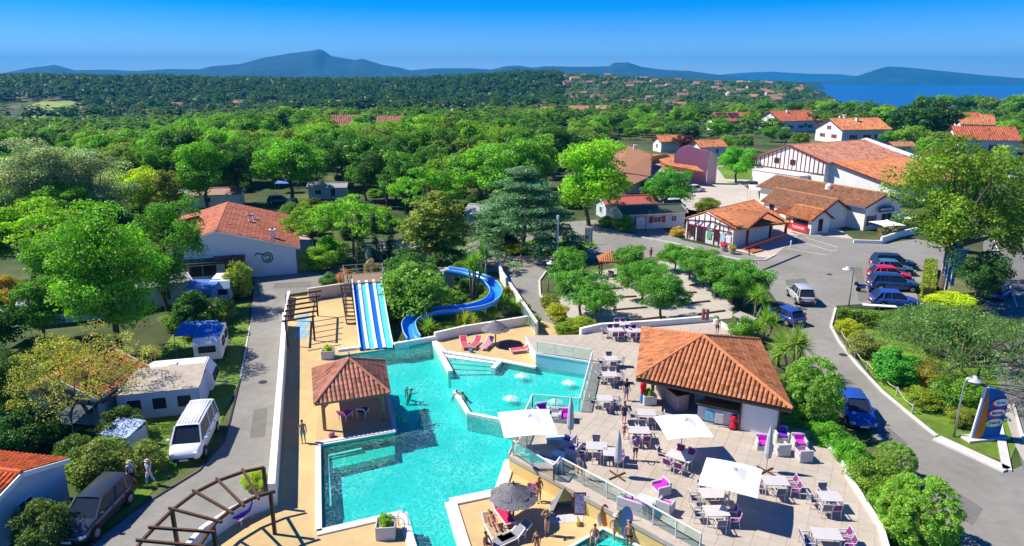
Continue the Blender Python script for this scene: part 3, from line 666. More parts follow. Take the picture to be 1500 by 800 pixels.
# --- foreground and named trees
T('broadleaf_tree', 'near', 178, 520, 222, 1.0, BR, 'largest bright green tree on the left, in front of the half hidden mobile homes', v=0)
T('broadleaf_tree', 'near', 246, 455, 165, .82, MG, 'mid green tree rising behind the largest bright green tree, left of the camp building', v=1)
T('broadleaf_tree', 'umbrella', 50, 420, 135, .98, LI, 'spreading yellow green tree at the left edge of the photo above the blue tents')
T('broadleaf_tree', 'umbrella', 100, 350, 90, .95, BR, 'flat topped green tree directly in front of the silvery tree')
T('silver_tree', 'near', 60, 345, 135, 1.25, GY, 'silvery grey leaved tree standing left of the yellow tree', v=2)
T('silver_tree', 'near', 150, 340, 128, 1.2, GY, 'silvery grey leaved tree next to the yellow green tree', v=3)
T('broadleaf_tree', 'round', 210, 325, 85, 1.0, YE, 'bright yellow green tree between the silvery tree and the camp building')
T('broadleaf_tree', 'tall', 255, 330, 80, 1.1, (.13, .15, .03), 'small tree with golden brown top just behind the yellow green tree')
T('broadleaf_tree', 'round', 305, 310, 108, .95, BR, 'bright green tree behind the ridge of the camp building')
T('broadleaf_tree', 'round', 428, 300, 106, 1.2, BR, 'bright green broad tree right of the camp building roof above the dark parked van')
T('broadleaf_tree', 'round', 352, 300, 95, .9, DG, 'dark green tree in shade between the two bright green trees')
T('bare_tree', 'sparse', 138, 622, 146, .95, (.22, .22, .07), 'thin leaved olive tree with bare forked limbs over the blue walled bungalow', v=0, rot=.6)
T('broadleaf_tree', 'near', 10, 640, 130, .85, DG, 'dark green tree at the left edge beside the blue walled bungalow')
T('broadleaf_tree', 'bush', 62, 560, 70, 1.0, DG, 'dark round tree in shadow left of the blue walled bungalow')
T('rust_tree', 'bush', 12, 455, 55, 1.0, AU, 'rust coloured small tree at the left edge of the photo', 'tree')
T('acacia_tree', 'umbrella', 520, 385, 105, .9, (.11, .24, .03), 'flat crowned light green tree above the three cypresses', v=0)
T('acacia_tree', 'umbrella', 460, 372, 78, .8, (.12, .23, .025), 'low spreading light green tree beside the pink service lane')
T('acacia_tree', 'umbrella', 625, 335, 95, .85, BR, 'bright green spreading tree behind the feathery olive tree', v=1)
T('broadleaf_tree', 'tall', 640, 392, 112, 1.5, (.14, .18, .055), 'feathery olive green tree right of the cypresses', v=0)
for k, x in enumerate((530, 552, 573)):
    T('cypress_tree', 'cypress', x, 398, 80, 1.0, (.02, .06, .025), ['left', 'middle', 'right'][k]+' one of the three narrow dark cypresses behind the water slide', 'cypress', 'three narrow cypresses behind the slide')
T('cedar_tree', 'cedar', 765, 372, 122, 1.25, BL, 'blue grey cedar with drooping tiers on the roundabout bed', v=0)
T('cedar_tree', 'bush', 735, 362, 55, 1.2, (.025, .06, .04), 'dark evergreen shrub at the foot of the blue grey cedar', 'shrub')
T('broadleaf_tree', 'round', 862, 330, 132, 1.1, (.15, .3, .02), 'broad bright lime tree left of the brown hipped roofs', v=1)
T('broadleaf_tree', 'round', 974, 318, 76, 1.05, (.05, .19, .025), 'round green tree between the blue cabin and the beige court', v=0)
T('broadleaf_tree', 'round', 1078, 268, 58, 1.2, (.08, .25, .03), 'small bright tree alone at the edge of the beige court', v=2)
T('broadleaf_tree', 'bush', 1036, 312, 24, 1.4, OL, 'olive bush behind the reception roof', 'shrub')
T('shrub', 'bush', 612, 468, 92, 1.1, (.10, .19, .04), 'big rounded shrub between the straight slide and the curved slide', 'shrub', v=0)
T('shrub', 'bush', 600, 425, 62, 1.2, (.05, .13, .04), 'darker shrub behind the big rounded one beside the slide', 'shrub', v=1)
T('oak_tree', 'oak', 1378, 432, 215, 1.02, (.105, .17, .02), 'big dark olive tree with yellowish edges rising over the flagpoles', rot=0.0)
T('oak_tree', 'oak', 1484, 372, 80, .7, (.10, .14, .025), 'smaller olive tree at the right edge beside the through road', rot=2.2)
T('broadleaf_tree', 'round', 1425, 455, 95, .9, (.03, .085, .03), 'dark leafy tree in the shade right of the flagpoles', v=3)
T('pine_tree', 'feather', 1400, 560, 120, .85, (.085, .15, .065), 'wide feathery grey green tree over the verge behind the entrance totem', v=0)
T('pine_tree', 'feather', 1478, 535, 80, .7, (.07, .12, .06), 'feathery grey green tree at the right edge shading the road', v=0)
T('pine_tree', 'feather', 1340, 505, 60, .8, (.07, .14, .06), 'low feathery bush between the parked cars and the verge', 'shrub', v=0)
ALLEY = [(833, 432, 66, .95), (850, 462, 72, 1.05), (872, 478, 66, 1.0), (838, 405, 45, .9), (920, 420, 62, 1.0), (940, 442, 66, 1.0), (968, 470, 74, 1.05), (948, 428, 50, .9), (988, 398, 42, 1.0), (1010, 408, 48, 1.05), (1030, 420, 54, 1.1), (1050, 434, 60, 1.1), (1072, 446, 66, 1.1), (1090, 452, 66, 1.0)]
AN = ['left row, second from the road', 'left row, third from the road', 'left row, nearest the terrace', 'left row, nearest the road', 'middle row, beside the orange roofed kiosk', 'middle row, second from the terrace', 'middle row, nearest the terrace', 'middle row, behind the second tree', 'right row, farthest and leftmost', 'right row, second from the far end', 'right row, third from the far end', 'right row, fourth from the far end', 'right row, next to last', 'right row, nearest the palms']
for (x, y, h, w), nme in zip(ALLEY, AN):
    T('plane_tree', 'round', x, y, h*1.06, w*(1.12 if x < 975 else 1.3), (.075, .19, .04), 'pollarded tree of the gravel court, '+nme, 'tree', 'rows of pollarded trees on the gravel court')
# cordylines, yuccas and palms built from sword leaves
def tuft(seed, n, L, w, droop, cmin=-.25):
    rs = np.random.RandomState(seed); V = []; F = []; Tn = []
    for i in range(n):
        a = rs.rand()*6.283; e = cmin+(1.5-cmin)*rs.rand()**.8; l = L*(.7+.4*rs.rand()); d = np.array([math.cos(a)*math.cos(e), math.sin(a)*math.cos(e), math.sin(e)]); sd = np.array([-math.sin(a), math.cos(a), 0])
        p = np.zeros(3); k0 = len(V)
        for k in range(4):
            t = k/3; ww = w*(1-.85*t)*(.6+.4*min(1, t*4)); V += [p-sd*ww, p+sd*ww]; dd = d+np.array([0, 0, -droop*(t+.15)*(1.1-math.sin(e)*.6)]); p = p+dd/np.linalg.norm(dd)*l/3
        for k in range(3): q = k0+2*k; F.append((q, q+1, q+3, q+2)); Tn.append(.7+.6*rs.rand())
    return np_mesh('frond_tuft', V, F, LEAF, Tn)
TUFT = [tuft(s, 110, 1.0, .035, .5) for s in range(3)]
def cordyline(name, x, yb, heads, col, label, cat='palm', trunk_col=BARK2, z=0.0):
    p = G(x, yb, z); o = thing(name, label, cat, p)
    for (dx, dy, h, s) in heads:
        b = MB(); b.mat(trunk_col); b.smooth = True; b.tube([(dx*.2, dy*.2, 0), (dx*.7, dy*.7, h*.6), (dx, dy, h)], [.14, .11, .09], 7); b.build('trunk', None, o)
        c = link(bpy.data.objects.new('fronds', TUFT[int(abs(dx*7+h*3)) % 3]), o); c.location = (dx, dy, h); c.scale = (s, s, s); c.color = (*col, 1)
    return o
PG = (.13, .24, .05); PY = (.24, .27, .06)
cordyline('cordyline_palm', 692, 442, [(-.3, 0, 4.2, 1.5), (.5, .2, 4.6, 1.4), (.2, -.3, 3.5, 1.2), (.9, -.1, 3.2, 1.2)], (.12, .24, .04), 'tall cordyline with pale twin trunks inside the curve of the blue slide')
cordyline('cordyline_palm', 706, 425, [(0, 0, 4.4, 1.6), (.6, .5, 3.8, 1.4)], (.05, .15, .04), 'darker cordyline behind the tall twin trunked one')
cordyline('yucca', 627, 492, [(0, 0, .7, 1.5)], PG, 'spiky green yucca in front of the lower bend of the blue slide', 'yucca')
cordyline('yucca', 681, 482, [(0, 0, .6, 1.6), (-.7, .2, .3, 1.3), (.8, 0, .4, 1.3)], PY, 'yellowish spiky yucca clump above the white wall', 'yucca')
cordyline('yucca', 737, 462, [(0, 0, 1.2, 1.5), (.9, .6, .8, 1.3)], PG, 'yucca clump beside the white garden wall under the slide curve', 'yucca')
cordyline('cordyline_palm', 1105, 470, [(0, 0, 2.6, 1.5), (.9, .4, 1.8, 1.3)], PG, 'cordyline with yellowish head at the end of the right tree row')
cordyline('cordyline_palm', 1118, 500, [(0, 0, 2.0, 1.7), (-.9, -.6, 1.3, 1.5), (.9, .3, 1.5, 1.4)], PG, 'spiky palm clump beside the notice board')
cordyline('cordyline_palm', 1160, 555, [(0, 0, 3.1, 1.9), (-.8, .3, 2.4, 1.7), (.7, .4, 2.6, 1.6)], (.16, .23, .08), 'large drooping cordyline right of the tiled bar roof')
cordyline('cordyline_palm', 1140, 535, [(0, 0, 2.0, 1.6), (-.6, -.9, 1.2, 1.4)], PG, 'cordyline half hidden behind the large drooping one')
cordyline('yucca', 1098, 530, [(0, 0, .8, 1.5)], PG, 'spiky clump tucked against the back of the tiled bar', 'yucca')
# shrubs right of the terrace
SH = [(1182, 626, 108, .82, (.13, .24, .05), 'big yellow green shrub hiding the nose of the blue car', 'ball'), (1214, 668, 56, .9, (.08, .22, .03), 'bright leafy shrub below the big yellow green one', 'bush'), (1244, 694, 56, .9, (.09, .24, .03), 'bright green shrub between the terrace wall and the road', 'bush'),
      (1306, 702, 58, 1.0, (.14, .23, .06), 'clipped pale green ball shrub, the smaller of the two by the road', 'ball'), (1338, 800, 112, .98, (.14, .25, .05), 'clipped pale green ball shrub, the largest at the bottom edge', 'ball'), (1270, 730, 62, 1.0, (.12, .2, .04), 'olive bush on the terrace corner with bare stems', 'bush'),
      (1290, 760, 55, 1.0, (.1, .19, .03), 'low leafy bush between the terrace and the large ball shrub', 'bush'), (1378, 812, 40, 1.1, (.12, .22, .05), 'small bush beside the large ball shrub at the kerb', 'bush'), (1170, 640, 50, 1.0, (.12, .24, .04), 'fine leaved shrub right of the terrace armchairs', 'bush'),
      (1308, 560, 56, 1.15, (.05, .2, .04), 'rounded rich green shrub on the verge', 'bush'), (1358, 566, 40, 1.2, (.22, .16, .03), 'brownish gold shrub on the verge', 'bush'), (1262, 520, 36, 1.3, (.16, .17, .08), 'grey brown shrub behind the rope fence', 'bush'), (1244, 490, 26, 1.4, (.24, .26, .02), 'yellow green shrub by the hedge corner', 'bush'),
      (1395, 600, 55, 1.2, (.09, .18, .03), 'leafy bush behind the street lamp near the totem', 'bush'), (1352, 596, 30, 1.6, (.15, .2, .03), 'low yellow green bush on the verge', 'bush'), (1410, 622, 30, 1.5, (.14, .17, .03), 'low olive bush at the foot of the lamp', 'bush'), (1390, 455, 30, 1.9, (.3, .36, .02), 'low golden bush in front of the flagpoles', 'bush'),
      (1380, 520, 70, 1.0, (.06, .13, .05), 'grey green bush under the feathery trees', 'bush'),
      (560, 468, 26, .9, (.15, .25, .03), 'small plant squeezed beside the straight slide', 'bush'), (352, 436, 58, .62, (.17, .22, .06), 'tall clipped hedge block beside the caravan', 'bush'), (310, 470, 34, 1.8, (.13, .18, .04), 'low hedge between the two caravans', 'bush'), (270, 480, 34, 1.6, (.1, .18, .04), 'low hedge left of the awning caravan', 'bush'),
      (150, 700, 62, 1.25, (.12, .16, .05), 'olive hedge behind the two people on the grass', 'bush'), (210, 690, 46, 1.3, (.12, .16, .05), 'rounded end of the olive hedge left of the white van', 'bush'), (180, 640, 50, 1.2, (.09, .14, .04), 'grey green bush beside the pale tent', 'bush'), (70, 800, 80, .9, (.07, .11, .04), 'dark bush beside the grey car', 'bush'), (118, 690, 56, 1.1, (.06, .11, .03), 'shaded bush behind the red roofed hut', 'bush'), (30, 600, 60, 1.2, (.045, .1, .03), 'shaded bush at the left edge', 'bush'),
      (375, 712, 24, 1.5, (.2, .27, .02), 'small yellow green bush in the curved planter', 'bush'), (470, 395, 36, 1.3, (.12, .23, .025), 'green hedge bush along the service lane', 'bush'), (485, 386, 44, 1.1, (.13, .25, .03), 'leafy hedge bush at the corner of the service lane', 'bush'), (482, 422, 24, 1.1, (.07, .15, .06), 'grey green shrub at the corner of the pink wall', 'bush'), (430, 330, 34, 1.3, (.08, .16, .03), 'bush behind the right end of the camp building', 'bush'),
      (548, 415, 40, .7, (.2, .16, .12), 'reddish feathery shrub at the head of the slide', 'bush'), (508, 422, 30, .9, (.32, .14, .12), 'pink flowering shrub by the court corner', 'bush'),
      (815, 470, 28, 1.2, (.24, .25, .03), 'yellow bush on the bed by the curved kerb', 'bush'), (828, 492, 24, 1.3, (.13, .2, .03), 'green bush at the tip of the kerbed bed', 'bush'), (806, 452, 24, 1.1, (.16, .18, .05), 'olive bush at the bend of the kerb', 'bush'), (850, 492, 32, 1.2, (.19, .24, .03), 'yellowish bush behind the low white planter wall', 'bush'),
      (1085, 505, 48, .8, (.1, .2, .03), 'hedge plant at the end of the terrace wall', 'bush'), (888, 332, 17, 1.2, (.2, .28, .02), 'yellow green bush in front of the blue cabin', 'bush'), (914, 340, 26, 1.1, (.08, .2, .03), 'round green bush in front of the blue cabin door', 'bush'), (992, 346, 16, 1.3, (.3, .22, .05), 'orange brown bush left of the reception', 'bush'), (958, 330, 20, 1.5, (.06, .13, .04), 'dark hedge right of the blue cabin', 'bush'),
      (1175, 330, 18, 1.9, (.26, .3, .02), 'yellow green hedge by the snack bar wall', 'bush'), (1165, 312, 26, 1.2, (.09, .1, .06), 'dark reddish shrub between reception and snack bar', 'bush'), (838, 372, 22, 1.4, (.06, .12, .04), 'low dark bush on the roundabout bed', 'bush'), (752, 372, 14, 2.4, (.22, .24, .03), 'yellowish ground plant on the roundabout bed', 'bush'),
      (690, 430, 26, 1.5, (.1, .17, .03), 'low bush inside the slide curve', 'bush'), (700, 458, 20, 1.5, (.2, .24, .04), 'yellow tinged low plant inside the slide curve', 'bush'), (660, 400, 45, .9, (.04, .12, .03), 'dark bush behind the top of the curved slide', 'bush'), (745, 440, 22, 1.1, (.17, .2, .03), 'small yellowish bush outside the garden wall', 'bush'), (765, 458, 20, 1.1, (.12, .2, .04), 'small green bush against the garden wall', 'bush'), (782, 478, 20, 1.0, (.14, .22, .03), 'small green bush at the foot of the wall steps', 'bush')]
for (x, y, h, w, c, lab, kd) in SH: T('shrub', kd, x, y, h, w, c, lab, 'shrub')
# clipped hedges
def hedge(px, w, h, col, label, z=0.0, seed=1, jag=.12):
    P = GL(px, z); rs = np.random.RandomState(seed); C = []; N = []
    for a, c in zip(P, P[1:]):
        d = c-a; L = d.length; d.normalize(); n = Vector((d.y, -d.x, 0)); k = int(L*(w+2*h)*55)
        for i in range(k):
            u = rs.rand()*L; q = rs.rand()*(w+2*h)
            if q < w: o = n*(q-w/2)+Vector((0, 0, h)); nn = Vector((0, 0, 1))
            elif q < w+h: o = n*w/2+Vector((0, 0, q-w)); nn = n
            else: o = -n*w/2+Vector((0, 0, q-w-h)); nn = -n
            C.append(a+d*u+o+Vector(rs.randn(3)*jag*.6)); N.append(nn+Vector(rs.randn(3)*.5))
    V, F = leaf_quads(rs, np.array(C), np.array(N), np.full(len(C), .24)); t = .7+.6*rs.rand(len(F)); T3 = np.stack([t, t, t*.9], 1)
    o = thing('hedge', label, 'hedge', P[0]); b = MB(); b.mat(M('hedge_wood', (.03, .045, .015), .9))
    for a, c in zip(P, P[1:]): b.bar(a-P[0]+Vector((0, 0, h*.45)), c-P[0]+Vector((0, 0, h*.45)), w*.8, h*.85)
    b.build('stem', None, o); f = bpy.data.objects.new('foliage', np_mesh('foliage', V-np.array(P[0]), F, LEAF, T3)); link(f, o); f.color = (*col, 1); return o
hedge([(1226, 472), (1290, 482), (1345, 488)], 1.2, 1.5, (.09, .16, .03), 'long clipped green hedge below the parked cars')
hedge([(1358, 440), (1362, 395)], 1.2, 1.5, (.15, .19, .04), 'short clipped hedge between the parked cars and the flagpoles', seed=3)
hedge([(358, 436), (352, 400)], 1.4, 2.0, (.17, .22, .06), 'upright clipped hedge right of the white and blue caravan', seed=4)
# --- the grove behind the camp and the trees among the houses
ZONES = [([(-160, 360), (30, 352), (130, 305), (260, 292), (320, 280), (470, 290), (560, 318), (700, 318), (760, 300), (850, 262), (900, 214), (960, 208), (985, 196), (985, 182), (-160, 182)], 'grove')]
AVOID = [[(355, 275), (480, 275), (480, 340), (355, 340)], [(890, 200), (1060, 200), (1060, 300), (890, 300)], [(480, 172), (500, 170), (600, 166), (600, 196), (480, 196)]]
rs = np.random.RandomState(42); placed = []; tries = 0
LM = [(0, 'beyond the silvery trees'), (190, 'left of camp building'), (300, 'behind camp building'), (440, 'behind the acacias'), (560, 'behind olive tree'), (700, 'behind blue cedar'), (840, 'behind brown roofs')]
GC = [(.09, .21, .03), (.06, .15, .028), (.12, .23, .03), (.045, .12, .03), (.11, .17, .045), (.08, .19, .025), (.14, .25, .035)]
CN = ['fresh green', 'mid green', 'light green', 'dark green', 'olive green', 'leaf green', 'pale green']
RN = ['front rows', 'middle rows', 'back rows']; GL_ = {}
while len(placed) < 300 and tries < 60000:
    tries += 1; py = 184+rs.rand()**1.5*176; px = -140+rs.rand()*1130; pp = (px, py)
    if not inpoly(px, py, ZONES[0][0]) or any(inpoly(px, py, a) for a in AVOID): continue
    w = G(px, py); sp = 5.6+2.2*sstep(150, 320, w.y)
    if any((w.x-q.x)**2+(w.y-q.y)**2 < sp*sp for q in placed): continue
    placed.append(w)
for w in placed:
    k = rs.randint(len(GC)); px, py, sc = PX(w); h = (10.8+rs.rand()*4.5)*(1 if px < 820 else .85)*(.85 if w.y > 230 else 1)*(.72 if px < 130 else .88 if px < 260 else 1); kd = 'tall' if rs.rand() < .22 else ('far' if w.y > 190 else 'round')
    lm = [t for x, t in LM if x <= max(px, 0)][-1]; rw = RN[0] if w.y < 165 else RN[1] if w.y < 230 else RN[2]
    w.z = float(terrain_z(w.x, w.y)); c = np.array(GC[k])*(.8+.4*rs.rand())
    ky = (CN[k], 'slim' if kd == 'tall' else 'round', rw, lm); GL_.setdefault(ky, []).append((px, tree('broadleaf_tree' if kd != 'tall' else 'poplar_tree', kd, w, h, .95+.35*rs.rand(), tuple(c), 'x', 'tree', 'trees of the grove')))
ORD = ['first', 'second', 'third', 'fourth', 'fifth', 'sixth', 'seventh', 'eighth', 'ninth', 'tenth', 'eleventh', 'twelfth', 'thirteenth', 'fourteenth', 'fifteenth', 'sixteenth', 'seventeenth', 'eighteenth', 'nineteenth', 'twentieth']; ORD += ['twenty '+w for w in ORD[:9]]+['thirtieth']+['thirty '+w for w in ORD[:9]]
def ordinals(D, one, many):
    for ky, L in D.items():
        L.sort(key=lambda q: q[0])
        for i, (_, o) in enumerate(L): o['label'] = one % ky if len(L) == 1 else (ORD[i]+' from left of '+many % ky)
ordinals(GL_, '%s %s tree in the grove %s, %s', '%s %s trees, grove %s, %s')
# more crowns over the left edge
for x, y, h, w, c, kd, lab in [(70, 500, 105, 1.0, MG, 'round', 'mid green tree between the yellow green tree and the bare limbed tree'), (-20, 560, 150, 1.0, DG, 'round', 'dark tree cut by the left edge above the bungalow'), (95, 440, 110, .9, BR, 'round', 'green tree tucked behind the left flank of the largest bright green tree'), (-10, 420, 120, 1.0, MG, 'round', 'green tree cut by the left edge above the rust coloured tree'), (240, 400, 90, 1.0, MG, 'round', 'green tree in front of the yellow green tree'), (90, 570, 80, 1.1, OL, 'round', 'olive tree behind the blue gabled bungalow'), (290, 490, 70, 1.0, DG, 'bush', 'dark bush between the blue awnings under the trees'), (40, 660, 70, 1.2, DG, 'bush', 'dark shaded bush above the red roofed bungalow')]:
    T('broadleaf_tree', kd, x, y, h, w, c, lab)
RT = [(1052, 205, 34, 'by the solar roof'), (985, 205, 40, ''), (1000, 190, 36, ''), (1025, 182, 30, ''), (960, 200, 42, ''), (940, 185, 34, ''), (1080, 178, 28, ''), (1100, 190, 26, ''), (1090, 222, 34, ''), (1065, 222, 36, ''), (1150, 215, 36, ''), (1170, 218, 30, ''), (1130, 208, 32, ''), (1210, 175, 30, ''), (1240, 176, 28, ''), (1270, 180, 34, ''), (1290, 190, 38, ''), (1310, 195, 34, ''), (1355, 212, 72, 'pine'), (1335, 205, 55, 'pine'), (1378, 200, 40, ''), (1300, 215, 26, ''), (1330, 178, 26, ''), (1380, 168, 30, ''), (1410, 168, 30, ''), (1450, 176, 36, ''), (1480, 180, 40, ''), (1496, 170, 34, ''), (1430, 160, 22, ''), (1350, 165, 26, ''), (1250, 168, 22, ''), (1160, 172, 22, ''), (1190, 170, 24, ''), (1120, 170, 26, ''), (1470, 200, 30, ''), (1495, 215, 30, ''), (1440, 240, 22, ''), (1475, 262, 40, ''), (1010, 215, 34, 'dark'), (1000, 225, 30, 'purple')]
for i, (x, y, h, kd) in enumerate(RT):
    c = {'pine': (.025, .075, .03), 'dark': (.03, .08, .03), 'purple': (.06, .025, .04)}.get(kd, GC[i % 7]); near = 'bordering the white houses' if x > 1200 else 'bordering the hall roof' if x > 1100 else 'bordering the solar house'
    lab = {'pine': 'large dark pine left of the red roofed white house, %s' % ('taller' if h > 60 else 'shorter'), 'purple': 'dark purple leaved tree behind the pink wall', 'dark': 'dark green tree next to the purple leaved one'}.get(kd) or '%s garden tree %s, %s from the left in its row' % (CN[i % 7], near, ['first', 'second', 'third', 'fourth', 'fifth', 'sixth', 'seventh', 'eighth', 'ninth', 'tenth', 'eleventh', 'twelfth', 'thirteenth', 'fourteenth', 'fifteenth', 'sixteenth'][sum(1 for q in RT[:i] if (q[0] > 1200) == (x > 1200)) % 16])
    T('pine_tree' if kd == 'pine' else 'garden_tree', 'far', x, y, h if (kd or y < 195) else min(h, 25), 1.15, c, lab, 'tree', 'garden trees among the houses')

HB_ = [(975, 168, 60), (1050, 188, 62), (1105, 170, 50), (1125, 190, 70), (1212, 205, 90), (1235, 176, 60), (1270, 178, 60), (1302, 222, 46), (1395, 186, 60), (1432, 184, 50), (1440, 220, 100), (1365, 168, 55), (1320, 184, 46), (1150, 176, 50), (1018, 228, 50), (962, 220, 50), (1230, 240, 190)]
GD = {}; got = []; tries = 0
while len(got) < 240 and tries < 40000:
    tries += 1; px = 905+rs.rand()*640; py = 160+rs.rand()*72
    if py > 205 and px < 1330: continue
    w = G(px, py); z = float(terrain_z(w.x, w.y)); w = G(px, py, z)
    front = any(abs(px-a) < c*.6 and 2 < py-b_ < 26 for a, b_, c in HB_)
    if any(abs(px-a) < c*.6 and -14 < py-b_ <= 2 for a, b_, c in HB_) or (front and 1120 < px < 1330 and py > 196) or any((w.x-q.x)**2+(w.y-q.y)**2 < 42 for q in got[-400:]): continue
    got.append(w); k = rs.randint(7); c = np.array(GC[k])*(.8+.4*rs.rand()); ky = (CN[k], 'beyond the pink wall' if px < 1080 else 'beyond the hall' if px < 1280 else 'by the right edge houses')
    GD.setdefault(ky, []).append((px, tree('garden_tree', 'far', w, 3.2+rs.rand()*1.6 if front else 5.5+rs.rand()*4, 1.1+.3*rs.rand(), tuple(c), 'x', 'tree', 'garden trees among the houses')))
ordinals(GD, 'lone %s garden tree %s', '%s garden trees %s')

for x, y, h, w, c, lab in [(668, 448, 24, 1.3, (.08, .16, .03), 'low dark green bush under the curved slide beside the yuccas'), (640, 486, 16, 1.8, (.13, .17, .03), 'ground bush between the yucca and the white wall'), (655, 486, 16, 1.6, (.1, .2, .03), 'small green bush left of the yellowish yucca'), (710, 470, 26, 1.4, (.11, .2, .035), 'bush right of the yellowish yucca under the slide'), (590, 462, 24, 1.2, (.05, .12, .035), 'shaded bush left of the curved slide exit'), (720, 450, 26, 1.2, (.12, .22, .04), 'green bush inside the wide bend of the curved slide'), (675, 415, 34, 1.2, (.06, .14, .03), 'dark green bush behind the upper part of the curved slide')]:
    T('shrub', 'bush', x, y, h, w, c, lab, 'shrub')

UD = {}; got2 = []; tries = 0
while len(got2) < 85 and tries < 9000:
    tries += 1; px = -60+rs.rand()*900; py = 262+rs.rand()*88
    if inpoly(px, py, [(250, 300), (300, 285), (440, 285), (470, 400), (250, 400)]) or inpoly(px, py, [(700, 322), (870, 318), (870, 360), (640, 380)]): continue
    if any(abs(px-a) < 26 and -8 < py-c < 14 for a, c in ((285, 302), (455, 290), (540, 390), (428, 308), (690, 325), (410, 298), (880, 318), (420, 282), (250, 300))): continue
    w = G(px, py)
    if any((w.x-q.x)**2+(w.y-q.y)**2 < 14 for q in got2): continue
    got2.append(w); k = rs.randint(4); ky = (('dark', 'mid green', 'olive', 'fresh green')[k], 'left of camp building' if px < 250 else 'between camp building and cypresses' if px < 560 else 'below the cedar side grove')
    UD.setdefault(ky, []).append((px, tree('shrub', 'bush', w, 1.8+rs.rand()*1.8, 1.2+.8*rs.rand(), ((.03, .08, .025), (.06, .14, .03), (.11, .14, .04), (.09, .2, .03))[k], 'x', 'shrub', 'undergrowth shrubs at the edge of the grove')))
ordinals(UD, '%s undergrowth shrub %s', '%s undergrowth shrubs %s')
# ------------------------------------------------------------------ buildings
def tiles(parent, pts, mat, pitch=.3, expose=.42, r=.1, name='roof_tile', seed=0, over=0.0):
    rs = np.random.RandomState(seed+int(abs(pts[0][0])*7)); P = np.array([tuple(p) for p in pts], float); n = np.cross(P[1]-P[0], P[2]-P[0]); n /= np.linalg.norm(n)
    if n[2] < 0: n = -n
    g = np.array([0, 0, -1.])-n*(-n[2]); g /= np.linalg.norm(g); a = np.cross(g, n); o = P[0]; U = (P-o)@a; Vv = (P-o)@g
    segs = []; nC = max(1, int(round((U.max()-U.min())/pitch))); pw = (U.max()-U.min())/nC
    for i in range(nC):
        u = U.min()+(i+.5)*pw; vs = []
        for k in range(len(U)):
            u0, u1 = U[k-1], U[k]
            if (u0 > u) != (u1 > u): vs.append(Vv[k-1]+(Vv[k]-Vv[k-1])*(u-u0)/(u1-u0))
        if len(vs) < 2: continue
        v0, v1 = min(vs), max(vs)+over; v = v1
        while v > v0+.05: segs.append((u, max(v-expose*1.08, v0), v)); v -= expose
    S = np.array(segs); m = len(S); th = np.linspace(0, math.pi, 5); ax = -np.cos(th)*pw*.36; az = np.sin(th)*r
    V = np.zeros((m, 10, 3)); j = (rs.rand(m)-.5)*pw*.05
    for e in range(2):
        vv = S[:, 1+e]; lift = (.0, .022)[e]+(.004*rs.rand(m))
        V[:, e*5:(e+1)*5] = o+(S[:, 0]+j)[:, None, None]*a+(ax*(1, 1.06)[e])[None, :, None]*a+vv[:, None, None]*g+(az[None, :]+lift[:, None])[:, :, None]*n
    F = np.array([(k, k+5, k+6, k+1) for k in range(4)]+[])[None]+np.arange(m)[:, None, None]*10; F = F.reshape(-1, 4)
    t = .78+.44*rs.rand(m); t = np.where(rs.rand(m) < .08, t*.62, t); h = (rs.rand(m)-.5)*.3; T = np.stack([t, t*(1+h*.6), t*(1+h)], 1); T = np.repeat(T, 4, 0)
    ob = bpy.data.objects.new(name, np_mesh(name, V.reshape(-1, 3), F, mat, T, smooth=False)); link(ob, parent); ob['kind'] = 'stuff'; return ob
SLAB = {}
def roof(parent, pts, mat, pitch=.3, expose=.42, r=.09, th=.16, tile=True, under=None, name='roof'):
    """a thick roof face with its tiles as sub-part; pts local to the parent"""
    b = MB(); b.mat(under or M(mat.name+'_bed', tuple(c*.8 for c in mat_col(mat)), .9, .1, 2)); b.slab(pts, th); o = b.build(name, None, parent)
    if tile: tiles(o, pts, mat, pitch, expose, r, over=.06)
    return o
def mat_col(m):
    for x in m.node_tree.nodes:
        if x.type == 'MIX' and not x.inputs[6].is_linked: return tuple(x.inputs[6].default_value)[:3]
    return (.3, .1, .05)
def ridge(parent, a, c, mat, r=.14, n=None):
    a, c = Vector(a), Vector(c); L = (c-a).length; k = n or max(2, int(L/.45)); b = MB(); b.mat(M(mat.name+'_ridge', tuple(x*1.05 for x in mat_col(mat)), .85, .2, 3))
    for i in range(k):
        p, q = a.lerp(c, i/k), a.lerp(c, (i+1.08)/k); b.tube([p, q], [r, r*.86], 8)
    return b.build('ridge_tiles', None, parent, kind='stuff')
def window(parent, c, nrm, w, h, shutters=None, frame=PAINT, mull=1, glass=GLASSD, name='window', depth=.1):
    """window part at local point c on a wall with outward normal nrm: pane with frame and shutters as sub-parts"""
    nrm = Vector(nrm).normalized(); rz = math.atan2(nrm.y, nrm.x)-math.pi/2; rz += math.pi
    b = MB(); b.mat(glass); b.box((0, .0, 0), (w, .06, h)); o = b.build(name, None, parent, loc=Vector(c)+nrm*.02, rz=rz)
    b = MB(); b.mat(frame); t = .07
    for x in (-w/2, w/2): b.box((x, -.03, 0), (t, .1, h+t))
    for z in (-h/2, h/2): b.box((0, -.03, z), (w-t, .096, t))
    for k in range(mull): b.box((-w/2+w*(k+1)/(mull+1), -.03, 0), (t*.7, .08, h-t))
    b.build('frame', None, o)
    if shutters:
        for s in (-1, 1):
            b = MB(); b.mat(shutters); sw = w*.48; b.box((s*(w/2+sw/2+.06), -.04, 0), (sw, .05, h+.06))
            for z in (-.3, 0, .3): b.box((s*(w/2+sw/2+.06), -.075, z*h), (sw*.86, .02, .06))
            b.build('shutter', None, o)
    return o
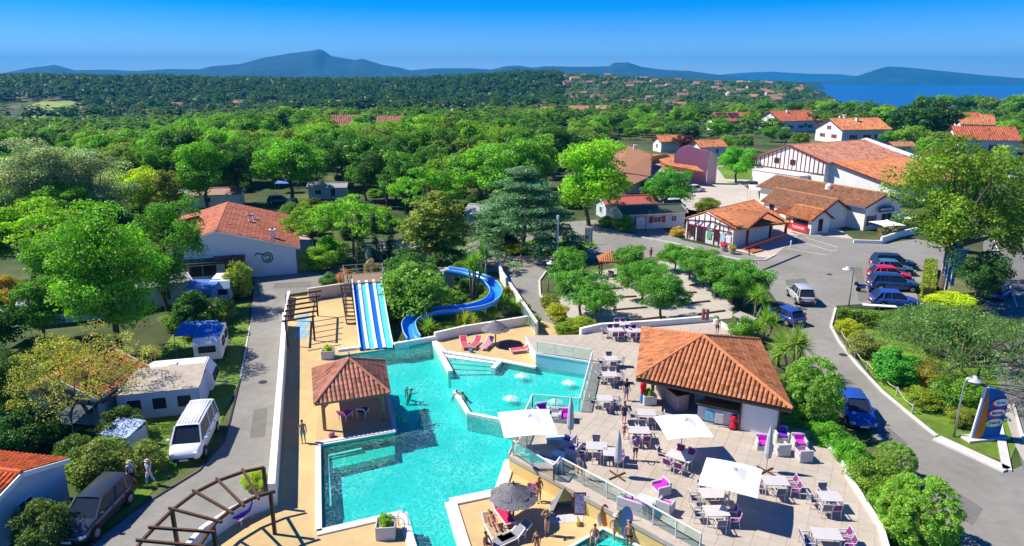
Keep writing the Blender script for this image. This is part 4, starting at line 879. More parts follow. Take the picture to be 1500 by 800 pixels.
def house(name, label, loc, head, L, wF, wB, zr, zF, zB=None, wall=WHITE, rmat=TILE_R, over=.6, pitch=.34, expose=.5, cat='house', group=None, tile=True, wins=(), timber=None, chimneys=(), z0=0.0, gover=None, barge=RED):
    """gabled house: local x runs along the ridge, local -y is the F side"""
    o = thing(name, label, cat, (loc[0], loc[1], z0), math.radians(head), group); zB = zF if zB is None else zB; go = over if gover is None else gover
    b = MB(); b.mat(wall)
    b.poly([(0, -wF, 0), (L, -wF, 0), (L, -wF, zF), (0, -wF, zF)]); b.poly([(L, wB, 0), (0, wB, 0), (0, wB, zB), (L, wB, zB)])
    b.poly([(0, wB, 0), (0, -wF, 0), (0, -wF, zF), (0, 0, zr-.1), (0, wB, zB)]); b.poly([(L, -wF, 0), (L, wB, 0), (L, wB, zB), (L, 0, zr-.1), (L, -wF, zF)])
    b.build('wall', None, o)
    sF, sB = (zr-zF)/wF, (zr-zB)/wB
    ra = roof(o, [(-go, 0, zr), (L+go, 0, zr), (L+go, -wF-over, zF-sF*over), (-go, -wF-over, zF-sF*over)], rmat, pitch, expose, pitch*.3, tile=tile)
    rb = roof(o, [(L+go, .0, zr), (-go, .0, zr), (-go, wB+over, zB-sB*over), (L+go, wB+over, zB-sB*over)], rmat, pitch, expose, pitch*.3, tile=tile)
    ridge(ra, (-go, 0, zr+.03), (L+go, 0, zr+.03), rmat, .16, None if tile else 3)
    if barge:
        for x in (-go-.06, L+go+.06):
            for e in ((x, -wF-over, zF-sF*over-.12), (x, wB+over, zB-sB*over-.12)): b = MB(); b.mat(barge); b.bar((x, 0, zr-.12), e, .08, .26); b.build('bargeboard', None, o)
    for y, z in ((-wF-over-.07, zF-sF*over-.1), (wB+over+.07, zB-sB*over-.1)): b = MB(); b.mat(METAL); b.bar((-go, y, z), (L+go, y, z), .13, .12); b.build('gutter', None, o)
    for w in wins:
        side, pos, z, ww, hh = w[:5]; sh = w[5] if len(w) > 5 else None; nm = w[6] if len(w) > 6 else 'window'; fr = PAINT
        c, n = {'F': ((pos, -wF, z), (0, -1, 0)), 'B': ((pos, wB, z), (0, 1, 0)), 'N': ((0, pos, z), (-1, 0, 0)), 'A': ((L, pos, z), (1, 0, 0))}[side]
        window(o, c, n, ww, hh, sh, fr if nm == 'window' else RED, 1 if ww > .8 else 0, name=nm, glass=GLASSD if nm == 'window' else M('dark_opening', (.03, .025, .03), .8))
    if timber:   # half timber on the N gable: uprights, a tie and braces
        for k in range(timber[1]):
            y = -wF+(k+.5)*(wF+wB)/timber[1]; zt = (zr-sF*abs(y) if y < 0 else zr-sB*y)-.25; z0_ = timber[2]
            if zt-z0_ > .4: b = MB(); b.mat(timber[0]); b.box((-.05, y, (zt+z0_)/2), (.1, .16, zt-z0_)); b.build('timber_post', None, o)
        b = MB(); b.mat(timber[0]); b.box((-.06, (wB-wF)/2, timber[2]), (.13, wF+wB-.3, .2)); b.build('tie_beam', None, o)
    for (x, y, h, s) in chimneys:
        zz = zr-(sF*abs(y) if y < 0 else sB*y); b = MB(); b.mat(wall); b.box((x, y, zz+h/2-.3), (s, s, h+.6)); b.box((x, y, zz+h+.05), (s+.16, s+.16, .1)); b.mat(rmat if False else BROWN); b.box((x, y, zz+h+.16), (s*.6, s*.6, .12)); b.build('chimney', None, o)
    return o
RSH = M('red_shutter', (.38, .02, .02), .6, .1, 3); GSH = M('green_shutter', (.03, .13, .06), .6, .1, 3); BSH = M('blue_shutter', (.05, .12, .3), .6, .1, 3)
BLUEW = M('pale_blue_render', (.5, .6, .66), .8, .05, 1.2, .1, stain=.06)
# --- hall with the half timbered gable
hall = house('sports_hall', 'large hall with a wide terracotta roof and a half timbered white gable', (61, 151.6), 28, 25, 9.5, 9.5, 10, 7.4, 6.2, rmat=TILE_P, pitch=.5, expose=.8, cat='hall', over=.8, gover=.3, timber=(RED, 17, 4.6),
    wins=[('N', 3.2, 6.3, 1.3, 1.1, None, 'red_panel'), ('N', -1.2, 6.3, 1.3, 1.1, None, 'red_panel'), ('N', 5, 2, 2.2, 1.2)])
b = MB(); b.mat(WHITE); b.bar((25.5, 0, 10.2), (25.5, -25, 4.4), .5, .7); b.bar((25.5, 0, 10.2), (25.5, 10.3, 6.0), .5, .7); b.build('parapet', None, hall)
roof(hall, [(1.1, -9.2, 7.38), (25, -9.2, 7.38), (25, -25, 4.1), (1.1, -25, 4.1)], TILE_O, .5, .8, .15)
b = MB(); b.mat(WHITE); b.poly([(1.6, -9.5, 0), (1.6, -24.4, 0), (1.6, -24.4, 4.0), (1.6, -9.5, 7.1)][::-1]); b.poly([(1.6, -24.4, 0), (24.6, -24.4, 0), (24.6, -24.4, 4.0), (1.6, -24.4, 4.0)]); b.build('annex_wall', None, hall)
b = MB(); b.mat(RED); b.bar((1.05, -9.2, 7.28), (1.05, -25, 4.0), .08, .28); b.build('bargeboard', None, hall)
b = MB(); b.mat(WHITE); b.box((-1.6, .6, 2.0), (3.0, 13, 4.0)); b.box((-1.6, .6, 4.06), (3.3, 13.3, .12)); b.build('flat_wing', None, hall)
# --- restaurant with its sign, in front of the hall: long main roof, lower front wing, two porches
R0 = (57.0, 110.9)   # right gable of the main roof
def whouse(*a, **k): return house(*a, **k)
rest = house('restaurant', 'white restaurant with two parallel terracotta roofs and a name board on its gable', (51.6, 132.6), -66, 23.5, 4.0, 4.0, 5.9, 4.3, rmat=TILE_B, pitch=.34, expose=.5, cat='restaurant', over=.7, gover=.5,
    wins=[('A', 1.0, 1.6, 2.4, 1.9), ('A', -2.4, 1.6, 1.0, 1.6, RSH), ('A', 2.9, 1.9, .8, .8)])
# front wing
def wing(o, x0, x1, y0, y1, zr, ze, rmat, nm='front_wing', under=0):
    ym = (y0+y1)/2; b = MB(); b.mat(WHITE); b.prism([(x0, y0), (x1, y0), (x1, y1), (x0, y1)], 0, ze); b.poly([(x1, y0, ze), (x1, y1, ze), (x1, ym, zr-.1)]); b.poly([(x0, y1, ze), (x0, y0, ze), (x0, ym, zr-.1)]); w = b.build(nm, None, o)
    h = abs(y1-y0)/2; s = (zr-ze)/h; e = .5; ra = roof(o, [(x0-.4, ym, zr), (x1+.4, ym, zr), (x1+.4, y0-e, ze-s*e), (x0-.4, y0-e, ze-s*e)], rmat); roof(o, [(x1+.4, ym, zr), (x0-.4, ym, zr), (x0-.4, y1+e, ze-s*e), (x1+.4, y1+e, ze-s*e)], rmat); ridge(ra, (x0-.4, ym, zr+.03), (x1+.4, ym, zr+.03), rmat)
    for yy in (y0-e, y1+e): b = MB(); b.mat(RED); b.bar((x1+.45, ym, zr-.1), (x1+.45, yy, ze-s*e-.1), .08, .24); b.build('bargeboard', None, o)
    return w
wing(rest, 7.5, 20.2, -10.2, -4.05, 4.9, 3.1, TILE_B)
for x in (9.5, 13.8, 16.5): window(rest, (x, -10.2, 1.9), (0, -1, 0), 1.0, 1.2, None, RED)
wing(rest, 17.3, 22.2, -14.2, -10.3, 3.9, 2.7, TILE_O, 'snack_porch')
window(rest, (22.2, -12.3, 1.4), (1, 0, 0), .8, 1.9, None, RED, 0, name='door'); window(rest, (20.0, -14.2, 1.75), (0, -1, 0), 2.9, 1.0, None, RED, 1)
b = MB(); b.mat(WHITE)
for x in (14.2, 16.3): b.box((x, -13.4, 1.05), (.35, .35, 2.1))
b.box((15.2, -11.6, 1.2), (2.2, .3, 2.4)); b.build('gate_pillar', None, rest)
roof(rest, [(13.7, -12.4, 2.9), (16.8, -12.4, 2.9), (16.8, -14.0, 2.3), (13.7, -14.0, 2.3)], TILE_R); roof(rest, [(16.8, -12.4, 2.9), (13.7, -12.4, 2.9), (13.7, -10.6, 2.3), (16.8, -10.6, 2.3)], TILE_R)
# lettering helper: simple flat text turned into a mesh, standing where the board stands
def text(s, size, mat, parent, loc, rot, name='lettering', ext=.012, align='CENTER', sx=1.0):
    c = bpy.data.curves.new(name, 'FONT'); c.body = s; c.size = size; c.extrude = ext; c.align_x = align; c.align_y = 'CENTER'
    t = bpy.data.objects.new('tmp_'+name, c); COL.objects.link(t); bpy.context.view_layer.update(); dg = bpy.context.evaluated_depsgraph_get()
    me = bpy.data.meshes.new_from_object(t.evaluated_get(dg)); bpy.data.objects.remove(t); bpy.data.curves.remove(c); me.name = name; me.materials.clear(); me.materials.append(mat)
    o = bpy.data.objects.new(name, me); link(o, parent); o.location = loc; o.rotation_euler = rot; o.scale = (sx, 1, 1); return o
NAVY = M('navy_board', (.05, .045, .09), .5, .05); SIGNRED = M('sign_red', (.62, .03, .045), .5, .05); SIGNW = M('sign_white', (.85, .85, .85), .5, .02)
b = MB(); b.mat(NAVY); b.box((24.1, .1, 3.3), (.08, 3.6, .75), bev=.02); b.box((24.1, .1, 3.75), (.08, 2.2, .4), bev=.02); sb = b.build('sign_board', None, rest)
text('MERKOAK', .62, SIGNW, sb, (24.15, .1, 3.32), (math.pi/2, 0, math.pi/2))
b = MB(); b.mat(SIGNRED); b.box((19.9, -14.5, .75), (3.7, .08, 1.1)); sb = b.build('banner', None, rest); text('TERRASSE', .58, SIGNW, sb, (19.9, -14.55, .75), (math.pi/2, 0, 0))
b = MB(); b.mat(M('orange_flag', (.75, .28, .02), .6)); b.box((17.6, -14.3, 1.1), (.1, .5, 1.9)); b.build('banner_flag', None, rest)
b = MB(); b.mat(PAINT); b.lathe((13.4, -1.4, 5.35), [(.55, -.3), (.55, .5), (.4, .75), (.1, .9)], 12); b.build('roof_vent', None, rest)
# --- reception: three slopes and a corner porch
def faceted(name, label, cat, loc): return thing(name, label, cat, loc)
rec = thing('reception', 'reception building with orange tiled roof, oxblood posts and a corner porch', 'reception', G(1060, 372), math.radians(-63))
RW = (rec.matrix_basis.inverted() if False else (Matrix.Translation(rec.location) @ Matrix.Rotation(math.radians(-63), 4, 'Z')).inverted())
def rl(x, y, z): p = RW @ G(x, y, z); return Vector((p.x, p.y, z))
gl_, gp_, gr_ = rl(1003, 320, 3.1), rl(1037, 309, 4.7), rl(1078, 336, 3.0); bk = rl(1105, 293, 4.8); rr = rl(1158, 326, 3.0); cr_ = rl(1095, 337, 3.0)
roof(rec, [gp_, bk, rr, cr_, gr_][:5] if False else [gp_, bk, rr, gr_], TILE_O, .3, .42); lb = bk+(gl_-gp_); roof(rec, [bk, gp_, gl_, lb], TILE_O, .3, .42); ridge(rec, gp_, bk, TILE_O)
def wallpoly(o, pts, mat, name='wall', th=.2):
    b = MB(); b.mat(mat); b.poly(pts); return b.build(name, None, o)
gw0, gw1 = gl_*.96+gr_*.04, gr_*.96+gl_*.04
wallpoly(rec, [(gw0.x, gw0.y, 0), (gw1.x, gw1.y, 0), (gw1.x, gw1.y, 3.0), (gp_.x, gp_.y, 4.55), (gw0.x, gw0.y, 3.05)], WHITE); back = bk-gp_; 
e1, e0 = gw1+back*.82, gw0+back*.95
side = (back).normalized(); inn = (gl_-gr_); inn.z = 0; inn.normalize()
wi = gw1+inn*.3; wallpoly(rec, [(wi.x, wi.y, 0), (wi.x+back.x*.9, wi.y+back.y*.9, 0), (wi.x+back.x*.9, wi.y+back.y*.9, 3.1), (wi.x, wi.y, 3.1)], WHITE)
wallpoly(rec, [(gw0.x+back.x*.95, gw0.y+back.y*.95, 0), (gw0.x, gw0.y, 0), (gw0.x, gw0.y, 3), (gw0.x+back.x*.95, gw0.y+back.y*.95, 3)], WHITE)
gd = gw1-gw0; gd.z = 0; gn = Vector((gd.y, -gd.x, 0)).normalized(); gL = gd.length; gu = gd.normalized()
gp2 = lambda t, z, off=.05: Vector((gw0.x+gd.x*t, gw0.y+gd.y*t, z))+gn*off
for t in (.04, .2, .28, .4, .52, .62, .72, .9):
    zt = 3.05+(1.6*t/.42 if t < .42 else 1.6*(1-t)/.58); b = MB(); b.mat(RED); b.bar(gp2(t, 2.3 if t in (.28, .52, .9) else .1), gp2(t, zt-.15), .14, .12, up=gn); b.build('timber_post', None, rec)
b = MB(); b.mat(RED); b.bar(gp2(.03, 2.35), gp2(.97, 2.35), .14, .18); b.build('tie_beam', None, rec)
for ba, bc in ((gp2(-.02, 3.0, .12), gp2(.42, 4.62, .12)), (gp2(.42, 4.62, .12), gp2(1.05, 2.95, .12))): b = MB(); b.mat(RED); b.bar(ba, bc, .1, .2, up=gn); b.build('bargeboard', None, rec)
window(rec, gp2(.34, 1.15), gn, 1.35, 2.2, None, RED, 1, name='door'); window(rec, gp2(.13, 1.5), gn, 1.1, 1.5, None, RED, 1); window(rec, gp2(.68, 1.6), gn, .8, 1.6, None, RED, 1)
for t, cm in ((.52, M('poster_green', (.12, .4, .15), .6, .4, 6)), (.8, M('poster_blue', (.4, .6, .68), .6, .3, 5)), (.92, M('poster_white', (.75, .75, .72), .6, .2, 5))):
    b = MB(); b.mat(cm); c = gp2(t, 1.35, .08); b.bar(c-Vector((0, 0, .6)), c+Vector((0, 0, .6)), .8, .05, up=gn); b.build('notice_panel', None, rec)
# the porch gable stands across the right slope
pk0 = rl(1125, 313, 4.3); pf = rl(1098, 338, 2.9); ppk = rl(1117, 322, 4.1); pr = rl(1145, 331, 2.9); ph = rl(1080, 310, 4.35)
pe1, pe2 = rl(1078, 334, 3.15), rl(1097, 337, 2.95); prk = rl(1124, 316, 4.2)
PU = Vector((0, 0, .45)); pe3 = rl(1148, 327, 3.0); roof(rec, [ph+PU, prk+PU, pe2+PU*.5, pe1+PU*.5], TILE_O, .26, .42)
for ba, bc in ((prk+PU, pe2+PU*.5), (prk+PU, pe3+PU*.6)): b = MB(); b.mat(RED); b.bar(ba, bc, .1, .26); b.build('bargeboard', None, rec)
for px, py in ((1093, 365), (1127, 352), (1150, 345)):
    q = rl(px, py, 0); b = MB(); b.mat(RED); b.box((q.x, q.y, 1.55), (.3, .3, 2.5)); b.mat(CONC); b.box((q.x, q.y, .2), (.45, .45, .4)); b.build('porch_post', None, rec)
q0, q1 = rl(1093, 365, 2.7), rl(1150, 345, 2.7); q0.z = q1.z = 2.72; b = MB(); b.mat(RED); b.bar((q0.x, q0.y, 2.75), (q1.x, q1.y, 2.75), .25, .25); b.build('porch_beam', None, rec)
q = [rl(*p, 0) for p in ((1088, 366), (1102, 372), (1118, 368), (1108, 360))]; b = MB(); b.mat(M('brick_red', (.4, .12, .07), .9, .15, 3)); b.prism(q, 0, .2); b.build('porch_step', None, rec)
TILE_V = M('terracotta_vivid', (.6, .13, .035), .85, .2, 1.5, tint=True, stain=.2)
TILE_S = M('terracotta_salmon', (.56, .2, .11), .85, .16, 1.5, tint=True, stain=.12)
# --- camp building on the left
CB = house('camp_building', 'white walled camp building with orange red tiled roof and round snail emblem', (-36.0, 81.2), 108, 20.5, 9.0, 9.0, 6.2, 3.6, wall=M('blue_white_render', (.74, .76, .78), .8, .05, 1.2, .1), rmat=TILE_S, pitch=.42, expose=.5, cat='building', over=.5, gover=.3,
    chimneys=[(2.0, -6.4, 1.1, .6)], barge=WHITE, wins=[('N', -1.6, 1.2, 2.0, 2.2, None, 'door'), ('N', 2.0, 1.3, 3.2, 1.4), ('N', 5.4, 1.3, 2.4, 1.4), ('F', 8, 1.6, 1.2, 1.1), ('F', 14, 1.6, 1.2, 1.1)])
b = MB(); b.mat(DARKM); b.box((-.8, 3.2, 2.65), (1.7, 10.4, .22), ry=-.12); b.build('awning', None, CB)
roof(CB, [(-.1, -3.0, 3.0), (-.1, 0.6, 3.0), (-1.4, .6, 2.5), (-1.4, -3.0, 2.5)], TILE_R, .42, .5)
b = MB(); b.mat(M('emblem_green', (.02, .14, .07), .6))
for r, a0, a1 in ((.62, 0, 6.283), (.34, .4, 5.6)):
    P = [(-.06, -5.6+r*math.cos(a0+(a1-a0)*k/16), 2.4+r*math.sin(a0+(a1-a0)*k/16)) for k in range(17)]
    for p, q in zip(P, P[1:]): b.bar(p, q, .1, .13)
b.bar((-.06, -5.1, 2.85), (-.06, -4.3, 3.05), .1, .14); b.bar((-.06, -4.3, 3.05), (-.06, -4.2, 2.7), .1, .12); b.build('emblem', None, CB)
for (x, y) in ((9, -3.6), (11.5, -4.0), (13.5, -3.2)):
    zz = 6.2-abs(y)*(2/8.6)+.13; b = MB(); b.mat(PAINT); b.box((x, y, zz), (.9, .7, .06), rx=.23); b.mat(GLASSD); b.box((x, y, zz+.035), (.72, .54, .02), rx=.23); b.build('skylight', None, CB)
for k in range(3): b = MB(); b.mat(BROWN); b.box((7+k*3.2, 4.5, 5.3), (.12, 2.6, .5), rx=-.2); b.build('roof_vent', None, CB)
# --- brown hipped roofs and the pink wall behind the cabin
hip = thing('clubhouse', 'low clubhouse with brown hipped roofs and wide eaves', 'building', G(930, 290), 0.0)
def hl(x, y, z): return G(x, y, z)-Vector(hip.location)
A = hl(922, 214, 6.5); roof(hip, [A, hl(955, 226, 6), hl(953, 258, 3.6), hl(912, 252, 4.2)], TILE_B, .4, .6); roof(hip, [A, hl(912, 252, 4.2), hl(895, 240, 4.0), hl(900, 226, 5)], TILE_B, .4, .6)
roof(hip, [hl(958, 228, 6.2), hl(975, 226, 6.2), hl(1000, 235, 4.4), hl(945, 241, 4.4)], TILE_B, .4, .6); roof(hip, [hl(955, 226, 6), hl(1000, 228, 5.6), hl(1032, 252, 3.4), hl(972, 247, 3.6)], TILE_O, .4, .6)
roof(hip, [hl(917, 253, 3.9), hl(940, 251, 3.9), hl(953, 258, 3.4), hl(918, 275, 3.0)], TILE_B, .4, .6)
b = MB(); b.mat(CONC); P = [hl(915, 285, 0), hl(955, 280, 0), hl(1000, 272, 0), hl(1000, 255, 0), hl(930, 255, 0)]; b.prism(P, 0, 3.1); b.build('wall', None, hip)
window(hip, hl(948, 274, 1.3)+Vector((0, -.6, .4)), (-.1, -1, 0), 3, 1.6, None, BROWN, 3); window(hip, hl(975, 244, 3.4)+Vector((0, -.5, .3)), (0, -1, 0), 2.6, 1.0, None, BROWN, 2)
b = MB(); b.mat(WHITE); q = hl(930, 220, 6); b.box((q.x, q.y, 6.6), (.8, .8, 1.6)); b.build('chimney', None, hip)
for px, py in ((1012, 268), (1028, 266)): q = hl(px, py, 0); b = MB(); b.mat(BROWN); b.box((q.x, q.y, 1.7), (.22, .22, 3.4)); b.build('post', None, hip)
pel = thing('pelota_wall', 'tall pink wall with stepped rounded top behind the brown roofs', 'wall', G(1005, 268))
PINK = M('pink_wall', (.58, .22, .3), .8, .05, 1, stain=.08); PINKL = M('pale_pink_wall', (.7, .42, .44), .8, .05, 1, stain=.08)
o_ = Vector(pel.location); d0, d1 = G(985, 268)-o_, G(1034, 270)-o_; u_ = (d1-d0).normalized(); Lw = (d1-d0).length; nn = Vector((u_.y, -u_.x, 0))
b = MB(); b.mat(PINK); pr = [(0, 6.4), (.08, 7.6), (.25, 8.6), (.42, 9.0), (.62, 8.4), (.82, 8.0), (1, 7.8)]
fr_ = [d0+u_*Lw*t+Vector((0, 0, z)) for t, z in pr]; bk_ = [p-nn*.6 for p in fr_]; g0, g1 = d0.copy(), d1.copy(); g0.z = g1.z = 0
b.poly([g0, g1]+fr_[::-1]); b.poly([g1-nn*.6, g0-nn*.6]+bk_); [b.poly([fr_[i], fr_[i+1], bk_[i+1], bk_[i]]) for i in range(len(fr_)-1)]; b.build('wall', None, pel)
b = MB(); b.mat(PINKL); e_ = d1+u_*.1; b.poly([e_, e_+Vector((2.6, 1.5, 0)), e_+Vector((2.6, 1.5, 6.4)), e_+Vector((0, 0, 8))]); b.poly([e_+Vector((.3, .8, 0)), e_+Vector((2.6, 2.1, 0)), e_+Vector((2.6, 2.1, 6.4)), e_+Vector((.3, .8, 8))][::-1]); b.build('buttress', None, pel)
# --- blue cabin (mobile home) with red shutters
house('mobile_home', 'pale blue mobile home with dark roof and red shutters in front of the round tree', G(905, 333), 14, 11, 2.3, 2.3, 3.5, 2.7, wall=BLUEW, rmat=M('felt_green', (.1, .13, .09), .9, .2, 2), tile=False, over=.3, cat='cabin', wins=[('F', 3, 1.5, .9, 1.0, RSH), ('F', 6, 1.5, 1.4, 1.0, RSH), ('F', 9, 1.5, .9, 1.0)], barge=PAINT)
house('mobile_home', 'pale blue mobile home with light red roof half hidden by the lime tree', G(880, 318), 15, 10, 2.3, 2.3, 3.6, 2.7, wall=BLUEW, rmat=M('felt_pink', (.55, .14, .12), .9, .2, 2), tile=False, over=.3, cat='cabin', wins=[('F', 5, 1.5, 1.4, 1.0), ('N', 0, 1.4, 1.0, 1.1)], barge=PAINT)
# bungalows at the left edge
house('bungalow', 'blue walled bungalow with red tiled roof at the left edge below the trees', (-35.0, 33.9), -10, 8.5, 2.8, 2.8, 3.6, 2.7, wall=BLUEW, rmat=TILE_V, pitch=.3, expose=.4, over=.2, cat='cabin', barge=PAINT, wins=[('F', 3.2, 1.3, .9, 1.6), ('F', 5.0, 1.3, .9, 1.6), ('A', 0, 1.4, .9, 1)])
house('bungalow', 'small red roofed bungalow cut off by the left bottom corner', (-34.0, 29.6), -25, 6.6, 2.2, 2.2, 3.4, 2.7, wall=BLUEW, rmat=TILE_V, pitch=.3, expose=.4, over=.2, cat='cabin', barge=PAINT, wins=[('A', -.6, 1.3, .8, 1.5), ('A', .8, 1.3, .8, 1.5), ('F', 3, 1.3, 1, 1.4)])
house('bungalow', 'blue gabled bungalow with half orange half white roof under the bare limbed tree', G(100, 620), 80, 5.0, 2.7, 2.9, 3.7, 2.5, wall=M('deep_blue_render', (.32, .5, .62), .8, .08, 1.2), rmat=TILE_O, pitch=.3, expose=.4, over=.3, cat='cabin', barge=PAINT, wins=[('N', .3, 2.9, .8, .2)])
house('mobile_home', 'pinkish roofed mobile home behind the camp building ridge', G(285, 302), 12, 9, 2.4, 2.4, 3.4, 2.6, wall=WHITE, rmat=M('felt_beige', (.5, .3, .24), .9, .2, 2), tile=False, over=.3, cat='cabin', wins=[('F', 3, 1.5, 1.2, 1)], barge=PAINT)
for k, (x, y, hd, lab) in enumerate([(45, 470, 20, 'dark mobile home in shade below the rust coloured tree'), (250, 300, 10, 'white mobile home glimpsed left of the camp building'), (540, 390, 25, 'white mobile home partly hidden by the three cypresses'), (455, 290, 5, 'white mobile home behind the dark parked van'), (690, 325, -20, 'pale cabin with striped awning left of the cedar'), (165, 455, 40, 'blue grey tent like cabin left of the largest tree')]):
    house('mobile_home', lab, G(x, y), hd, 7.5, 1.9, 1.9, 3.1, 2.5, wall=[BLUEW, WHITE][k % 2], rmat=M('felt_grey', (.4, .4, .42), .9, .2, 2), tile=False, over=.25, cat='cabin', wins=[('F', 2, 1.5, 1.2, .9), ('F', 5, 1.4, .9, 1.6)], barge=PAINT)
# --- houses on the right
HR = [('white house with red brown roof and red shutter at the right edge', (1390, 223), -12, 18, 6, 6, 8.6, 5, TILE_R, [('F', 10.5, 2.2, 1.2, 2.0, RSH), ('F', 14, 2.2, 1.4, 1.6), ('A', 0, 5.2, 1.4, 1.4), ('A', -1.5, 2, 1.8, 1.8, BSH), ('A', 2, 2, 1.2, 1.6)], []),
      ('white gabled house with orange roof and several chimneys behind the hall', (1212, 208), 12, 21, 8, 8, 9, 5.4, TILE_O, [('N', 0, 5.6, 1.2, 1.4, RSH), ('N', -3.5, 2.5, 1.5, 1.4, RSH), ('N', 3.5, 2.5, 1.5, 1.4, RSH), ('F', 5, 2.5, 1.6, 1.4, RSH), ('F', 11, 2.5, 1.6, 1.4, RSH), ('F', 16, 2.5, 1.6, 1.4, RSH)], [(5, 1, 1.2, .8), (7, 1, 1.2, .8), (10, -2.5, 1.4, .9)]),
      ('white gabled house with orange roof right of the solar panel house', (1125, 193), 22, 24, 8, 8, 9.6, 5.6, TILE_R, [('N', 0, 5.6, 1.2, 1.6, BSH), ('N', 3.5, 2.4, 1.2, 1.6, BSH), ('N', -3.5, 2.4, 1.2, 1.6, BSH), ('F', 6, 2.6, 1.4, 1.4, BSH), ('F', 12, 2.6, 1.4, 1.4, BSH), ('F', 18, 2.6, 1.4, 1.4, BSH)], [(9, -1.5, 1.2, .8)]),
      ('white house with dark solar panels on its roof slope', (1043, 191), 10, 19, 6, 6, 8.6, 5, TILE_R, [('F', 4, 2.5, 1.6, 1.4), ('F', 11, 2.5, 1.6, 1.4), ('A', 0, 5, 1.0, 1.2)], [(13, 1, 1, .7)]),
      ('small white outbuilding with brown roof right of the hall parapet', (1302, 226), 5, 7, 2.6, 2.6, 4.0, 3.0, TILE_B, [('F', 3, 1.6, 1, 1), ('N', 0, 1.3, .9, 1.8)], []),
      ('small orange roofed cottage between the pink wall and the court', (1018, 230), 18, 9, 3, 3, 5.2, 3.6, TILE_O, [('F', 3, 2, 1, 1.2), ('F', 6, 2, 1, 1.2), ('N', 0, 2, 1, 1.2)], []),
      ('orange roofed cottage left of the pink wall', (962, 222), 15, 9, 3, 3, 5.4, 3.8, TILE_O, [('N', 0, 2, 1, 1.2)], []),
      ('white building with pale tiled roof rising from the grove, left part', (488, 203), 8, 12, 5, 5, 9.5, 6.2, TILE_P, [('N', 0, 6.4, 1.2, 1.6), ('F', 4, 4, 1.2, 1.4), ('F', 9, 4, 1.2, 1.4)], []),
      ('pale tiled roof rising from the grove, right of the white gabled one', (556, 200), 4, 11, 5, 5, 8.6, 6, TILE_P, [('F', 4, 4, 1.2, 1.4)], []),
      ('orange roofed house far right behind the pine', (1402, 196), -20, 13, 5, 5, 7.4, 4.8, TILE_O, [('F', 5, 2.4, 1.4, 1.4)], []),
      ('red roofed house beside the pine tops', (1396, 186), 10, 14, 5, 5, 7.4, 4.8, TILE_R, [('F', 5, 2.4, 1.4, 1.4)], [(6, 1, 1, .7)]),
      ('orange roofed house beyond the chimneys house', (1235, 178), 6, 18, 6, 6, 7.6, 4.8, TILE_O, [('F', 6, 2.4, 1.6, 1.4)], [(8, 1, 1, .8)]),
      ('long tan roofed house beyond the chimneys house', (1270, 180), 3, 19, 5, 5, 6.6, 4.4, TILE_B, [('F', 6, 2.4, 1.6, 1.4)], []),
      ('white house with red roof above the solar panel house', (1105, 172), 14, 15, 5, 5, 7.6, 4.8, TILE_R, [('N', 0, 5, 1.2, 1.4), ('F', 6, 2.4, 1.6, 1.4)], []),
      ('pale house with red roof seen over the tree tops left of the solar house', (972, 171), 8, 15, 5, 5, 7.6, 5.2, TILE_R, [('F', 4, 3, 1.4, 1.6), ('F', 10, 3, 1.4, 1.6)], []),
      ('white house with orange roof in the trees near the right edge', (1432, 186), -8, 12, 4, 4, 6.4, 4.4, TILE_O, [('F', 4, 2.4, 1.4, 1.4), ('A', 0, 2.4, 1.4, 1.4)], []),
      ('orange roof among the trees at the right horizon', (1365, 170), 6, 16, 5, 5, 6.8, 4.6, TILE_R, [('F', 6, 2.4, 1.6, 1.4)], []),
      ('terracotta roofed house on the right of the dark pine crown', (1320, 186), -14, 13, 5, 5, 6.6, 4.4, TILE_O, [('F', 5, 2.4, 1.4, 1.4)], []),
      ('white house with tan roof between the orange roofs', (1150, 178), 4, 14, 5, 5, 7.0, 4.6, TILE_B, [('F', 6, 2.4, 1.6, 1.4)], [])]
for k, (lab, (x, y), hd, L, wf, wb, zr, ze, tm, wn_, ch) in enumerate(HR):
    p = G(x, y); z = float(terrain_z(p.x, p.y)); p = G(x, y, z); near = p.y < 230
    o = house('house', lab, p, hd, L, wf, wb, zr, ze, rmat=tm, pitch=.5 if near else .7, expose=.7 if near else 1.0, wins=wn_, chimneys=ch, z0=z)
    if 'solar' in lab:
        for i in range(4):
            for j in range(2): b = MB(); b.mat(M('solar_panel', (.012, .02, .05), .15, .05, spec=.6)); b.box((1.8+i*3.1, -1.5-j*2.0, 8.6-(1.5+j*2.0)*.6+.2), (2.8, 2.1, .08), rx=math.atan(.6)); b.build('solar_panel', None, o)
